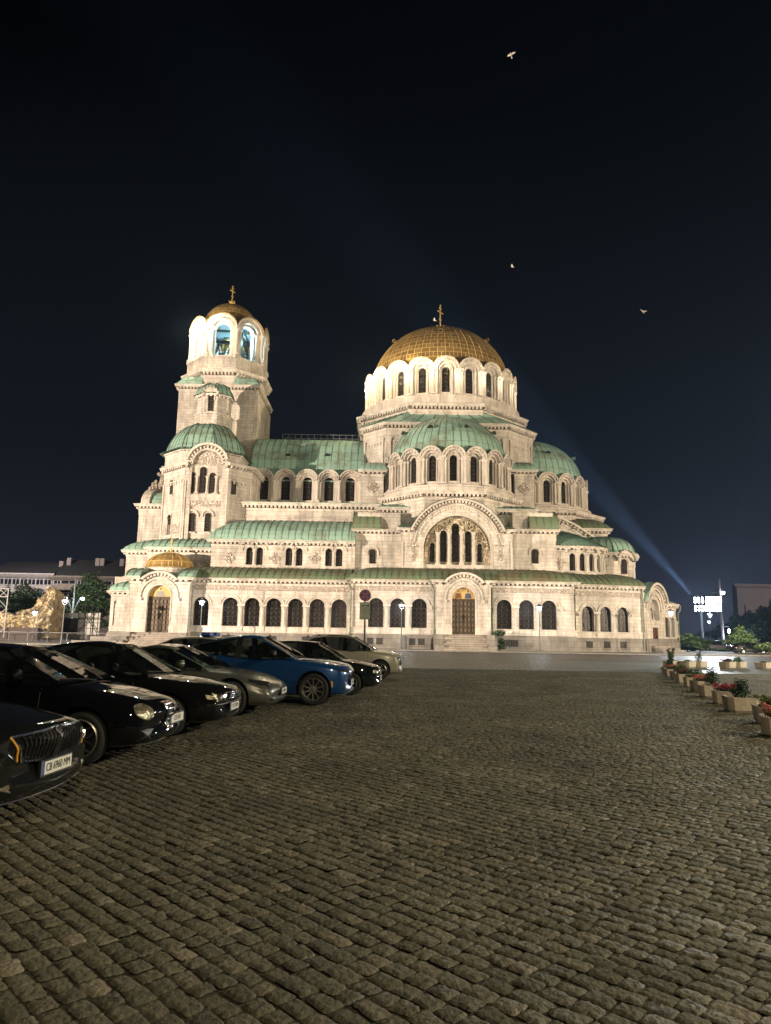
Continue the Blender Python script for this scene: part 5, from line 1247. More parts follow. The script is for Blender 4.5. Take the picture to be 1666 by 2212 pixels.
def wheel(parent, x, y, r, side, style):
    """axle along Y; side -1 = toward the camera."""
    e = bpy.data.objects.new('wheel', None); C.objects.link(e); e.parent = parent; e.location = (x, y, r); e.rotation_euler = (0, 0, 0 if side < 0 else pi)
    rr = r*(.74 if style != 'old' else .66); mb = MB(); n = 32
    def lat(prof, mi=0):
        for (r0, a0), (r1, a1) in zip(prof, prof[1:]):
            for k in range(n):
                p, q = 2*pi*k/n, 2*pi*(k+1)/n
                mb.face([(r0*cos(p), a0, r0*sin(p)), (r0*cos(q), a0, r0*sin(q)), (r1*cos(q), a1, r1*sin(q)), (r1*cos(p), a1, r1*sin(p))], None, mi)
    lat([(rr, -.09), (rr+.02, -.108), (r-.03, -.112), (r-.006, -.09), (r, -.06), (r, .09), (r-.03, .11), (rr, .1)])
    mb.build('tyre', M['tyre'], e, True, True)
    mb = MB(); lat([(rr+.002, -.09), (rr-.015, -.10), (rr-.03, -.075), (rr-.03, .05)])
    ns = {'round': 5, 'fan': 10, 'old': 7, 'five': 5}.get(style, 5)
    for k in range(ns):
        t = 2*pi*k/ns
        def P(rad, off, yy): return (rad*cos(t)-off*sin(t), yy, rad*sin(t)+off*cos(t))
        if style == 'fan':
            for (o0, o1, ww_) in ((.0, .09, .011), (.0, -.09, .011)):
                mb.face([P(.05, o0-ww_, -.07), P(.05, o0+ww_, -.07), P(rr-.03, o1+ww_, -.09), P(rr-.03, o1-ww_, -.09)])
        elif style == 'round':
            N2 = 10
            for sgn in (-1, 1):
                for j in range(N2):
                    a, b = j/N2, (j+1)/N2
                    def off(u): return sgn*(.018+.115*u**2.6)
                    A, B_ = .06+(rr-.09)*a, .06+(rr-.09)*b; tt = .014
                    mb.face([P(A, off(a)-tt, -.08), P(A, off(a)+tt, -.08), P(B_, off(b)+tt, -.09), P(B_, off(b)-tt, -.09)])
        else:
            wd = .035 if style == 'five' else .02
            mb.face([P(.05, -wd, -.07), P(.05, wd, -.07), P(rr-.02, wd*.8, -.085), P(rr-.02, -wd*.8, -.085)])
            mb.face([P(.05, -wd, -.07), P(rr-.02, -wd*.8, -.085), P(rr-.02, -wd*.8, -.03), P(.05, -wd, -.03)]); mb.face([P(.05, wd, -.07), P(rr-.02, wd*.8, -.085), P(rr-.02, wd*.8, -.03), P(.05, wd, -.03)])
    lat([(.075, -.06), (.07, -.085), (.0001, -.09)])
    mb.build('rim', M['alloy'], e)
    mb = MB(); lat([(rr-.03, .0), (.0001, .0)]); mb.build('brake_disc', simple('brake_iron', (.02, .02, .02), .5, .5) if 'brk' not in M else M['brk'], e)
    return e
M['brk'] = simple('brake_iron', (.02, .02, .02), .5, .6)
M['seat'] = simple('dark_seat_fabric', (.018, .017, .016), .9)
def car(name, label, cat, loc, rz, sp, pm, group='cars parked in a row on the left'):
    """nose at local x=0, tail at x=-L, y toward the far side. sp: dict of profile data measured from the nose."""
    L, W, H = sp['L'], sp['W'], sp['H']; hw = W/2; wr = sp['wr']
    T = thing(name, label, cat, (loc[0], loc[1], 0), rz, group)
    top = sp['top']; xc, xwt, xrt, xrb = sp['cowl'], sp['wtop'], sp['rtop'], sp['rbase']
    def wid(x): return hw*(1-.17*math.exp(-x/.30)-.13*math.exp(-(L-x)/.25))
    xs = [0, .03, .08, .16, .28, .45, .65, .9, 1.2, 1.55, 1.9, 2.3, 2.7, 3.1, 3.5]+[x for x in (3.85, 4.1) if x < L-.5]+[L-.45, L-.25, L-.12, L-.04, L]
    rings = []
    for x in xs:
        w_ = wid(x); zt = lerpf(top, x); zb = .20 if x > .3 else .20+.05*(1-x/.3)
        e = 0
        if x < .08: e = (1-x/.08)
        if x > L-.12: e = (x-L+.12)/.12
        zt -= .10*e; zb += .10*e; w_ *= 1-.04*e
        hood = x < xc; cr_ = .075 if hood else .03; zs = zt-cr_
        zm = zb+(zs-zb)*.5
        half = [(0, zb), (.55*w_, zb), (.90*w_, zb+.01), (.975*w_, zb+.09), (1.0*w_, zm-.04), (.995*w_, zm+.08), (.965*w_, zs-.10), (.955*w_, zs-.04), (.90*w_, zs+.01), (.62*w_, zt-.012), (.3*w_, zt), (0, zt+.004)]
        bow = lambda y: -x-.20*(abs(y)/hw)**2.4*math.exp(-x/.55)+.10*(abs(y)/hw)**2.4*math.exp(-(L-x)/.5)
        ring = [(bow(y), -y, z) for y, z in half]+[(bow(y), y, z) for y, z in half[-2:0:-1]]; rings.append(ring)
    n = len(rings[0]); V = [v for r in rings for v in r]; Fc = []
    for i in range(len(rings)-1):
        for k in range(n): Fc.append((i*n+k, i*n+(k+1) % n, (i+1)*n+(k+1) % n, (i+1)*n+k))
    Fc.append(tuple(range(n))[::-1]); Fc.append(tuple((len(rings)-1)*n+k for k in range(n)))
    me = bpy.data.meshes.new('b'); me.from_pydata(V, [], Fc); me.materials.append(pm); me.materials.append(M['black'])
    bm = bmesh.new(); bm.from_mesh(me); bmesh.ops.recalc_face_normals(bm, faces=bm.faces); bm.to_mesh(me); bm.free()
    tmp = bpy.data.objects.new('b', me); C.objects.link(tmp)
    ss = tmp.modifiers.new('s', 'SUBSURF'); ss.levels = 1; ss.render_levels = 1
    ax_f, ax_r = sp['ax']; cuts = []
    for xa in (ax_f, ax_r):
        for sy in (-1, 1):
            cb = bmesh.new(); bmesh.ops.create_cone(cb, cap_ends=True, segments=36, radius1=wr+.055, radius2=wr+.055, depth=.55, matrix=Matrix.Translation((-xa, sy*(hw-.02), wr+.015)) @ Matrix.Rotation(pi/2, 4, 'X'))
            cm = bpy.data.meshes.new('c'); cb.to_mesh(cm); cb.free(); cm.materials.append(M['black']); co = bpy.data.objects.new('c', cm); C.objects.link(co); cuts.append(co)
            bo = tmp.modifiers.new('b', 'BOOLEAN'); bo.operation = 'DIFFERENCE'; bo.object = co; bo.solver = 'EXACT'; bo.material_mode = 'TRANSFER'
    me2 = evalmesh(tmp, 'body'); bvh0 = None
    for o in [tmp]+cuts: bpy.data.objects.remove(o)
    me2.polygons.foreach_set('use_smooth', [True]*len(me2.polygons)); me2.set_sharp_from_angle(angle=radians(38))
    body = bpy.data.objects.new('body', me2); C.objects.link(body); body.parent = T
    bmx = bmesh.new(); bmx.from_mesh(me2); bvh = BVHTree.FromBMesh(bmx); bmx.free()
    # greenhouse
    tumble = sp.get('tumble', .24); zr = H
    def rz_(x):
        if x < xwt: t = (x-xc)/(xwt-xc); return lerpf(top, xc)+(H-.07-lerpf(top, xc))*(t**.92)
        if x > xrt: t = (xrb-x)/(xrb-xrt); return lerpf(top, xrb)+(H-.06-lerpf(top, xrb))*(max(t, 0)**sp.get('rexp', .9))
        t = (x-xwt)/(xrt-xwt); return H-.065*(1-sin(pi*(t*.86+.12))) if not sp.get('coupe') else H-.06*(2*t-.7)**2-.0
    def gring(x):
        zb = lerpf(top, x)-.035; zt = max(rz_(x), zb+.004); h = zt-zb; wb = wid(x)*.93; k = min(1, h/.45)
        wt = wb-tumble*h/ .42*.42; wt = wb-(tumble)*k
        return [(wb, zb), (wb-(wb-wt)*.22, zb+h*.33), (wb-(wb-wt)*.55, zb+h*.66), (wt+.01, zb+h*.90), (wt-.045, zb+h*.975), (wt*.55, zt+.012*k), (0, zt+.02*k)]
    gx = sorted(set([p_+e_ for p_ in sp['pill'] for e_ in (-.05, .05)]+[xc, xwt, xrt, xrb]+[xc+(xwt-xc)*t for t in (.15, .35, .6, .85, .95)]+[xwt+(xrt-xwt)*t for t in (.08, .2, .3, .34, .5, .62, .66, .8, .93)]+[xrt+(xrb-xrt)*t for t in (.1, .3, .55, .8)]+sp['pill']))
    gr = [gring(x) for x in gx]
    parts = {}
    def add(key, pts): parts.setdefault(key, MB()).face(pts)
    pil = sp['pill']      # x positions where the B and C pillars stand
    gm = sp.get('roofm')
    for i in range(len(gx)-1):
        x0, x1 = gx[i], gx[i+1]; xm = (x0+x1)/2
        for sy in (-1, 1):
            for k in range(6):
                P = [(-x0, sy*gr[i][k][0], gr[i][k][1]), (-x1, sy*gr[i+1][k][0], gr[i+1][k][1]), (-x1, sy*gr[i+1][k+1][0], gr[i+1][k+1][1]), (-x0, sy*gr[i][k+1][0], gr[i][k+1][1])]
                if k >= 4: key = 'windscreen' if x1 <= xwt+1e-6 else ('rear_window' if x0 >= xrt-1e-6 else 'roof')
                elif k == 3: key = 'roof'
                else:
                    key = 'side_window' + ('a' if sy < 0 else 'b')
                    if any(abs(xm-p) < .075 for p in pil): key = 'pillar'
                    if x0 < xc+(xwt-xc)*.15 or xm > sp['glass_end']: key = 'roof'
                add(key, P)
    for key, mb in parts.items():
        nm = key[:-1] if key.startswith('side') else key
        o = mb.build(nm, {'roof': gm or pm, 'pillar': M['black']}.get(key, M['carglass']), T, True, True)
        if key == 'roof': o.data.set_sharp_from_angle(angle=radians(40))
    # cabin
    cab = MB(); fl = Flat(0, 0, 0)
    for xx in sp['seats']:
        for sy in (-.36, .36): 
            bx(cab, -xx-.1, -xx+.02, sy-.23, sy+.23, .6, 1.02*H/1.45); bx(cab, -xx-.11, -xx+.0, sy-.12, sy+.12, 1.06*H/1.45, 1.06*H/1.45+.17)
    cab.build('seats', M['seat'], T)
    cab = MB(); bx(cab, -xc-.55, -xc-.15, -hw*.8, hw*.8, lerpf(top, xc)-.2, lerpf(top, xc)-.01); cab.build('dashboard', M['seat'], T)
    cab = MB(); sx_, sy_, sz_ = -xc-.62, .36, lerpf(top, xc)+.02; tube(cab, [(sx_+.07*sin(2*pi*k/18), sy_+.19*cos(2*pi*k/18), sz_+.17*sin(2*pi*k/18)) for k in range(19)], .014, 5); cab.build('steering_wheel', M['seat'], T)
    for xa in (ax_f, ax_r):
        for sy in (-1, 1): wheel(T, -xa, sy*(hw-.115), wr, sy, sp.get('rim', 'five'))
    # mirrors
    for sy in (-1, 1):
        mb = MB(); mx0, my0, mz0 = -(xc+.52), sy*(wid(xc+.5)*.97+.12), lerpf(top, xc+.5)+.10
        pr = [(-.0, .06), (.07, .095), (.12, .09), (.14, .04)]
        for (x0_, s0_), (x1_, s1_) in zip(pr, pr[1:]):
            for k in range(10):
                a, b = 2*pi*k/10, 2*pi*(k+1)/10
                mb.face([(mx0+x0_-.05, my0+s0_*1.25*cos(a), mz0+s0_*.85*sin(a)), (mx0+x0_-.05, my0+s0_*1.25*cos(b), mz0+s0_*.85*sin(b)), (mx0+x1_-.05, my0+s1_*1.25*cos(b), mz0+s1_*.85*sin(b)), (mx0+x1_-.05, my0+s1_*1.25*cos(a), mz0+s1_*.85*sin(a))])
        mb.face([(mx0+.09, my0+.05*cos(k*pi/5), mz0+.034*sin(k*pi/5)) for k in range(10)])
        bx(mb, mx0-.03, mx0+.03, min(my0, my0-sy*.16), max(my0, my0-sy*.16), mz0-.07, mz0-.035)
        mb.build('wing_mirror', sp.get('mirm') or pm, T, True, True)
    # surface details laid on the body by projection
    def proj(p, d):
        h = bvh.ray_cast(Vector(p), Vector(d).normalized()); return h[0], h[1]
    def decal(name_, pts, d, m, off=.008, rings_=4, far=1.2, parent=None):
        """outline in space, projected along d to the body."""
        d = Vector(d).normalized(); c = sum((Vector(p) for p in pts), Vector())/len(pts); mb = MB(); G = []
        for r in range(rings_+1):
            row = []
            for p in pts:
                q = c.lerp(Vector(p), r/rings_); h, nn = proj(q-d*far, d)
                if h is None: h, nn = q, -d
                row.append(h-d*off)
            G.append(row)
        k_ = len(pts)
        for r in range(rings_):
            for k in range(k_):
                a, b, e, f = G[r][k], G[r][(k+1) % k_], G[r+1][(k+1) % k_], G[r+1][k]
                mb.face([a, b, e, f] if r else [a, e, f])
        for k in range(k_): a, b = G[-1][k], G[-1][(k+1) % k_]; mb.face([a, b, b+d*(off+.02), a+d*(off+.02)])
        return mb.build(name_, m, parent or T, False, False)
    def line(name_, pts, d, m, r=.006, far=1.0, seg=10, off=0., parent=None):
        d = Vector(d).normalized(); Q = []
        for a, b in zip(pts, pts[1:]):
            for k in range(seg):
                q = Vector(a).lerp(Vector(b), k/seg); h, _ = proj(q-d*far, d)
                if h is not None: Q.append(h-d*off)
        h, _ = proj(Vector(pts[-1])-d*far, d)
        if h is not None: Q.append(h-d*off)
        mb = MB()
        if len(Q) > 1: tube(mb, Q, r, 5)
        return mb.build(name_, m, parent or T)
    def plate(text, y, z, x=.0, blue=True, vis=True):
        h, _ = proj((.8, y, z), (-1, 0, 0)); px_ = h.x+.028+x
        e = MB(); bx(e, px_-.03, px_-.004, y-.275, y+.275, z-.072, z+.072); fr_ = e.build('number_plate', M['black'], T)
        mb = MB(); bx(mb, px_-.004, px_, y-.26, y+.26, z-.056, z+.056); mb.build('plate_face', M['plate_w'], fr_)
        if blue: mb = MB(); bx(mb, px_, px_+.002, y-.26, y-.218, z-.056, z+.056); mb.build('country_band', M['plate_b'], fr_)
        text_mesh(text, .098, 'plate_text', M['ink'], fr_, (px_+.002, y+.02, z), (pi/2, 0, pi/2), .001, sx=.80)
    for xx in sp.get('doors', ()):
        for sy in (-1, 1):
            line('door_seam', [(-xx, sy*hw, .32), (-xx, sy*hw, lerpf(top, xx)-.06)], (0, -sy, 0), M['black'], .005, off=-.001)
    for xx in sp.get('handles', ()):
        for sy in (-1, 1):
            line('door_handle', [(-xx, sy*hw, lerpf(top, xx)-.17), (-xx-.18, sy*hw, lerpf(top, xx)-.165)], (0, -sy, 0), sp.get('handm') or pm, .014, off=.02, seg=3)
    if sp.get('sill'):
        for sy in (-1, 1): decal('side_skirt', [(-ax_f-wr-.12, sy*hw, .22), (-ax_r+wr+.12, sy*hw, .22), (-ax_r+wr+.12, sy*hw, .36), (-ax_f-wr-.12, sy*hw, .33)], (0, -sy, 0), M['black'], .004, 3)
    for sy in (-1, 1): decal('tail_lamp', [(-L, sy*(hw*.9), lerpf(top, L)-.12), (-L, sy*(hw*.5), lerpf(top, L)-.12), (-L, sy*(hw*.5), lerpf(top, L)-.25), (-L, sy*(hw*.9), lerpf(top, L)-.27)], (1, 0, 0), simple('red_lens', (.25, .01, .01), .2) if 'redl' not in M else M['redl'])
    line('windscreen_wiper', [(-xc+.02, -hw*.55, 0), (-xc-.10, hw*.1, 0)], (0, 0, -1), M['black'], .010, far=-2.0) if False else None
    wb_ = MB(); zc_ = lerpf(top, xc)
    tube(wb_, [(-xc+.05, .1, zc_+.0), (-xc-.03, -.3, zc_+.035), (-xc-.08, -.62, zc_+.05)], .010, 5); wb_.build('windscreen_wiper', M['black'], T)
    return T, decal, line, plate
M['redl'] = simple('red_lens', (.25, .01, .01), .2)
def poly(*p): return [tuple(q) for q in p]
def oval(cx, cy, cz, ry, rz, n=16, tilt=0., skew=0.):
    return [(cx, cy+ry*cos(2*pi*k/n)*cos(tilt)-rz*sin(2*pi*k/n)*sin(tilt), cz+ry*cos(2*pi*k/n)*sin(tilt)+rz*sin(2*pi*k/n)*cos(tilt)) for k in range(n)]
SKEW = radians(-4)
# 1 dark liftback in the near corner
S1 = dict(L=4.85, W=1.86, H=1.46, wr=.33, ax=(.92, 3.76), top=[(0, .80), (.25, .86), (.9, .97), (1.5, 1.03), (2.4, 1.03), (3.9, 1.08), (4.5, 1.10), (4.85, 1.02)], cowl=1.42, wtop=2.2, rtop=3.3, rbase=4.45, pill=[2.62, 3.55], glass_end=4.0, seats=(2.5, 3.4), doors=(1.55, 2.62, 3.6), handles=(2.3, 3.3))
c1, dec, lin, plate = car('parked_car', 'near-black liftback nearest the camera, only its chrome-edged grille and bonnet in view', 'car', (-2.93, 6.85), SKEW, S1, paint('graphite_paint', (.007, .008, .008)))
gp = [(0, -.60, .775), (0, -.2, .79), (0, 0, .80), (0, .2, .79), (0, .60, .775), (0, .50, .56), (0, .25, .525), (0, -.25, .525), (0, -.50, .56)]
dec('grille', gp, (-1, 0, 0), M['black'], .006)
lin('grille_surround', gp+[gp[0]], (-1, 0, 0), M['chrome'], .012, off=.012)
for k in range(-9, 10):
    if k == 0: continue
    y = k*.055; lin('grille_slat', [(0, y, .775), (0, y*.93, .55)], (-1, 0, 0), M['lamp_dark'], .008, off=.014, seg=5)
dec('grille_rib', [(0, -.05, .80), (0, .05, .80), (0, .05, .54), (0, -.05, .54)], (-1, 0, 0), M['black'], .02)
ob = dec('badge', oval(.03, 0, .84, .062, .058), (-.7, 0, -.7), M['black'], .012); lin('badge_ring', oval(.03, 0, .84, .062, .058)+[oval(.03, 0, .84, .062, .058)[0]], (-.7, 0, -.7), M['chrome'], .008, off=.014, seg=2)
for sy in (-1, 1):
    dec('headlight', [(0, sy*.62, .765), (-.05, sy*.85, .78), (-.1, sy*.93, .74), (-.05, sy*.88, .62), (0, sy*.60, .58)], (-1, -sy*.25, 0), M['lamp_dark'], .008)
    lin('indicator_strip', [(0, sy*.605, .77), (0, sy*.555, .57)], (-1, 0, 0), M['amber'], .009, off=.012)
    dec('fog_lamp', [(0, sy*.62, .40), (0, sy*.85, .42), (0, sy*.85, .35), (0, sy*.60, .33)], (-1, 0, 0), M['lamp_glass'], .006)
dec('lower_intake', [(0, -.55, .38), (0, .55, .38), (0, .6, .27), (0, -.6, .27)], (-1, 0, 0), M['black'], .006)
lin('chrome_lip', [(0, -.85, .30), (0, -.6, .235), (0, .6, .235), (0, .85, .30)], (-1, 0, 0), M['chrome'], .009, off=.02)
plate('CB 6960 MM', 0, .46)
for sy in (-1, 1): lin('bonnet_crease', [(-.12, sy*.30, 1.2), (-1.3, sy*.62, 1.2)], (0, 0, -1), paint('graphite_crease', (.007, .008, .008)), .010, far=.5, off=-.004)
# 2 black hatchback with oval lamps
S2 = dict(L=4.22, W=1.76, H=1.45, wr=.325, ax=(.86, 3.40), top=[(0, .70), (.25, .79), (.7, .90), (1.25, .99), (2.2, 1.0), (3.4, 1.07), (4.0, 1.06), (4.22, .98)], cowl=1.2, wtop=2.05, rtop=3.35, rbase=4.12, pill=[2.5, 3.45], glass_end=3.75, seats=(2.3, 3.2), rim='round', doors=(1.42, 2.55), handles=(2.3,))
c2, dec, lin, plate = car('parked_car', 'black hatchback with oval headlights and round-holed alloy wheels, second from the camera', 'car', (-2.86, 10.1), SKEW, S2, paint('black_paint', (.004, .004, .005)))
for sy in (-1, 1):
    hp = [(-.28-.24*cos(t)*.9, sy*(.60+.10*cos(t)), .69-.04*0+.105*sin(t)+.03*cos(t)*0-(.0)) for t in [2*pi*k/18 for k in range(18)]]
    hp = [(-.10-.0, sy*(.62+.17*cos(t)-.05*sin(t)), .665+.10*sin(t)+.075*cos(t)) for t in [2*pi*k/18 for k in range(18)]]
    o = dec('headlight', hp, (-1, -sy*.55, -.35), M['lamp_glass'], .008, far=.8)
    lin('headlight_rim', hp+[hp[0]], (-1, -sy*.55, -.35), M['chrome'], .006, far=.8, seg=2, off=.008)
    dec('side_intake', [(0, sy*.40, .42), (0, sy*.72, .44), (0, sy*.74, .28), (0, sy*.42, .26)], (-1, 0, 0), M['black'], .006)
tri = [(0, -.15, .70), (0, .15, .70), (0, .06, .40), (0, -.06, .40)]
dec('grille', tri, (-1, 0, 0), M['black'], .008); lin('grille_surround', tri+[tri[0]], (-1, 0, 0), M['chrome'], .010, off=.012)
for z in (.64, .57, .50, .44): lin('grille_slat', [(0, -.11*(z-.3)/.4, z), (0, .11*(z-.3)/.4, z)], (-1, 0, 0), M['chrome'], .008, off=.014, seg=4)
dec('badge', oval(.02, 0, .735, .04, .04), (-1, 0, -.3), simple('enamel_badge', (.3, .06, .12), .3), .014)
lin('chrome_lip', [(0, -.7, .25), (0, -.4, .225), (0, .4, .225), (0, .7, .25)], (-1, 0, 0), M['chrome'], .008, off=.012)
plate('CB 3471', .42, .47)
mb = MB(); tube(mb, [(-3.2, 0, 1.44), (-3.55, .0, 1.66)], .006, 5); mb.build('aerial', M['black'], c2)
# 3 black saloon with square lamps
S3 = dict(L=4.68, W=1.74, H=1.46, wr=.315, ax=(.92, 3.62), top=[(0, .73), (.2, .79), (.7, .88), (1.35, .96), (2.3, .97), (3.5, 1.01), (4.3, 1.01), (4.68, .93)], cowl=1.28, wtop=2.05, rtop=3.1, rbase=3.95, pill=[2.45, 3.3], glass_end=3.6, seats=(2.25, 3.15), rim='old', doors=(1.5, 2.5, 3.35), handles=(2.25, 3.15))
c3, dec, lin, plate = car('parked_car', 'black saloon with square clear headlights and slatted grille, third from the camera', 'car', (-2.5, 12.7), SKEW, S3, paint('jet_paint', (.006, .006, .006)))
def vw_front(dec, lin, zt, zb, wl=(.36, .76), hl=M['lamp_glass'], slats=4):
    dec('grille', [(0, -wl[0]+.02, zt), (0, wl[0]-.02, zt), (0, wl[0]-.06, zb), (0, -wl[0]+.06, zb)], (-1, 0, 0), M['black'], .006)
    for k in range(slats): z = zb+(zt-zb)*(k+.6)/slats; lin('grille_slat', [(0, -wl[0]+.05, z), (0, wl[0]-.05, z)], (-1, 0, 0), M['chrome'], .006, off=.012, seg=8)
    R_ = oval(0, 0, (zt+zb)/2+.015, .065, .065); dec('badge', R_, (-1, 0, 0), M['black'], .016); lin('badge_ring', R_+[R_[0]], (-1, 0, 0), M['chrome'], .008, off=.02, seg=2); lin('badge_mark', [(0, -.045, (zt+zb)/2+.05), (0, -.015, (zt+zb)/2-.02), (0, 0, (zt+zb)/2+.02), (0, .015, (zt+zb)/2-.02), (0, .045, (zt+zb)/2+.05)], (-1, 0, 0), M['chrome'], .005, off=.02, seg=2)
    for sy in (-1, 1):
        hp = [(-.05, sy*wl[0], zt-.005), (-.05, sy*wl[1], zt+.0), (-.15, sy*(wl[1]+.06), zt-.03), (-.15, sy*(wl[1]+.05), zb+.03), (-.05, sy*(wl[1]-.06), zb-.01), (-.05, sy*(wl[0]+.02), zb)]
        o = dec('headlight', hp, (-1, -sy*.35, 0), hl, .008, far=.9)
        for cc_ in (.36, .70): q = oval(-.05, sy*(wl[0]+(wl[1]-wl[0])*cc_), (zt+zb)/2, .055, .055); dec('reflector', q, (-1, -sy*.35, 0), M['chrome'], .014, far=.9, parent=o)
vw_front(dec, lin, .69, .56)
dec('lower_intake', [(0, -.45, .33), (0, .45, .33), (0, .48, .24), (0, -.48, .24)], (-1, 0, 0), M['black'], .006)
lin('bumper_strip', [(0, -.78, .50), (0, 0, .50), (0, .78, .50)], (-1, 0, 0), M['black'], .014, off=.012)
plate('CA 2730 PK', 0, .435)
# 4 low silver sports saloon
S4 = dict(L=4.96, W=1.96, H=1.38, wr=.345, ax=(.93, 3.83), top=[(0, .60), (.25, .70), (.55, .80), (.9, .87), (1.5, .92), (2.4, .93), (3.9, 1.0), (4.6, 1.0), (4.96, .88)], cowl=1.42, wtop=2.25, rtop=3.0, rbase=4.5, pill=[2.8, 3.9], glass_end=3.9, seats=(2.5, 3.35), rim='five', doors=(1.65, 2.8), handles=(2.55, 3.4), sill=True)
silver = paint('silver_grey_paint', (.13, .13, .115), .5, .3)
c4, dec, lin, plate = car('parked_car', 'low silver-grey sports saloon with dark teardrop headlights, parked beside the blue crossover', 'car', (-2.08, 15.7), SKEW, S4, silver)
for sy in (-1, 1):
    dec('headlight', [(-.22, sy*.50, .70), (-.35, sy*.66, .76), (-.55, sy*.84, .81), (-.50, sy*.90, .77), (-.32, sy*.86, .68), (-.15, sy*.72, .62)], (-.55, -sy*.3, -.8), M['lamp_dark'], .008, far=.7)
    dec('air_curtain', [(0, sy*.70, .60), (-.05, sy*.84, .62), (-.1, sy*.88, .50), (-.05, sy*.80, .30), (0, sy*.66, .30), (0, sy*.74, .45)], (-1, -sy*.5, 0), M['black'], .006, far=.9)
dec('lower_intake', [(0, -.62, .36), (0, .62, .36), (0, .7, .24), (0, -.7, .24)], (-1, 0, 0), M['black'], .006)
plate('EX 3401 A', 0, .47)
for sy in (-1, 1): lin('bonnet_crease', [(-.3, sy*.42, 1.2), (-1.35, sy*.60, 1.2)], (0, 0, -1), silver, .012, far=.6, off=-.004)
# 5 blue crossover
blue = paint('bright_blue_paint', (.009, .052, .175), .2, .3)
S5 = dict(L=4.72, W=1.90, H=1.60, wr=.365, ax=(.86, 3.84), top=[(0, .84), (.15, .93), (.5, 1.0), (1.0, 1.05), (1.5, 1.08), (2.4, 1.07), (3.6, 1.17), (4.3, 1.22), (4.72, 1.1)], cowl=1.32, wtop=2.2, rtop=3.1, rbase=4.5, pill=[2.75, 3.75], glass_end=3.95, seats=(2.45, 3.35), rim='fan', doors=(1.55, 2.75, 3.5), sill=True, roofm=None, mirm=M['black'])
c5, dec, lin, plate = car('parked_car', 'bright blue electric crossover with thin-spoked dark wheels', 'car', (-.72, 18.3), SKEW, S5, blue)
dec('grille', [(0, -.30, .83), (0, .30, .83), (0, .40, .70), (0, .28, .56), (0, -.28, .56), (0, -.40, .70)], (-1, 0, 0), M['lamp_dark'], .008)
for sy in (-1, 1):
    dec('headlight', [(-.05, sy*.46, .80), (-.1, sy*.72, .85), (-.25, sy*.86, .86), (-.22, sy*.84, .79), (-.08, sy*.70, .75), (-.03, sy*.48, .74)], (-1, -sy*.5, 0), M['lamp_dark'], .008, far=.8)
    dec('corner_intake', [(0, sy*.60, .52), (-.05, sy*.80, .55), (-.05, sy*.80, .36), (0, sy*.64, .34)], (-1, -sy*.4, 0), M['black'], .008, far=.9)
    dec('side_marker', [(-.4, sy*.93, .56), (-.44, sy*.93, .56), (-.44, sy*.93, .42), (-.4, sy*.93, .42)], (0, -sy, 0), M['amber'], .006)
    lin('wheel_arch_lip', [(-.86+.43*cos(pi*k/12), sy*.95, .38+.43*sin(pi*k/12)) for k in range(13)], (0, -sy, 0), blue, .016, seg=2, off=.002)
dec('lower_intake', [(0, -.42, .36), (0, .42, .36), (0, .45, .26), (0, -.45, .26)], (-1, 0, 0), simple('silver_mesh', (.3, .3, .3), .4, .6), .008)
lin('chrome_lip', [(0, -.8, .25), (0, -.5, .225), (0, .5, .225), (0, .8, .25)], (-1, 0, 0), M['chrome'], .008, off=.014)
plate('CB 6885', 0, .50)
for sy in (-1, 1): lin('bonnet_crease', [(-.2, sy*.40, 1.3), (-1.2, sy*.62, 1.3)], (0, 0, -1), blue, .014, far=.6, off=-.004)
# 6 dark small hatchback
S6 = dict(L=4.15, W=1.73, H=1.44, wr=.31, ax=(.83, 3.34), top=[(0, .74), (.18, .80), (.6, .90), (1.15, .98), (2.2, .98), (3.4, 1.01), (3.95, 1.03), (4.15, .95)], cowl=1.1, wtop=1.8, rtop=3.45, rbase=4.0, pill=[2.35, 3.3], glass_end=3.6, seats=(2.1, 3.0), rim='old', doors=(1.3, 2.35), handles=(2.15,))
c6, dec, lin, plate = car('parked_car', 'small dark hatchback parked between the blue crossover and the beige one', 'car', (-.02, 21.2), SKEW, S6, paint('near_black_paint', (.008, .010, .009)))
vw_front(dec, lin, .70, .57, (.33, .68))
lin('bumper_strip', [(0, -.78, .50), (0, 0, .50), (0, .78, .50)], (-1, 0, 0), M['chrome'], .010, off=.012)
dec('lower_intake', [(0, -.55, .36), (0, .55, .36), (0, .5, .25), (0, -.5, .25)], (-1, 0, 0), M['black'], .006)
plate('CB 5306 T', 0, .44)
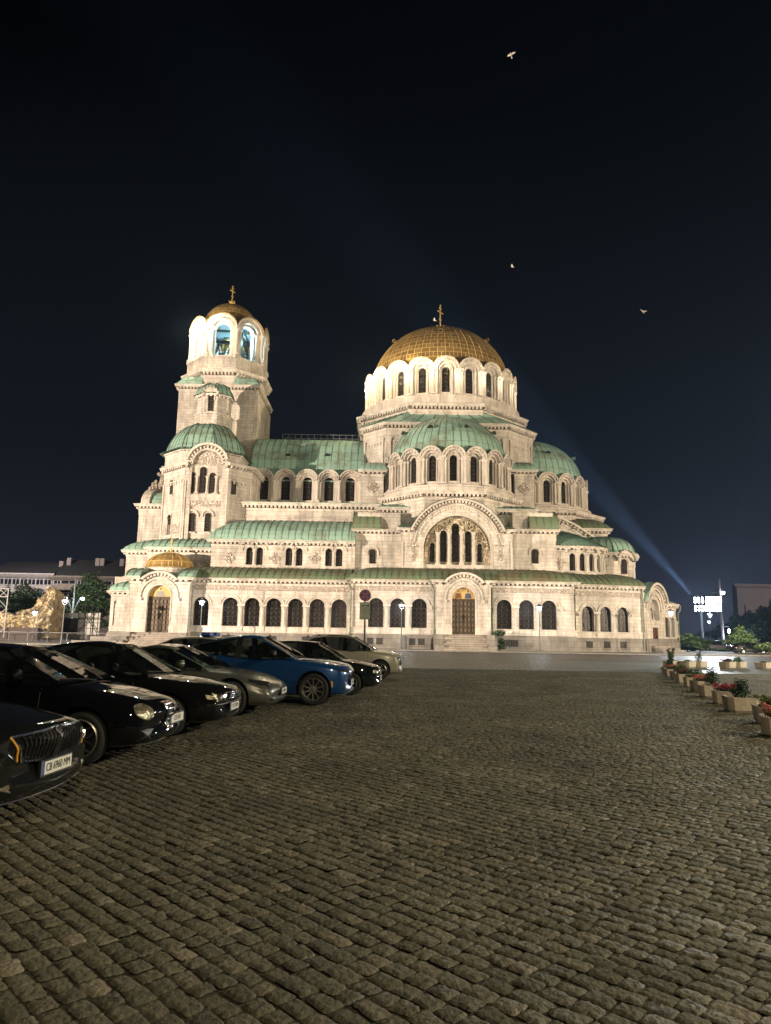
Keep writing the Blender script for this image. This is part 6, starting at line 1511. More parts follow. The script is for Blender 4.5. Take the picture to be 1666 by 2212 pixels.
# 7 beige crossover at the end of the row
beige = paint('pale_beige_paint', (.33, .315, .26), .2, .3)
S7 = dict(L=4.24, W=1.82, H=1.60, wr=.345, ax=(.84, 3.44), top=[(0, .88), (.15, .95), (.5, 1.02), (1.1, 1.08), (2.2, 1.07), (3.4, 1.13), (4.0, 1.15), (4.24, 1.05)], cowl=1.1, wtop=1.85, rtop=3.4, rbase=4.1, pill=[2.4, 3.2], glass_end=3.65, seats=(2.2, 3.05), rim='five', doors=(1.3, 2.4, 3.2), handles=(2.2, 3.0), sill=True, mirm=M['black'])
c7, dec, lin, plate = car('parked_car', 'pale beige crossover at the far end of the row, nearest the church', 'car', (.78, 28.5), SKEW, S7, beige)
vw_front(dec, lin, .84, .72, (.34, .74), M['lamp_dark'])
for sy in (-1, 1):
    q = [(0, sy*.56, .62), (0, sy*.74, .64), (0, sy*.70, .46), (0, sy*.58, .46)]; dec('fog_lamp_housing', q, (-1, -sy*.2, 0), M['black'], .006, far=.9); lin('chrome_ring', q+[q[0]], (-1, -sy*.2, 0), M['chrome'], .010, far=.9, off=.01)
    mb = MB(); tube(mb, [(-1.95, sy*.60, 1.55), (-2.2, sy*.60, 1.60), (-3.2, sy*.60, 1.61), (-3.5, sy*.59, 1.56)], .016, 6); mb.build('roof_rail', M['chrome'], c7)
dec('lower_intake', [(0, -.50, .48), (0, .50, .48), (0, .60, .30), (0, -.60, .30)], (-1, 0, 0), M['black'], .006)
lin('silver_skid_strip', [(0, -.75, .42), (0, -.55, .27), (0, .55, .27), (0, .75, .42)], (-1, 0, 0), M['chrome'], .016, off=.014)
plate('CB 7215 P', 0, .58)
mb = MB(); tube(mb, [(-3.25, 0, 1.60), (-3.5, 0, 1.72)], .007, 5); mb.build('aerial', M['black'], c7)
# 8 patrol car behind the blue one
S8 = dict(S6); S8.update(L=4.4, W=1.8, H=1.49, top=[(0, .76), (.18, .84), (.6, .94), (1.15, 1.0), (2.2, 1.0), (3.4, 1.05), (4.1, 1.05), (4.4, .96)], rtop=3.3, rbase=4.25)
c8, dec, lin, plate = car('patrol_car', 'white patrol car with a blue roof light bar, mostly hidden behind the blue crossover', 'car', (-3.75, 24.9), SKEW, S8, paint('white_paint', (.42, .42, .38), .1, .3))
vw_front(dec, lin, .74, .60, (.33, .70))
mb = MB(); bx(mb, -2.33, -2.03, -.55, .55, 1.50, 1.54); o = mb.build('light_bar', M['black'], c8)
for sy in (-1, 1): mb = MB(); lb = sorted((sy*.16, sy*.6)); bx(mb, -2.32, -2.04, lb[0], lb[1], 1.54, 1.64); mb.build('blue_beacon', simple('blue_lens', (.03, .10, .40), .15), o)
for sy in (-1, 1): decm = MB()
dec('side_stripe', [(-1.0, -.9, .74), (-3.6, -.9, .80), (-3.6, -.9, .70), (-1.0, -.9, .66)], (0, 1, 0), simple('blue_stripe', (.03, .08, .3), .4), .004)
plate('CB 1140', 0, .45)
# ================================================================ ground
def cobble_ground():
    rng = np.random.default_rng(5)
    th = radians(-46.0); u = np.array([cos(th), sin(th)]); v = np.array([-sin(th), cos(th)])
    rowp, ln = .122, .152
    X0, X1, Y0, Y1 = -30.2, 30.2, 1.5, 37.3
    corners = np.array([[x, y] for x in (X0, X1) for y in (Y0, Y1)]); pu, pv = corners@u, corners@v
    V = []; F = []; Cc = []; base = 0; allv = []; allf = []; allc = []
    stones = []
    nr = int((pv.max()-pv.min())/rowp)
    for r in range(nr):
        vv = pv.min()+r*rowp
        s = pu.min()-rng.random()*ln
        n = int((pu.max()-pu.min())/ln)+6
        L = ln*np.clip(rng.normal(1, .17, n), .68, 1.5); e = s+np.cumsum(L); st = e-L
        c = np.stack([(st+e)/2, np.full(n, vv)+.012*np.sin((st+e)*.9+r*.05)], 1)
        stones.append(np.concatenate([c, L[:, None]], 1))
    S = np.concatenate(stones); P = S[:, :1]*u+S[:, 1:2]*v
    keep = (P[:, 1] > Y0) & (P[:, 1] < Y1) & (np.abs(P[:, 0]) < .70*P[:, 1]+4)
    S, P = S[keep], P[keep]; d = np.hypot(P[:, 0], P[:, 1])
    for lo, hi, nx, ny in ((0, 8.5, 9, 7), (8.5, 16, 6, 5), (16, 50, 4, 4)):
        k = (d >= lo) & (d < hi); s, p = S[k], P[k]; n = len(s)
        if not n: continue
        gx = np.linspace(-1, 1, nx+1); gy = np.linspace(-1, 1, ny+1); GX, GY = np.meshgrid(gx, gy, indexing='ij'); GX, GY = GX.ravel(), GY.ravel(); m = len(GX)
        hl = (s[:, 2]/2-.003)[:, None]; hw_ = (rowp/2-.003)*rng.uniform(.9, 1.03, n)[:, None]
        # rounded rectangle warp
        rr = np.abs(GX)**8+np.abs(GY)**8
        sh = 1/np.maximum((rr)**(1/8), 1e-6); edge = np.maximum(np.abs(GX), np.abs(GY)); fac = np.where(edge > .01, edge*sh, 1); fac = np.where(edge > .98, fac, 1)
        jx = rng.normal(0, .022, (n, m)); jy = rng.normal(0, .022, (n, m))
        ang = rng.normal(0, .035, n)[:, None]; sk = rng.normal(0, .10, n)[:, None]
        a = hl*GX*fac*(1-.06*rng.random((n, 1))*GY)+jx*.15; b = hw_*GY*fac*(1+sk*GX)+jy*.12
        a, b = a*np.cos(ang)-b*np.sin(ang), a*np.sin(ang)+b*np.cos(ang)
        dome = (1-np.abs(GX)**8)*(1-np.abs(GY)**6)
        h0 = rng.normal(0, .0030, n)[:, None]; tx = rng.normal(0, .022, n)[:, None]; ty = rng.normal(0, .030, n)[:, None]
        z = -.011+(.009+.003*rng.random((n, 1)))*dome**.6+h0+tx*a+ty*b+rng.normal(0, .0018, (n, m))*(dome > .05)
        # slow undulation of the paving
        wx = p[:, 0][:, None]+a*u[0]+b*v[0]; wy = p[:, 1][:, None]+a*u[1]+b*v[1]
        z = z+.004*np.sin(wx*.9+wy*.35)+.003*np.sin(wy*1.3-wx*.5)
        vs = np.stack([wx, wy, z], 2).reshape(-1, 3)
        ii = np.arange(nx*(ny+1)).reshape(nx, ny+1)[:, :ny].ravel(); q = np.stack([ii, ii+(ny+1), ii+(ny+1)+1, ii+1], 1)
        fs = (q[None]+(np.arange(n)*m)[:, None, None]).reshape(-1, 4)+sum(len(x) for x in allv)
        tone = rng.random(n); col = np.repeat(np.stack([tone, rng.random(n), rng.random(n)], 1), m, 0)
        allv.append(vs); allf.append(fs); allc.append(col)
    V = np.concatenate(allv); F = np.concatenate(allf); Cc = np.concatenate(allc)
    me = bpy.data.meshes.new('cobblestones'); me.vertices.add(len(V)); me.vertices.foreach_set('co', V.astype(np.float32).ravel())
    me.loops.add(F.size); me.loops.foreach_set('vertex_index', F.astype(np.int32).ravel()); me.polygons.add(len(F)); me.polygons.foreach_set('loop_start', np.arange(0, F.size, 4, dtype=np.int32)); me.update(calc_edges=True)
    me.polygons.foreach_set('use_smooth', [True]*len(F))
    ca = me.color_attributes.new('tone', 'FLOAT_COLOR', 'POINT'); ca.data.foreach_set('color', np.concatenate([Cc, np.ones((len(Cc), 1))], 1).astype(np.float32).ravel())
    o = bpy.data.objects.new('cobblestones', me); C.objects.link(o); return o
def cobble_mat():
    m, n, l, b = mat('worn_granite_setts')
    at_ = n.new('ShaderNodeAttribute'); at_.attribute_name = 'tone'; sp_ = n.new('ShaderNodeSeparateColor'); l.new(at_.outputs['Color'], sp_.inputs[0])
    rp = n.new('ShaderNodeValToRGB'); cr = rp.color_ramp; cr.elements[0].color = (.068, .063, .043, 1); cr.elements[1].color = (.19, .165, .122, 1)
    for p_, c_ in ((.3, (.092, .086, .060, 1)), (.7, (.104, .095, .067, 1)), (.92, (.122, .108, .077, 1))): e = cr.elements.new(p_); e.color = c_
    l.new(sp_.outputs[0], rp.inputs[0])
    tc = n.new('ShaderNodeTexCoord'); t = n.new('ShaderNodeTexNoise'); t.inputs['Scale'].default_value = 22; t.inputs['Detail'].default_value = 7; t.inputs['Roughness'].default_value = .7; l.new(tc.outputs['Object'], t.inputs[0])
    t3 = n.new('ShaderNodeTexNoise'); t3.inputs['Scale'].default_value = .6; t3.inputs['Detail'].default_value = 4; l.new(tc.outputs['Object'], t3.inputs[0])
    ad = n.new('ShaderNodeMath'); ad.operation = 'ADD'; l.new(t.outputs[0], ad.inputs[0]); l.new(t3.outputs[0], ad.inputs[1])
    mr = n.new('ShaderNodeMapRange'); l.new(ad.outputs[0], mr.inputs[0]); mr.inputs[1].default_value = .72; mr.inputs[2].default_value = 1.3; mr.inputs[3].default_value = .45; mr.inputs[4].default_value = 1.45
    vm = n.new('ShaderNodeVectorMath'); vm.operation = 'SCALE'; l.new(rp.outputs[0], vm.inputs[0]); l.new(mr.outputs[0], vm.inputs['Scale']); l.new(vm.outputs[0], b.inputs['Base Color'])
    m2 = n.new('ShaderNodeMapRange'); l.new(sp_.outputs[1], m2.inputs[0]); m2.inputs[3].default_value = .6; m2.inputs[4].default_value = .9; l.new(m2.outputs[0], b.inputs['Roughness'])
    t2 = n.new('ShaderNodeTexNoise'); t2.inputs['Scale'].default_value = 30; t2.inputs['Detail'].default_value = 6; l.new(tc.outputs['Object'], t2.inputs[0])
    bp = n.new('ShaderNodeBump'); bp.inputs['Strength'].default_value = 1.; bp.inputs['Distance'].default_value = .022; l.new(t2.outputs[0], bp.inputs['Height']); l.new(bp.outputs[0], b.inputs['Normal'])
    return m
def far_cobble_mat():
    m, n, l, b = mat('distant_setts')
    tc = n.new('ShaderNodeTexCoord'); mp = n.new('ShaderNodeMapping'); mp.inputs['Rotation'].default_value = (0, 0, radians(46)); l.new(tc.outputs['Object'], mp.inputs[0])
    br = n.new('ShaderNodeTexBrick'); l.new(mp.outputs[0], br.inputs['Vector']); br.inputs['Scale'].default_value = 1; br.inputs['Brick Width'].default_value = .36; br.inputs['Row Height'].default_value = .25; br.inputs['Mortar Size'].default_value = .022; br.inputs['Mortar Smooth'].default_value = .6
    br.inputs['Color1'].default_value = (.13, .12, .10, 1); br.inputs['Color2'].default_value = (.075, .07, .06, 1); br.inputs['Mortar'].default_value = (.03, .028, .022, 1)
    t = n.new('ShaderNodeTexNoise'); t.inputs['Scale'].default_value = .35; t.inputs['Detail'].default_value = 6; l.new(tc.outputs['Object'], t.inputs[0])
    mr = n.new('ShaderNodeMapRange'); l.new(t.outputs[0], mr.inputs[0]); mr.inputs[1].default_value = .3; mr.inputs[2].default_value = .7; mr.inputs[3].default_value = .7; mr.inputs[4].default_value = 1.3
    vm = n.new('ShaderNodeVectorMath'); vm.operation = 'SCALE'; l.new(br.outputs[0], vm.inputs[0]); l.new(mr.outputs[0], vm.inputs['Scale']); l.new(vm.outputs[0], b.inputs['Base Color']); b.inputs['Roughness'].default_value = .5
    bp = n.new('ShaderNodeBump'); bp.inputs['Strength'].default_value = 1; bp.inputs['Distance'].default_value = .03; bp.invert = True; l.new(br.outputs['Fac'], bp.inputs['Height']); l.new(bp.outputs[0], b.inputs['Normal'])
    return m
M['cob'] = cobble_mat(); M['cobfar'] = far_cobble_mat()
M['joint'] = simple('earthy_joints', (.046, .040, .027), .95, noise=.6, nscale=30)
o = cobble_ground(); o.data.materials.append(M['cob']); struct(o)
def sheet(name, x0, x1, y0, y1, z, m):
    mb = MB(); mb.face([(x0, y0, z), (x1, y0, z), (x1, y1, z), (x0, y1, z)], [(x0, y0), (x1, y0), (x1, y1), (x0, y1)]); return struct(mb.build(name, m))
sheet('ground', -700, 700, -100, 1200, -.019, M['joint'])
mb = MB(); zq = -.004
for P in ([(-200, 37.3), (200, 37.3), (200, 300), (-200, 300)], [(5.05, 1.5), (200, 1.5), (200, 37.3), (30.1, 37.3)], [(-200, 1.5), (-5.05, 1.5), (-30.1, 37.3), (-200, 37.3)], [(-200, -60), (200, -60), (200, 1.5), (-200, 1.5)]):
    mb.face([(x, y, zq) for x, y in P])
struct(mb.build('square_paving', M['cobfar']))
# ring road of asphalt-grey setts and the pavement round the church
M['road'] = simple('grey_road', (.09, .088, .085), .6, noise=.35, nscale=.7, bump=.25)
sheet('road', -160, 55, 70, 76.2, .001, M['road'])
def slab(name, pts, z0, z1, m):
    mb = MB(); mb.face([(x, y, z1) for x, y in pts], [(x, y) for x, y in pts])
    for (a, b), (c, d) in zip(pts, pts[1:]+pts[:1]): mb.face([(a, b, z0), (c, d, z0), (c, d, z1), (a, b, z1)], [(0, z0), (math.dist((a, b), (c, d)), z0), (math.dist((a, b), (c, d)), z1), (0, z1)])
    return struct(mb.build(name, m))
M['kerb'] = stone_mat('kerb_stone', (.27, .25, .22), (.20, .185, .16), (.08, .07, .06), 1.2, 3.0, stain=.4)
slab('pavement', [(-160, 76.2), (36, 76.2), (44, 80), (52, 92), (52, 150), (-160, 150)], -.02, .12, M['kerb'])

# ================================================================ street furniture
M['pole'] = simple('grey_painted_pole', (.10, .105, .11), .5, .3); M['lit'] = emit('lamp_light', (.80, .88, 1.0), 60); M['lit2'] = emit('floodlight_face', (.95, .96, 1.0), 45)
def street_lamp(x, y, h, label, pw=260, group='street lamps round the church', z0=.1):
    T = thing('street_lamp', label, 'street lamp', (x, y, z0), 0, group)
    mb = MB(); lathe(mb, 0, 0, [(.14, 0), (.14, .12), (.09, .2), (.075, 1.0), (.055, 1.05), (.045, h-.55)], 12); mb.build('pole', M['pole'], T)
    mb = MB(); n = 10
    for s in (-1, 1): tube(mb, [(s*.30*sin(pi/2*k/n*1.0), 0, h-.55+.42*(1-cos(pi/2*k/n))) for k in range(n+1)], .02, 6)
    mb.build('arm', M['pole'], T)
    mb = MB(); lathe(mb, 0, 0, [(.44, h-.13), (.44, h-.10), (.25, h-.02), (.13, h+.10), (.13, h+.18), (0, h+.2)], 20); mb.build('shade', M['pole'], T, True)
    mb = MB(); lathe(mb, 0, 0, [(0, h-.30), (.12, h-.27), (.19, h-.19), (.20, h-.135), (0, h-.132)], 16); mb.build('lamp_bulb', M['lit'], T, True)
    point('street_lamp_light', (x, y, z0+h-.42), pw, (.78, .88, 1.0), .18); return T
YLm = 74.0
for px, py, ph, Y, lab in ((868, 1308, 1401, 77.5, 'tall slim street lamp before the arches between round sign and main portal'), (1165, 1312, 1406, 77.5, 'slim street lamp before the last pair of arches right of the main portal'), (437, 1300, 1390, 77.0, 'lit street lamp in front of the single window beside the left portal'), (1449, 1323, 1404, 79.0, 'slim street lamp before the brown side door at the right church end')):
    x, z = at(px, py-2, Y); street_lamp(x, Y, z-.1+.1, lab)
Y = 73.0; x, z = at(141, 1296, Y); street_lamp(x, Y, z, 'street lamp left of the church steps, before the pale backs of stage panels', 200)
Y = 86.0; x, z = at(76, 1321, Y); street_lamp(x, Y, z, 'street lamp in front of the artificial rock stage set', 200)
# tall double lamp left
Y = 100.0; x, z = at(160, 1290, Y); T = thing('street_lamp', 'tall pale post with two curved arms and round lamps behind the stage set', 'street lamp', (x, Y, 0))
mb = MB(); lathe(mb, 0, 0, [(.16, 0), (.12, 3), (.09, z+1.2), (.03, z+3)], 10); mb.build('pole', simple('pale_pole', (.14, .16, .17), .6), T)
for s in (-1, 1):
    mb = MB(); tube(mb, [(0, 0, z-2.6), (s*.4, 0, z-1.2), (s*.8, 0, z-.3), (s*1.2, 0, z-.05)], .05, 6); mb.build('arm', M['pole'], T)
    mb = MB(); lathe(mb, s*1.2, 0, [(0, z-.4), (.20, z-.3), (.26, z-.1), (0, z-.02)], 12); mb.build('lamp_bulb', M['lit'], T, True); point('street_lamp_light', (x+s*1.2, Y-.6, z-.6), 160, (.7, .88, 1.0), .3)
# right-hand side: poles and the floodlight tower
for px, py, Y, s_, lab in ((1534, 1327, 112, 1, 'slender umbrella lamp just below the floodlight bank, the taller of two'), (1532, 1342, 128, 1, 'umbrella lamp behind the taller one by the floodlight mast')):
    x, z = at(px, py, Y); street_lamp(x, Y, z, lab, 500)
Y = 118.0; x, z = at(1556, 1290, Y); T = thing('street_lamp', 'very tall grey lamp post with a small side lantern, right of the floodlight bank', 'street lamp', (x, Y, 0))
mb = MB(); lathe(mb, 0, 0, [(.3, 0), (.25, 2), (.16, z+3)], 10); mb.build('pole', simple('grey_post', (.22, .2, .22), .5), T)
zz = az(1571, 1364, Y); mb = MB(); tube(mb, [(0, 0, zz+.4), (.6, 0, zz+.9), (1.1, 0, zz+.7)], .06, 6); mb.build('arm', M['pole'], T)
mb = MB(); lathe(mb, 1.1, 0, [(.1, zz-.3), (.22, zz+.15), (.08, zz+.35)], 8); mb.build('lantern', M['lit'], T)
mb = MB(); lathe(mb, .3, -.4, [(0, z+.4), (.26, z+.55), (.26, z+.8), (0, z+.95)], 12); mb.build('lamp_bulb', M['lit2'], T)
point('lantern_light', (x+1.1, Y-.8, zz-.6), 600, (.8, .85, 1.0), .3)
Y = 115.0; T = thing('floodlight_mast', 'steel mast carrying a blinding bank of square white floodlights', 'floodlight', (ax(1519, 1400, Y), Y, 0))
x_m = ax(1519, 1400, Y); mb = MB(); z1_ = az(1520, 1288, Y)
tube(mb, [(0, 0, 0), (0, 0, z1_)], .2, 10); mb.build('pole', simple('blue_grey_mast', (.2, .24, .28), .4, .4), T)
mb = MB()
for py in (1296, 1314): z = az(1520, py, Y); x0, x1 = ax(1499, py, Y)-x_m, ax(1558, py, Y)-x_m; bx(mb, x0, x1, .12, .3, z-.1, z+.1)
z = az(1545, 1281, Y); bx(mb, ax(1535, 1281, Y)-x_m, ax(1552, 1281, Y)-x_m, 0, .2, z-.08, z+.08)
mb.build('cross_bar', M['pole'], T)
for r, py in enumerate((1292.5, 1300, 1310, 1317.5)):
    for k in range(8):
        px = 1498.5+(0, 8, 16, 26, 33, 40, 47, 54)[k]+(r*.6 if k < 3 else 0); x, z = at(px+3, py, Y); sz = .29 if k < 3 else .40
        mb = MB(); bx(mb, x-x_m-sz/2-.03, x-x_m+sz/2+.03, .0, .2, z-sz/2-.03, z+sz/2+.03); o = mb.build('floodlight_head', M['black'], T)
        mb = MB(); bx(mb, x-x_m-sz/2, x-x_m+sz/2, -.03, .0, z-sz/2, z+sz/2); mb.build('lens', M['lit2'], o)
spot('floodlight_mast_beam', (x_m, Y-1.0, z1_-1), (14, 40, 0), 22000, (.88, .95, 1.0), 75, .5, 1.0)
spot('floodlight_mast_beam', (x_m-1.5, Y-.8, z1_), (x_m-56, Y-42, z1_+40), 2400000, (.62, .80, 1.0), 9, .8, .3)
spot('floodlight_mast_beam', (x_m+2.5, Y-.8, z1_), (x_m+14, Y-6, z1_+40), 2200000, (.7, .82, 1.0), 5, .8, .3)
spot('floodlight_mast_beam', (x_m+1.5, Y-1.2, z1_-.8), (2, 0, 1.5), 20000, (.9, .95, 1.0), 26, .9, .8)
spot('floodlight_beam', (44, 62, 9), (8, 60, 0), 4200, (.85, .97, 1.0), 100, .15, .4)
spot('floodlight_beam', (36, 60, 10), (7, 43.5, 0), 17000, (.80, 1.0, .95), 24, .12, .2)
# square and plaza light
# bollard, rubbish tube
x, Y = ax(874, 1395, 78.4), 78.4; T = thing('litter_bin', 'slim grey bin on the pavement beside the lamp post', 'litter bin', (x, Y, .12))
mb = MB(); lathe(mb, 0, 0, [(.26, 0), (.26, 1.35), (.22, 1.42), (0, 1.45)], 14); mb.build('bin_body', simple('bin_grey', (.08, .08, .085), .5), T); mb = MB(); lathe(mb, 0, 0, [(.29, 1.15), (.29, 1.2)], 14); mb.build('rim', M['pole'], T)
# no-stopping sign
YSg = 31.0
sx_, sz_ = at(791, 1286, YSg); T = thing('road_sign', 'round red and blue no-stopping sign above a tow-away panel on one post', 'road sign', (sx_, YSg, 0)); T.rotation_euler = (0, -.012, 0)
k_ = YSg/F_
mb = MB(); tube(mb, [(0, .03, 0), (0, .03, sz_+.25)], .04, 10); mb.build('post', M['pole'], T)
R_ = 12.6*k_; mb = MB()
def disc(mb, r, y, mi, n=36, r0=0): 
    for k in range(n):
        a, b = 2*pi*k/n, 2*pi*(k+1)/n
        if r0: mb.face([(r0*cos(a), y, sz_+r0*sin(a)), (r0*cos(b), y, sz_+r0*sin(b)), (r*cos(b), y, sz_+r*sin(b)), (r*cos(a), y, sz_+r*sin(a))], None, mi)
        else: mb.face([(0, y, sz_), (r*cos(a), y, sz_+r*sin(a)), (r*cos(b), y, sz_+r*sin(b))], None, mi)
M['sred'] = simple('sign_red', (.34, .03, .04), .45); M['sblue'] = simple('sign_blue', (.03, .05, .26), .45); M['sgrey'] = simple('sign_white_edge', (.5, .42, .42), .5)
disc(mb, R_, 0, 0); disc(mb, R_*.80, -.004, 2); disc(mb, R_*.77, -.006, 1)
for t in (pi/4, 3*pi/4):
    for wd, y, mi in ((.085, -.008-(.001 if t > 1 else 0), 2), (.058, -.011-(.001 if t > 1 else 0), 0)):
        c_, s_ = cos(t), sin(t); l_ = R_*.79; wd_ = wd*R_*1.8
        mb.face([(a*c_-b*s_, y, sz_+a*s_+b*c_) for a, b in ((-l_, -wd_), (l_, -wd_), (l_, wd_), (-l_, wd_))], None, mi)
for k in range(36): a, b = 2*pi*k/36, 2*pi*(k+1)/36; mb.face([(R_*cos(a), 0, sz_+R_*sin(a)), (R_*cos(b), 0, sz_+R_*sin(b)), (R_*cos(b), .02, sz_+R_*sin(b)), (R_*cos(a), .02, sz_+R_*sin(a))], None, 0)
mb.face([(R_*cos(2*pi*k/36), .02, sz_+R_*sin(2*pi*k/36)) for k in range(36)], None, 2)
mb.build('round_sign', [M['sred'], M['sblue'], M['sgrey']], T)
zt_p, zb_p = az(791, 1301, YSg), az(791, 1338, YSg); hwp = 11.4*k_
mb = MB(); bx(mb, -hwp, hwp, -.012, .012, zb_p, zt_p, 0); bx(mb, -hwp+.02, hwp-.02, -.015, -.012, zb_p+.02, zt_p-.02, 1)
ph = zt_p-zb_p
for f in (.30, .68): bx(mb, -hwp+.02, hwp-.02, -.017, -.015, zt_p-f*ph-.004, zt_p-f*ph+.004, 0)
zt3_ = zt_p-.23*ph   # tow truck pictogram
for P in ([(-.17, 0), (.17, 0), (.17, .012), (-.17, .012)], [(-.17, .012), (-.08, .06), (-.05, .012)], [(-.05, .02), (.0, .10), (.012, .10), (.06, .03), (.045, .03), (.0, .08), (-.04, .012)], [(.05, .012), (.17, .012), (.17, .08), (.13, .08), (.12, .04), (.05, .04)]):
    mb.face([(a, -.018, zt3_+b) for a, b in P], None, 0)
for a in (-.13, .09, .15): mb.face([(a+.02*cos(k*pi/4), -.0185, zt3_+.002+.02*sin(k*pi/4)) for k in range(8)], None, 0)
pn = mb.build('tow_away_panel', [simple('sign_ink', (.03, .035, .03), .5), simple('sign_panel', (.42, .44, .37), .5)], T)
for i, tx in enumerate(('Не важи за', 'автомобили', 'с пропуск')): text_mesh(tx, .068, 'lettering', M['ink'], pn, (0, -.018, zt_p-(.38+.105*i)*ph), (pi/2, 0, 0), .001)
for i, tx in enumerate(('24  за', 'седмица')): text_mesh(tx, .068, 'lettering', M['ink'], pn, (0, -.018, zt_p-(.77+.12*i)*ph), (pi/2, 0, 0), .001)

# ================================================================ plants
def leaf_cloud(mb, pts_r, n, ls, seed, flat=.5, mi=0, squash=1.):
    """n small leaves in ellipsoids [(cx,cy,cz,rx,ry,rz)], denser toward each surface."""
    rg_ = random.Random(seed)
    vol = [p[3]*p[4]*p[5] for p in pts_r]; tot = sum(vol)
    for p, v_ in zip(pts_r, vol):
        for _ in range(int(n*v_/tot)+1):
            th, ph_ = rg_.random()*2*pi, math.acos(rg_.uniform(-1, 1)); r = (rg_.random()**.45)*(1+rg_.gauss(0, .07))
            c = Vector((p[0]+p[3]*r*sin(ph_)*cos(th), p[1]+p[4]*r*sin(ph_)*sin(th), p[2]+p[5]*r*cos(ph_)))
            a = Vector((rg_.gauss(0, 1), rg_.gauss(0, 1), rg_.gauss(0, flat))).normalized(); b = a.cross(Vector((rg_.gauss(0, 1), rg_.gauss(0, 1), rg_.gauss(0, 1)))).normalized()
            s = ls*rg_.uniform(.6, 1.3); mb.face([c-a*s, c-b*s*.45, c+a*s, c+b*s*.45], None, mi)
def leafmat(name, c1, c2):
    m, n, l, b = mat(name); g = n.new('ShaderNodeNewGeometry'); rp = n.new('ShaderNodeValToRGB'); rp.color_ramp.elements[0].color = (*c1, 1); rp.color_ramp.elements[1].color = (*c2, 1)
    l.new(g.outputs['Random Per Island'], rp.inputs[0]); l.new(rp.outputs[0], b.inputs['Base Color']); b.inputs['Roughness'].default_value = .55; return m
M['lf_dark'] = leafmat('dark_leaves', (.015, .035, .014), (.04, .08, .03)); M['lf_mid'] = leafmat('green_leaves', (.03, .075, .02), (.09, .17, .05)); M['lf_pale'] = leafmat('pale_green_leaves', (.08, .16, .05), (.20, .30, .12))
M['lf_yel'] = leafmat('yellow_green_needles', (.06, .09, .02), (.17, .19, .05)); M['fl_red'] = leafmat('magenta_petals', (.20, .008, .03), (.48, .03, .09)); M['fl_pink'] = leafmat('salmon_petals', (.38, .06, .05), (.68, .24, .16)); M['fl_dark'] = leafmat('wine_petals', (.09, .006, .015), (.22, .02, .03))
M['bark'] = simple('bark', (.07, .05, .035), .9, noise=.4, nscale=8); M['soil'] = simple('potting_soil', (.03, .02, .012), .95)
M['concrete'] = stone_mat('planter_concrete', (.60, .50, .41), (.57, .47, .385), (.5, .42, .34), 9, 9, stain=.35, bump=.3)
def octo(mb, hx, hy, c, z0, z1, f0=1., f1=1., mi=0, cap=True):
    def ring(f, z): X, Y_ = hx*f, hy*f; return [(-X+c, -Y_, z), (X-c, -Y_, z), (X, -Y_+c, z), (X, Y_-c, z), (X-c, Y_, z), (-X+c, Y_, z), (-X, Y_-c, z), (-X, -Y_+c, z)]
    A, B_ = ring(f0, z0), ring(f1, z1)
    for k in range(8): mb.face([A[k], A[(k+1) % 8], B_[(k+1) % 8], B_[k]], None, mi)
    if cap: mb.face(B_, None, mi)
    return B_
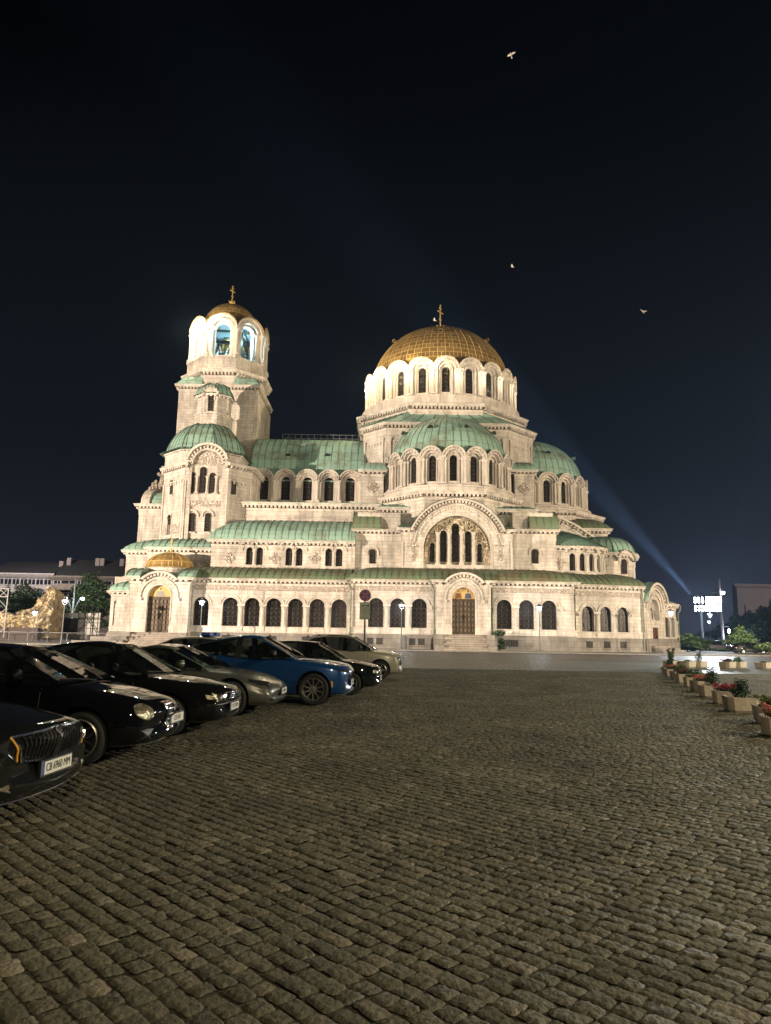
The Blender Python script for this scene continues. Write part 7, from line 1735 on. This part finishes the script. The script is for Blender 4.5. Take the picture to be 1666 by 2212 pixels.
def planter(x, y, rz, hx, hy, h, kind, lab, group='planters lined up along the square', mt='concrete', seed=0):
    T = thing('planter', lab, 'planter', (x, y, 0), rz, group); T.scale = (.6, .6, .62)
    mb = MB(); c = hx*.30
    octo(mb, hx*.86, hy*.86, c*.9, 0, .07, 1, 1); octo(mb, hx, hy, c, .07, h, .93, 1.0, cap=False)
    o_ = [(-hx+c, -hy), (hx-c, -hy), (hx, -hy+c), (hx, hy-c), (hx-c, hy), (-hx+c, hy), (-hx, hy-c), (-hx, -hy+c)]; i_ = [(a*.87, b*.87) for a, b in o_]
    for k in range(8):
        a, b, e, f = o_[k], o_[(k+1) % 8], i_[(k+1) % 8], i_[k]; mb.face([(*a, h), (*b, h), (*e, h), (*f, h)]); mb.face([(*f, h), (*e, h), (*e, h-.12), (*f, h-.12)])
    mb.build('planter_box', M[mt], T)
    mb = MB(); mb.face([(a, b, h-.07) for a, b in i_]); mb.build('soil', M['soil'], T)
    mb = MB(); fm_ = MB(); m1 = M['lf_dark']; fmt = None; S_ = seed+11
    if kind == 'cone': leaf_cloud(mb, [(0, 0, h+.18, hx*.62, hy*.62, .28), (0, 0, h+.42, hx*.56, hy*.56, .3), (0.02, 0, h+.66, hx*.4, hy*.4, .25)], 1500, .042, S_)
    elif kind == 'bush': leaf_cloud(mb, [(0, 0, h+.15, hx*.6, hy*.6, .25), (.05, 0, h+.38, hx*.42, hy*.42, .25), (-.1, 0, h+.5, .12, .12, .2), (.2, 0, h+.48, .12, .12, .22)], 1300, .045, S_)
    elif kind == 'spread':
        m1 = M['lf_yel']; rg_ = random.Random(S_); cl = [(0, 0, h+.05, hx*.7, hy*.7, .14)]
        for k in range(11):
            a = 2*pi*k/11+rg_.random()*.4; L_ = rg_.uniform(.55, 1.05)
            for q in range(4): r = L_*(q+1)/4; cl.append((hx*1.05*r*cos(a), hy*.95*r*sin(a), h+.08+.22*(q/3)**1.1*(1 if rg_.random() > .3 else .6), .12, .12, .075))
        leaf_cloud(mb, cl, 3600, .034, S_)
    elif kind in ('red', 'pink', 'wine'):
        rg_ = random.Random(S_); fmt = {'red': 'fl_red', 'pink': 'fl_pink', 'wine': 'fl_dark'}[kind]
        leaf_cloud(mb, [(0, 0, h+.06, hx*.85, hy*.85, .16)], 700, .045, S_)
        cl = [(rg_.uniform(-.8, .8)*hx, rg_.uniform(-.8, .8)*hy, h+.14+rg_.random()*.14, .09, .09, .075) for _ in range(26)]
        leaf_cloud(fm_, cl, 1700, .028, S_+1)
    elif kind == 'loose': m1 = M['lf_mid']; leaf_cloud(mb, [(0, 0, h+.1, hx*.8, hy*.7, .2), (.2, 0, h+.3, .25, .25, .2), (-.2, .1, h+.28, .2, .2, .18)], 1100, .05, S_)
    elif kind == 'sapling':
        m1 = M['lf_mid']; rg_ = random.Random(S_); st = MB(); cl = []
        for k in range(7):
            a = rg_.random()*2*pi; r = rg_.uniform(.15, .5); zt_ = h+rg_.uniform(.9, 1.55); P = [(0, 0, h-.05), (r*.4*cos(a), r*.4*sin(a), h+.4), (r*cos(a), r*sin(a), zt_)]; tube(st, P, .018, 5, r2=.006)
            for q in (.35, .55, .75, .95): cl.append((r*q*cos(a), r*q*sin(a), h+(zt_-h)*q, .15, .15, .13))
        st.build('stem', M['bark'], T); leaf_cloud(mb, cl, 1500, .055, S_)
    elif kind == 'tiny': leaf_cloud(mb, [(0, 0, h+.0, hx*.5, hy*.5, .12)], 350, .05, S_)
    mb.build('shrub' if not fmt else 'foliage', m1, T)
    if fmt: fm_.build('blossom', M[fmt], T)
    return T
rowp = [((6.95, 13.3), 'pink', 'planter of salmon-pink flowers cut off by the right edge of the picture'), ((7.85, 15.3), 'spread', 'planter with a low yellow-green juniper sprawling over its rim'), ((8.35, 17.7), 'bush', 'planter with a dark upright shrub between the sprawling juniper and the magenta flowers'),
        ((8.95, 19.7), 'red', 'planter crowded with magenta flowers'), ((9.55, 21.9), 'cone', 'planter with a dense dark egg-shaped conifer'), ((10.3, 24.2), 'pink', 'planter with pink flowers just behind the egg-shaped conifer'), ((10.95, 26.4), 'loose', 'planter with a loose grey-green bush, sixth of the near row counted from the tall sapling'),
        ((11.6, 28.8), 'wine', 'planter with dark wine-red flowers beside the loose bush'), ((12.3, 31.0), 'loose', 'small planter with a leafy green bush just before the sapling end of the row'), ((12.9, 33.2), 'pink', 'planter with coral flowers close to the sapling end of the row'), ((13.6, 35.4), 'bush', 'farthest planter of the near row, dark shrub beside the sapling')]
RZ = atan2(22.1, 6.65)-pi/2
for i, ((x, y), kd, lab) in enumerate(rowp): planter(x+.25, y, RZ+.12*(i % 3-1), .62, .62, .56, kd, lab, seed=i*7)
planter(15.2, 38.6, .1, .6, .6, .5, 'sapling', 'planter holding a tall thin leafy sapling at the corner of the two rows', seed=99)
for i, (px, py, kd, lab) in enumerate(((1486, 1445, 'tiny', 'pale planter with a few reddish sprigs, first in the far row after the sapling'), (1517, 1444, 'cone', 'pale planter in the far row with a round dark bush'), (1572, 1441, 'wine', 'pale planter in the far row with a small flopping dark plant'), (1602, 1440, 'loose', 'pale planter in the far row with a yellowish square bush'), (1650, 1439, 'tiny', 'pale planter at the right edge of the picture, nearly bare'), (1457, 1443, 'tiny', 'pale planter glimpsed behind the sapling'))):
    Y = 44.5; x, _ = at(px, py, Y); planter(x, Y+(i % 2)*.4, .55, .85, .62, .62, kd, lab, 'planters in the far row', seed=200+i)
def tree(name, lab, cat, x, y, h, cr, mt, n, ls, seed, trunk=.2, th=None, group=None, lobes=9, shape='round'):
    T = thing(name, lab, cat, (x, y, 0), 0, group); rg_ = random.Random(seed); mb = MB(); th = th or h*.35
    tube(mb, [(0, 0, 0), (.05*h*rg_.uniform(-.3, .3), 0, th*.6), (0, 0, th), (.02*h, 0, h*.75)], trunk, 8, r2=trunk*.35)
    cl = []
    for k in range(lobes):
        f = (k+.5)/lobes; a = k*2.4+rg_.random(); z = th*.75+(h-th*.75)*f
        if shape == 'cone': R = cr*(1-f)**.75
        else: R = cr*(sin(pi*min(.98, f*.85+.15)))**.7
        q = R*rg_.uniform(.3, .6); cl.append((q*cos(a), q*sin(a), z, R*.62, R*.62, (h-th)/lobes*1.5)); tube(mb, [(0, 0, z-h*.08), (q*cos(a)*.9, q*sin(a)*.9, z)], trunk*.3, 5)
    mb.build('trunk', M['bark'], T); mb = MB(); leaf_cloud(mb, cl, n, ls, seed+1); mb.build('crown', M[mt], T); return T
def px_tree(px, ptop, pbot, Y, wpx, *a, **k):
    x, zt_ = at(px, ptop, Y); return x, Y, zt_, wpx/F_*Y/2
def mk(name, lab, cat, px, ptop, Y, wpx, mt, n, ls, seed, **k): x, zt_ = at(px, ptop, Y); return tree(name, lab, cat, x, Y, zt_, wpx/F_*Y/2, mt, n, ls, seed, **k)
mk('leafy_tree', 'floodlit pale green tree shaped like a teardrop at the right', 'tree', 1597, 1350, 92, 78, 'lf_pale', 5200, .16, 1, trunk=.14, shape='cone', th=1.6, group='small floodlit trees on the right', lobes=12)
mk('leafy_tree', 'bright green young tree just right of the church wall', 'tree', 1483, 1368, 98, 46, 'lf_pale', 2200, .16, 2, trunk=.1, th=1.2, group='small floodlit trees on the right')
mk('leafy_tree', 'bright green bushy tree directly left of the mast foot', 'tree', 1511, 1376, 96, 60, 'lf_pale', 3000, .16, 3, trunk=.1, th=.8, group='small floodlit trees on the right')
mk('leafy_tree', 'small bright tree cut by the right edge of the picture', 'tree', 1660, 1388, 90, 62, 'lf_pale', 2600, .16, 4, trunk=.1, th=.8, group='small floodlit trees on the right')
mk('bush', 'low dark green bush at the foot of the church corner', 'bush', 1492, 1392, 100, 50, 'lf_mid', 1500, .16, 5, trunk=.05, th=.3)
mk('bush', 'low yellow-green hedge bush lit by a lantern behind the pale van', 'bush', 1572, 1402, 100, 90, 'lf_mid', 2000, .16, 6, trunk=.05, th=.3)
mk('conifer', 'large dark conifer in the park on the right, behind the teardrop tree', 'tree', 1645, 1335, 118, 100, 'lf_dark', 12000, .2, 7, trunk=.4, shape='cone', th=2, lobes=14, group='dark park trees')
for i, (px, pt, Y, wp, lab) in enumerate(((1615, 1322, 138, 90, 'dark park tree rising before the distant stone building'), (1580, 1345, 145, 80, 'dark park tree between the tall lamp post and the stone building'), (1663, 1300, 140, 70, 'tallest dark park tree, at the right edge'), (1545, 1362, 150, 90, 'dim park tree behind the mast foot'))): mk('park_tree', lab, 'tree', px, pt, Y, wp, 'lf_dark', 7000, .24, 20+i, trunk=.4, th=3, group='dark park trees')
# left background
mk('leafy_tree', 'tall dark tree in front of the apartment block, right of the stage panels', 'tree', 205, 1236, 112, 118, 'lf_dark', 15000, .19, 31, trunk=.4, th=3, lobes=14, group='dark trees by the flats')
mk('leafy_tree', 'dark tree behind the stage panels with the double lamp before it', 'tree', 172, 1270, 118, 70, 'lf_dark', 9000, .19, 32, trunk=.3, th=3, lobes=10, group='dark trees by the flats')
mk('leafy_tree', 'dark tree peeping over the left shoulder of the artificial rock', 'tree', 58, 1258, 122, 110, 'lf_dark', 11000, .19, 33, trunk=.3, th=3, lobes=11, group='dark trees by the flats')
mk('leafy_tree', 'dark tree at the left edge behind the metal truss', 'tree', 15, 1266, 122, 60, 'lf_dark', 6500, .19, 34, trunk=.3, th=3, group='dark trees by the flats')
# apartment buildings on the left
def flats(lab, px0, px1, Y, peave, wallm, rows, cols, seed, mansard=True, balconies=(), roofh=5.5, chim=()):
    x0, x1 = ax(px0, 1300, Y), ax(px1, 1300, Y); ze = az((px0+px1)/2, peave, Y); T = thing('apartment_building', lab, 'building', ((x0+x1)/2, Y, 0)); W = x1-x0; f_ = Flat(-W/2, 0, 0)
    mb = MB(); box(mb, f_, 0, W, 0, 14, 0, ze); extr(mb, f_, [(0, ze-.9), (-.3, ze-.6), (-.6, ze-.2), (-.6, ze)], 0, W, 1, 1); mb.build('wall', wallm, T)
    mb = MB(); mb.face([(-W/2-.5, -.5, ze), (W/2+.5, -.5, ze), (W/2-.5, 6, ze+roofh), (-W/2+.5, 6, ze+roofh)]); mb.face([(-W/2-.5, 14, ze), (W/2+.5, 14, ze), (W/2-.5, 6.5, ze+roofh), (-W/2+.5, 6.5, ze+roofh)]); mb.face([(-W/2+.5, 6, ze+roofh), (W/2-.5, 6, ze+roofh), (W/2-.5, 6.5, ze+roofh), (-W/2+.5, 6.5, ze+roofh)])
    for s in (-1, 1): mb.face([(s*(W/2+.5), -.5, ze), (s*(W/2+.5), 14, ze), (s*(W/2-.5), 6.5, ze+roofh), (s*(W/2-.5), 6, ze+roofh)])
    rf = mb.build('roof', simple('dark_tiles', (.024, .024, .027), .8, noise=.3), T)
    for cx_ in chim: mb = MB(); bx(mb, cx_*W-W/2-.38, cx_*W-W/2+.38, 3.6, 4.2, ze+1.2, ze+roofh+.1); mb.build('chimney', simple('chimney_render', (.3, .26, .24), .8), rf)
    fh = ze/rows
    for r in range(rows):
        for c in range(cols):
            cx_ = (c+.5)*W/cols; z0 = r*fh+fh*.30; z1 = r*fh+fh*.82
            if r < 2: continue
            mb = MB(); hw_ = .62
            if (r, c) in balconies:
                hw_ = 1.5; mb2 = MB(); box(mb2, f_, cx_-2.1, cx_+2.1, -1.2, 0, z0-1.0, z0+.1); mb2.build('balcony', wallm, T)
            for a, b, e, f in ((cx_-hw_-.12, cx_-hw_, z0-.1, z1+.12), (cx_+hw_, cx_+hw_+.12, z0-.1, z1+.12), (cx_-hw_, cx_+hw_, z1, z1+.12), (cx_-hw_, cx_+hw_, z0-.1, z0), (cx_-.05, cx_+.05, z0, z0+(z1-z0)*.62), (cx_-hw_, cx_+hw_, z0+(z1-z0)*.62, z0+(z1-z0)*.70)): box(mb, f_, a, b, -.08, .0, e, f)
            wn = mb.build('window', M['sill_white'], T); mb = MB(); box(mb, f_, cx_-hw_, cx_+hw_, -.03, .0, z0, z1); mb.build('pane', M['pane_night'], wn)
    return T
M['sill_white'] = simple('white_window_frame', (.45, .44, .44), .6); M['pane_night'] = simple('night_pane', (.02, .022, .03), .15)
flats('pale grey classical block with evenly spaced white windows, at the left edge', -30, 108, 132, 1238, simple('pale_grey_render', (.46, .43, .42), .85, noise=.15), 4, 8, 1, roofh=2.6, chim=(.98,))
flats('brownish block of flats with balconies left of the church', 108, 285, 132, 1245, simple('dirty_brown_render', (.27, .235, .20), .85, noise=.3), 5, 7, 2, balconies=((4, 1), (4, 4), (3, 1), (3, 4)), roofh=3.6, chim=(.08, .44, .50, .75))
spot('added_facade_fill', (-64, 118, 18), (-64, 132, 8), 15000, (1, .86, .8), 150, .6, 1.0)  # added spot, no fixture, brightens the fronts of the flats
# stone building on the right
T = thing('apartment_building', 'dim monumental stone building with a flat cornice behind the park trees', 'building', (0, 0, 0)); Y = 210; x0 = ax(1595, 1320, Y); z = az(1620, 1262, Y)
mb = MB(); f_ = Flat(x0, Y, 0); box(mb, f_, 0, 60, 0, 3, 0, z); extr(mb, f_, [(0, z-1.2), (-1.2, z-.6), (-1.5, z)], 0, 60, 1, 1)
for k in range(12): box(mb, f_, 2+k*4.6, 3+k*4.6, -.5, 0, 2, z-6)
mb.build('wall', simple('grey_stone_render', (.20, .17, .155), .85, noise=.2), T); mb = MB(); box(mb, f_, 12, 40, -.1, 0, z-7, z-4.5); mb.build('window_band', M['pane_night'], T)
spot('added_facade_fill', (118, 172, 8), (112, 212, 12), 26000, (1, .85, .8), 100, .6, 1.0)  # added spot, no fixture, lifts the dim stone building

# ================================================================ stage scenery on the left
T = thing('stage_rock', 'tall craggy sand-coloured artificial rock built as stage scenery', 'stage set', (0, 0, 0)); Y = 92.0
prof = [(-60, 1345), (-10, 1330), (20, 1322), (40, 1328), (62, 1318), (85, 1300), (100, 1282), (108, 1272), (118, 1270), (126, 1282), (128, 1310), (126, 1345), (125, 1372)]
bmk = bmesh.new(); rows_ = []
nx, nz = 150, 60
for i in range(nx+1):
    px = -60+186*i/nx; pt = np.interp(px, [p[0] for p in prof[:11]], [p[1] for p in prof[:11]])
    x = ax(px, 1350, Y); zt_ = az(px, pt, Y); zb_2 = 1.0 if px > 60 else 1.0; col = []
    for j in range(nz+1):
        z = .3+(zt_-.3)*j/nz; col.append(bmk.verts.new((x, Y-1.0*sin(pi*.5*(1-j/nz))-.5, z)))
    bk = bmk.verts.new((x, Y+2.5, .3)); bt = bmk.verts.new((x, Y+2.0, zt_-.4)); rows_.append(col+[bt, bk])
for i in range(nx):
    for j in range(nz+2): bmk.faces.new((rows_[i][j], rows_[i+1][j], rows_[i+1][j+1], rows_[i][j+1]))
for r_ in (rows_[0], rows_[-1]): bmk.faces.new(r_)
from mathutils import noise as mn
for v_ in bmk.verts:
    p = v_.co.copy(); q = p*.55; vd = mn.voronoi(p*.9)[0]; d_ = mn.turbulence(q, 6, True)*1.3+(vd[1]-vd[0])*.9+mn.turbulence(p*2.2, 4, True)*.35
    v_.co.y -= d_*.9; v_.co.x += (mn.noise(p*.9)*.35); v_.co.z += mn.noise(p*.8+Vector((9, 3, 1)))*.35
me = bpy.data.meshes.new('rock_face'); bmk.to_mesh(me); bmk.free(); me.materials.append(simple('sandy_scenery', (.38, .31, .20), .85, noise=.6, nscale=1.6, bump=1.)); o = bpy.data.objects.new('rock_face', me); C.objects.link(o); o.parent = T
mb = MB(); bx(mb, ax(-60, 1350, Y), ax(112, 1350, Y), Y-3.6, Y-2.9, .1, az(50, 1352, Y)-.2); mb.build('dark_opening', simple('dark_cloth', (.05, .035, .03), .9), T)
spot('stage_light', (-44, 62, 10), (-49, 92, 3), 10500, (1, .88, .68), 50, .5, .3)
T = thing('stage_backdrop', 'row of pale stage panels seen from behind with scaffold bracing', 'stage set', (0, 0, 0)); Y = 94.0
for k in range(6):
    p0 = 126+k*16.2-6; x0, x1 = ax(p0+1, 1340, Y), ax(p0+15.4, 1340, Y)
    for j, (a, b) in enumerate(((1324, 1334), (1335.2, 1345), (1346, 1357), (1358, 1371))):
        if k < 3 and j > 0: continue
        zt_, zb2 = az(p0, a, Y), az(p0, b, Y); mb = MB(); bx(mb, x0, x1, Y, Y+.1, zb2, zt_); mb.build('panel', simple('pale_panel', (.30, .29, .27), .7) if 'pp' not in M else M['pp'], T)
        if 'pp' not in M: M['pp'] = bpy.data.materials['pale_panel']
mb = MB(); bx(mb, ax(118, 1350, Y), ax(172, 1350, Y), Y+.4, Y+.6, .3, az(150, 1336, Y)); mb.build('black_drape', M['dark'], T)
mb = MB(); xa2, xb2 = ax(170, 1350, Y), ax(213, 1350, Y)
for a, b in (((xa2, 1.2), (xb2, 4.6)), ((xb2, 1.2), (xa2, 4.6)), ((xa2, 3), (xb2, 3)), ((xa2, 4.6), (xb2, 4.6))): tube(mb, [(a[0], Y-.3, a[1]), (b[0], Y-.3, b[1])], .05, 5)
for q in range(4): x = xa2+(xb2-xa2)*q/3; tube(mb, [(x, Y-.3, .2), (x, Y-.3, 4.8)], .05, 5)
mb.build('scaffold_brace', M['iron'], T)
T = thing('stage_truss', 'aluminium lighting truss at the left edge of the picture', 'truss', (0, 0, 0)); Y = 88.0; mb = MB(); x0, x1 = ax(-30, 1300, Y), ax(16, 1300, Y); z0, z1 = .5, az(10, 1271, Y)
for x in (x1, x1-1.2): tube(mb, [(x, Y, z0), (x, Y, z1)], .06, 6)
for z in (z1, z1-1.0): tube(mb, [(x0, Y, z), (x1, Y, z)], .06, 6)
for k in range(5): tube(mb, [(x1-(0 if k % 2 else 1.2), Y, z0+k*(z1-z0)/5), (x1-(1.2 if k % 2 else 0), Y, z0+(k+1)*(z1-z0)/5)], .04, 5)
for k in range(3): tube(mb, [(x1-k*1.2, Y, z1-(0 if k % 2 else 1)), (x1-(k+1)*1.2, Y, z1-(1 if k % 2 else 0))], .04, 5)
mb.build('truss_frame', simple('aluminium', (.3, .3, .3), .5, .3), T)
# crowd barriers
def barrier(w_):
    T = thing('crowd_barrier', 'grey steel crowd barrier in the line below the stage rock', 'barrier', (0, 0, 0), 0, 'crowd barriers below the stage')
    mb = MB(); h = 1.1; r = .18
    tube(mb, [(-w_/2, 0, 0), (-w_/2, 0, h-r), (-w_/2+r*.3, 0, h-r*.3), (-w_/2+r, 0, h), (w_/2-r, 0, h), (w_/2-r*.3, 0, h-r*.3), (w_/2, 0, h-r), (w_/2, 0, 0)], .03, 6); tube(mb, [(-w_/2, 0, .15), (w_/2, 0, .15)], .02, 5)
    mb.build('frame', simple('galvanised', (.13, .13, .135), .5, .3), T)
    mb = MB()
    for k in range(1, 15): x = -w_/2+w_*k/15; tube(mb, [(x, 0, .15), (x, 0, h-.02)], .010, 4, caps=False)
    mb.build('bars', M['iron'], T)
    mb = MB()
    for s in (-.8, .8): bx(mb, s-.03, s+.03, -.3, .3, 0, .03)
    mb.build('foot', M['iron'], T); return T
b0 = barrier(2.2)
for k in range(12):
    o = b0 if k == 0 else copy_tree(b0); o.location = (-56.5+k*2.28, 85.5+.15*(k % 3)-.0*k, .12); o.rotation_euler = (0, 0, .03*((k*7) % 5-2))
# vehicles far right
def mini_car(lab, px, Y, L, H, col, rz, nm='parked_car', van=False):
    x = ax(px, 1410, Y)
    sp = dict(L=L, W=1.8, H=H, wr=.32, ax=(.85, L-.9), top=[(0, .8), (.3, .92), (1.0, 1.0), (L-.5, 1.05), (L, .95)], cowl=1.0, wtop=1.6 if van else 1.9, rtop=L-.5 if van else L-1.1, rbase=L-.15, pill=[2.3, 3.2], glass_end=L-.8, seats=(2.1,), rim='old')
    return car(nm, lab, 'car', (x, Y), rz, sp, paint('far_paint', col), group=None)
mini_car('silver estate car in the street beyond the planters, under the lit hedge', 1578, 104, 4.6, 1.6, (.12, .12, .13), 0.05, van=True)
mini_car('dark car in the street at the right, before the big conifer', 1655, 92, 4.3, 1.5, (.02, .025, .025), .05)
# plant pot by the right side of the main steps
x, Y = ax(1078, 1395, 79.2), 79.2; T = thing('potted_shrub', 'dark leggy shrub growing against the church beside the main steps', 'plant', (x, Y, .1)); mb = MB(); tube(mb, [(0, 0, 0), (.1, 0, .8), (-.1, 0, 1.7)], .05, 6); mb.build('stem', M['bark'], T); mb = MB(); leaf_cloud(mb, [(0, 0, 1.9, .8, .5, .35), (.3, 0, 1.0, .45, .4, .4), (.2, -.1, .4, .6, .4, .3)], 900, .11, 77); mb.build('foliage', M['lf_dark'], T)
# birds
M['feather'] = simple('pale_feathers', (.55, .50, .47), .7)
def bird(px, py, Y, span, heading, bank, lab, flap=.35):
    x, z = at(px, py, Y); T = tag(None or bpy.data.objects.new('bird', None), lab, 'bird', 'birds flying round the domes'); C.objects.link(T); T.location = (x, Y, z); T.rotation_euler = (bank, 0, heading)
    mb = MB(); lathe(mb, 0, 0, [(0, -.26*span), (.035*span, -.2*span), (.07*span, -.05*span), (.065*span, .08*span), (.03*span, .16*span), (.038*span, .2*span), (0, .25*span)], 8)
    mb.v = [(a, c, b) for a, b, c in mb.v]; mb.build('body', M['feather'], T, True, True)
    for s in (-1, 1):
        mb = MB(); P = [(.05, .10, .02), (.25, .14, .02+flap*.22), (.5, .02, flap*.42), (.28, -.05, .01+flap*.22), (.06, -.08, .02)]
        up = [(s*a*span, b*span, c*span+.012) for a, b, c in P]; dn = [(a, b, c-.02) for a, b, c in up]; mb.face(up); mb.face(dn[::-1])
        for k in range(5): mb.face([up[k], up[(k+1) % 5], dn[(k+1) % 5], dn[k]])
        mb.build('wing', M['feather'], T)
    mb = MB(); mb.face([(-.02*span, -.2*span, 0), (.02*span, -.2*span, 0), (.06*span, -.36*span, 0), (-.06*span, -.36*span, 0)]); mb.face([(-.02*span, -.2*span, -.01), (.02*span, -.2*span, -.01), (.06*span, -.36*span, -.01), (-.06*span, -.36*span, -.01)]); mb.build('tail', M['feather'], T)
bird(1104, 118, 70, 1.1, 2.5, .9, 'pale bird high in the sky, topmost of all'); bird(1107, 576, 85, 1.0, 1.2, .5, 'pale bird above and right of the big golden dome'); bird(1389, 673, 80, 1.1, .4, 1.0, 'pale bird in the open sky at the right'); bird(939, 692, 100, 1.2, 1.5, .3, 'pale bird just left of the cross on the big golden dome')

# ================================================================ night haze
HAZE = 0.00021
if HAZE:
    mb = MB(); bx(mb, -190, 190, -40, 290, -1.2, 75)
    m, n, l, b = mat('night_haze'); n.remove(b); vol = n.new('ShaderNodeVolumePrincipled'); vol.inputs['Color'].default_value = (.45, .65, 1, 1); vol.inputs['Density'].default_value = HAZE; vol.inputs['Anisotropy'].default_value = .55
    l.new(vol.outputs[0], n['Material Output'].inputs['Volume']); o = mb.build('haze', m); o['kind'] = 'stuff'
    cy.volume_bounces = 0; cy.volume_step_rate = 4; cy.volume_max_steps = 64
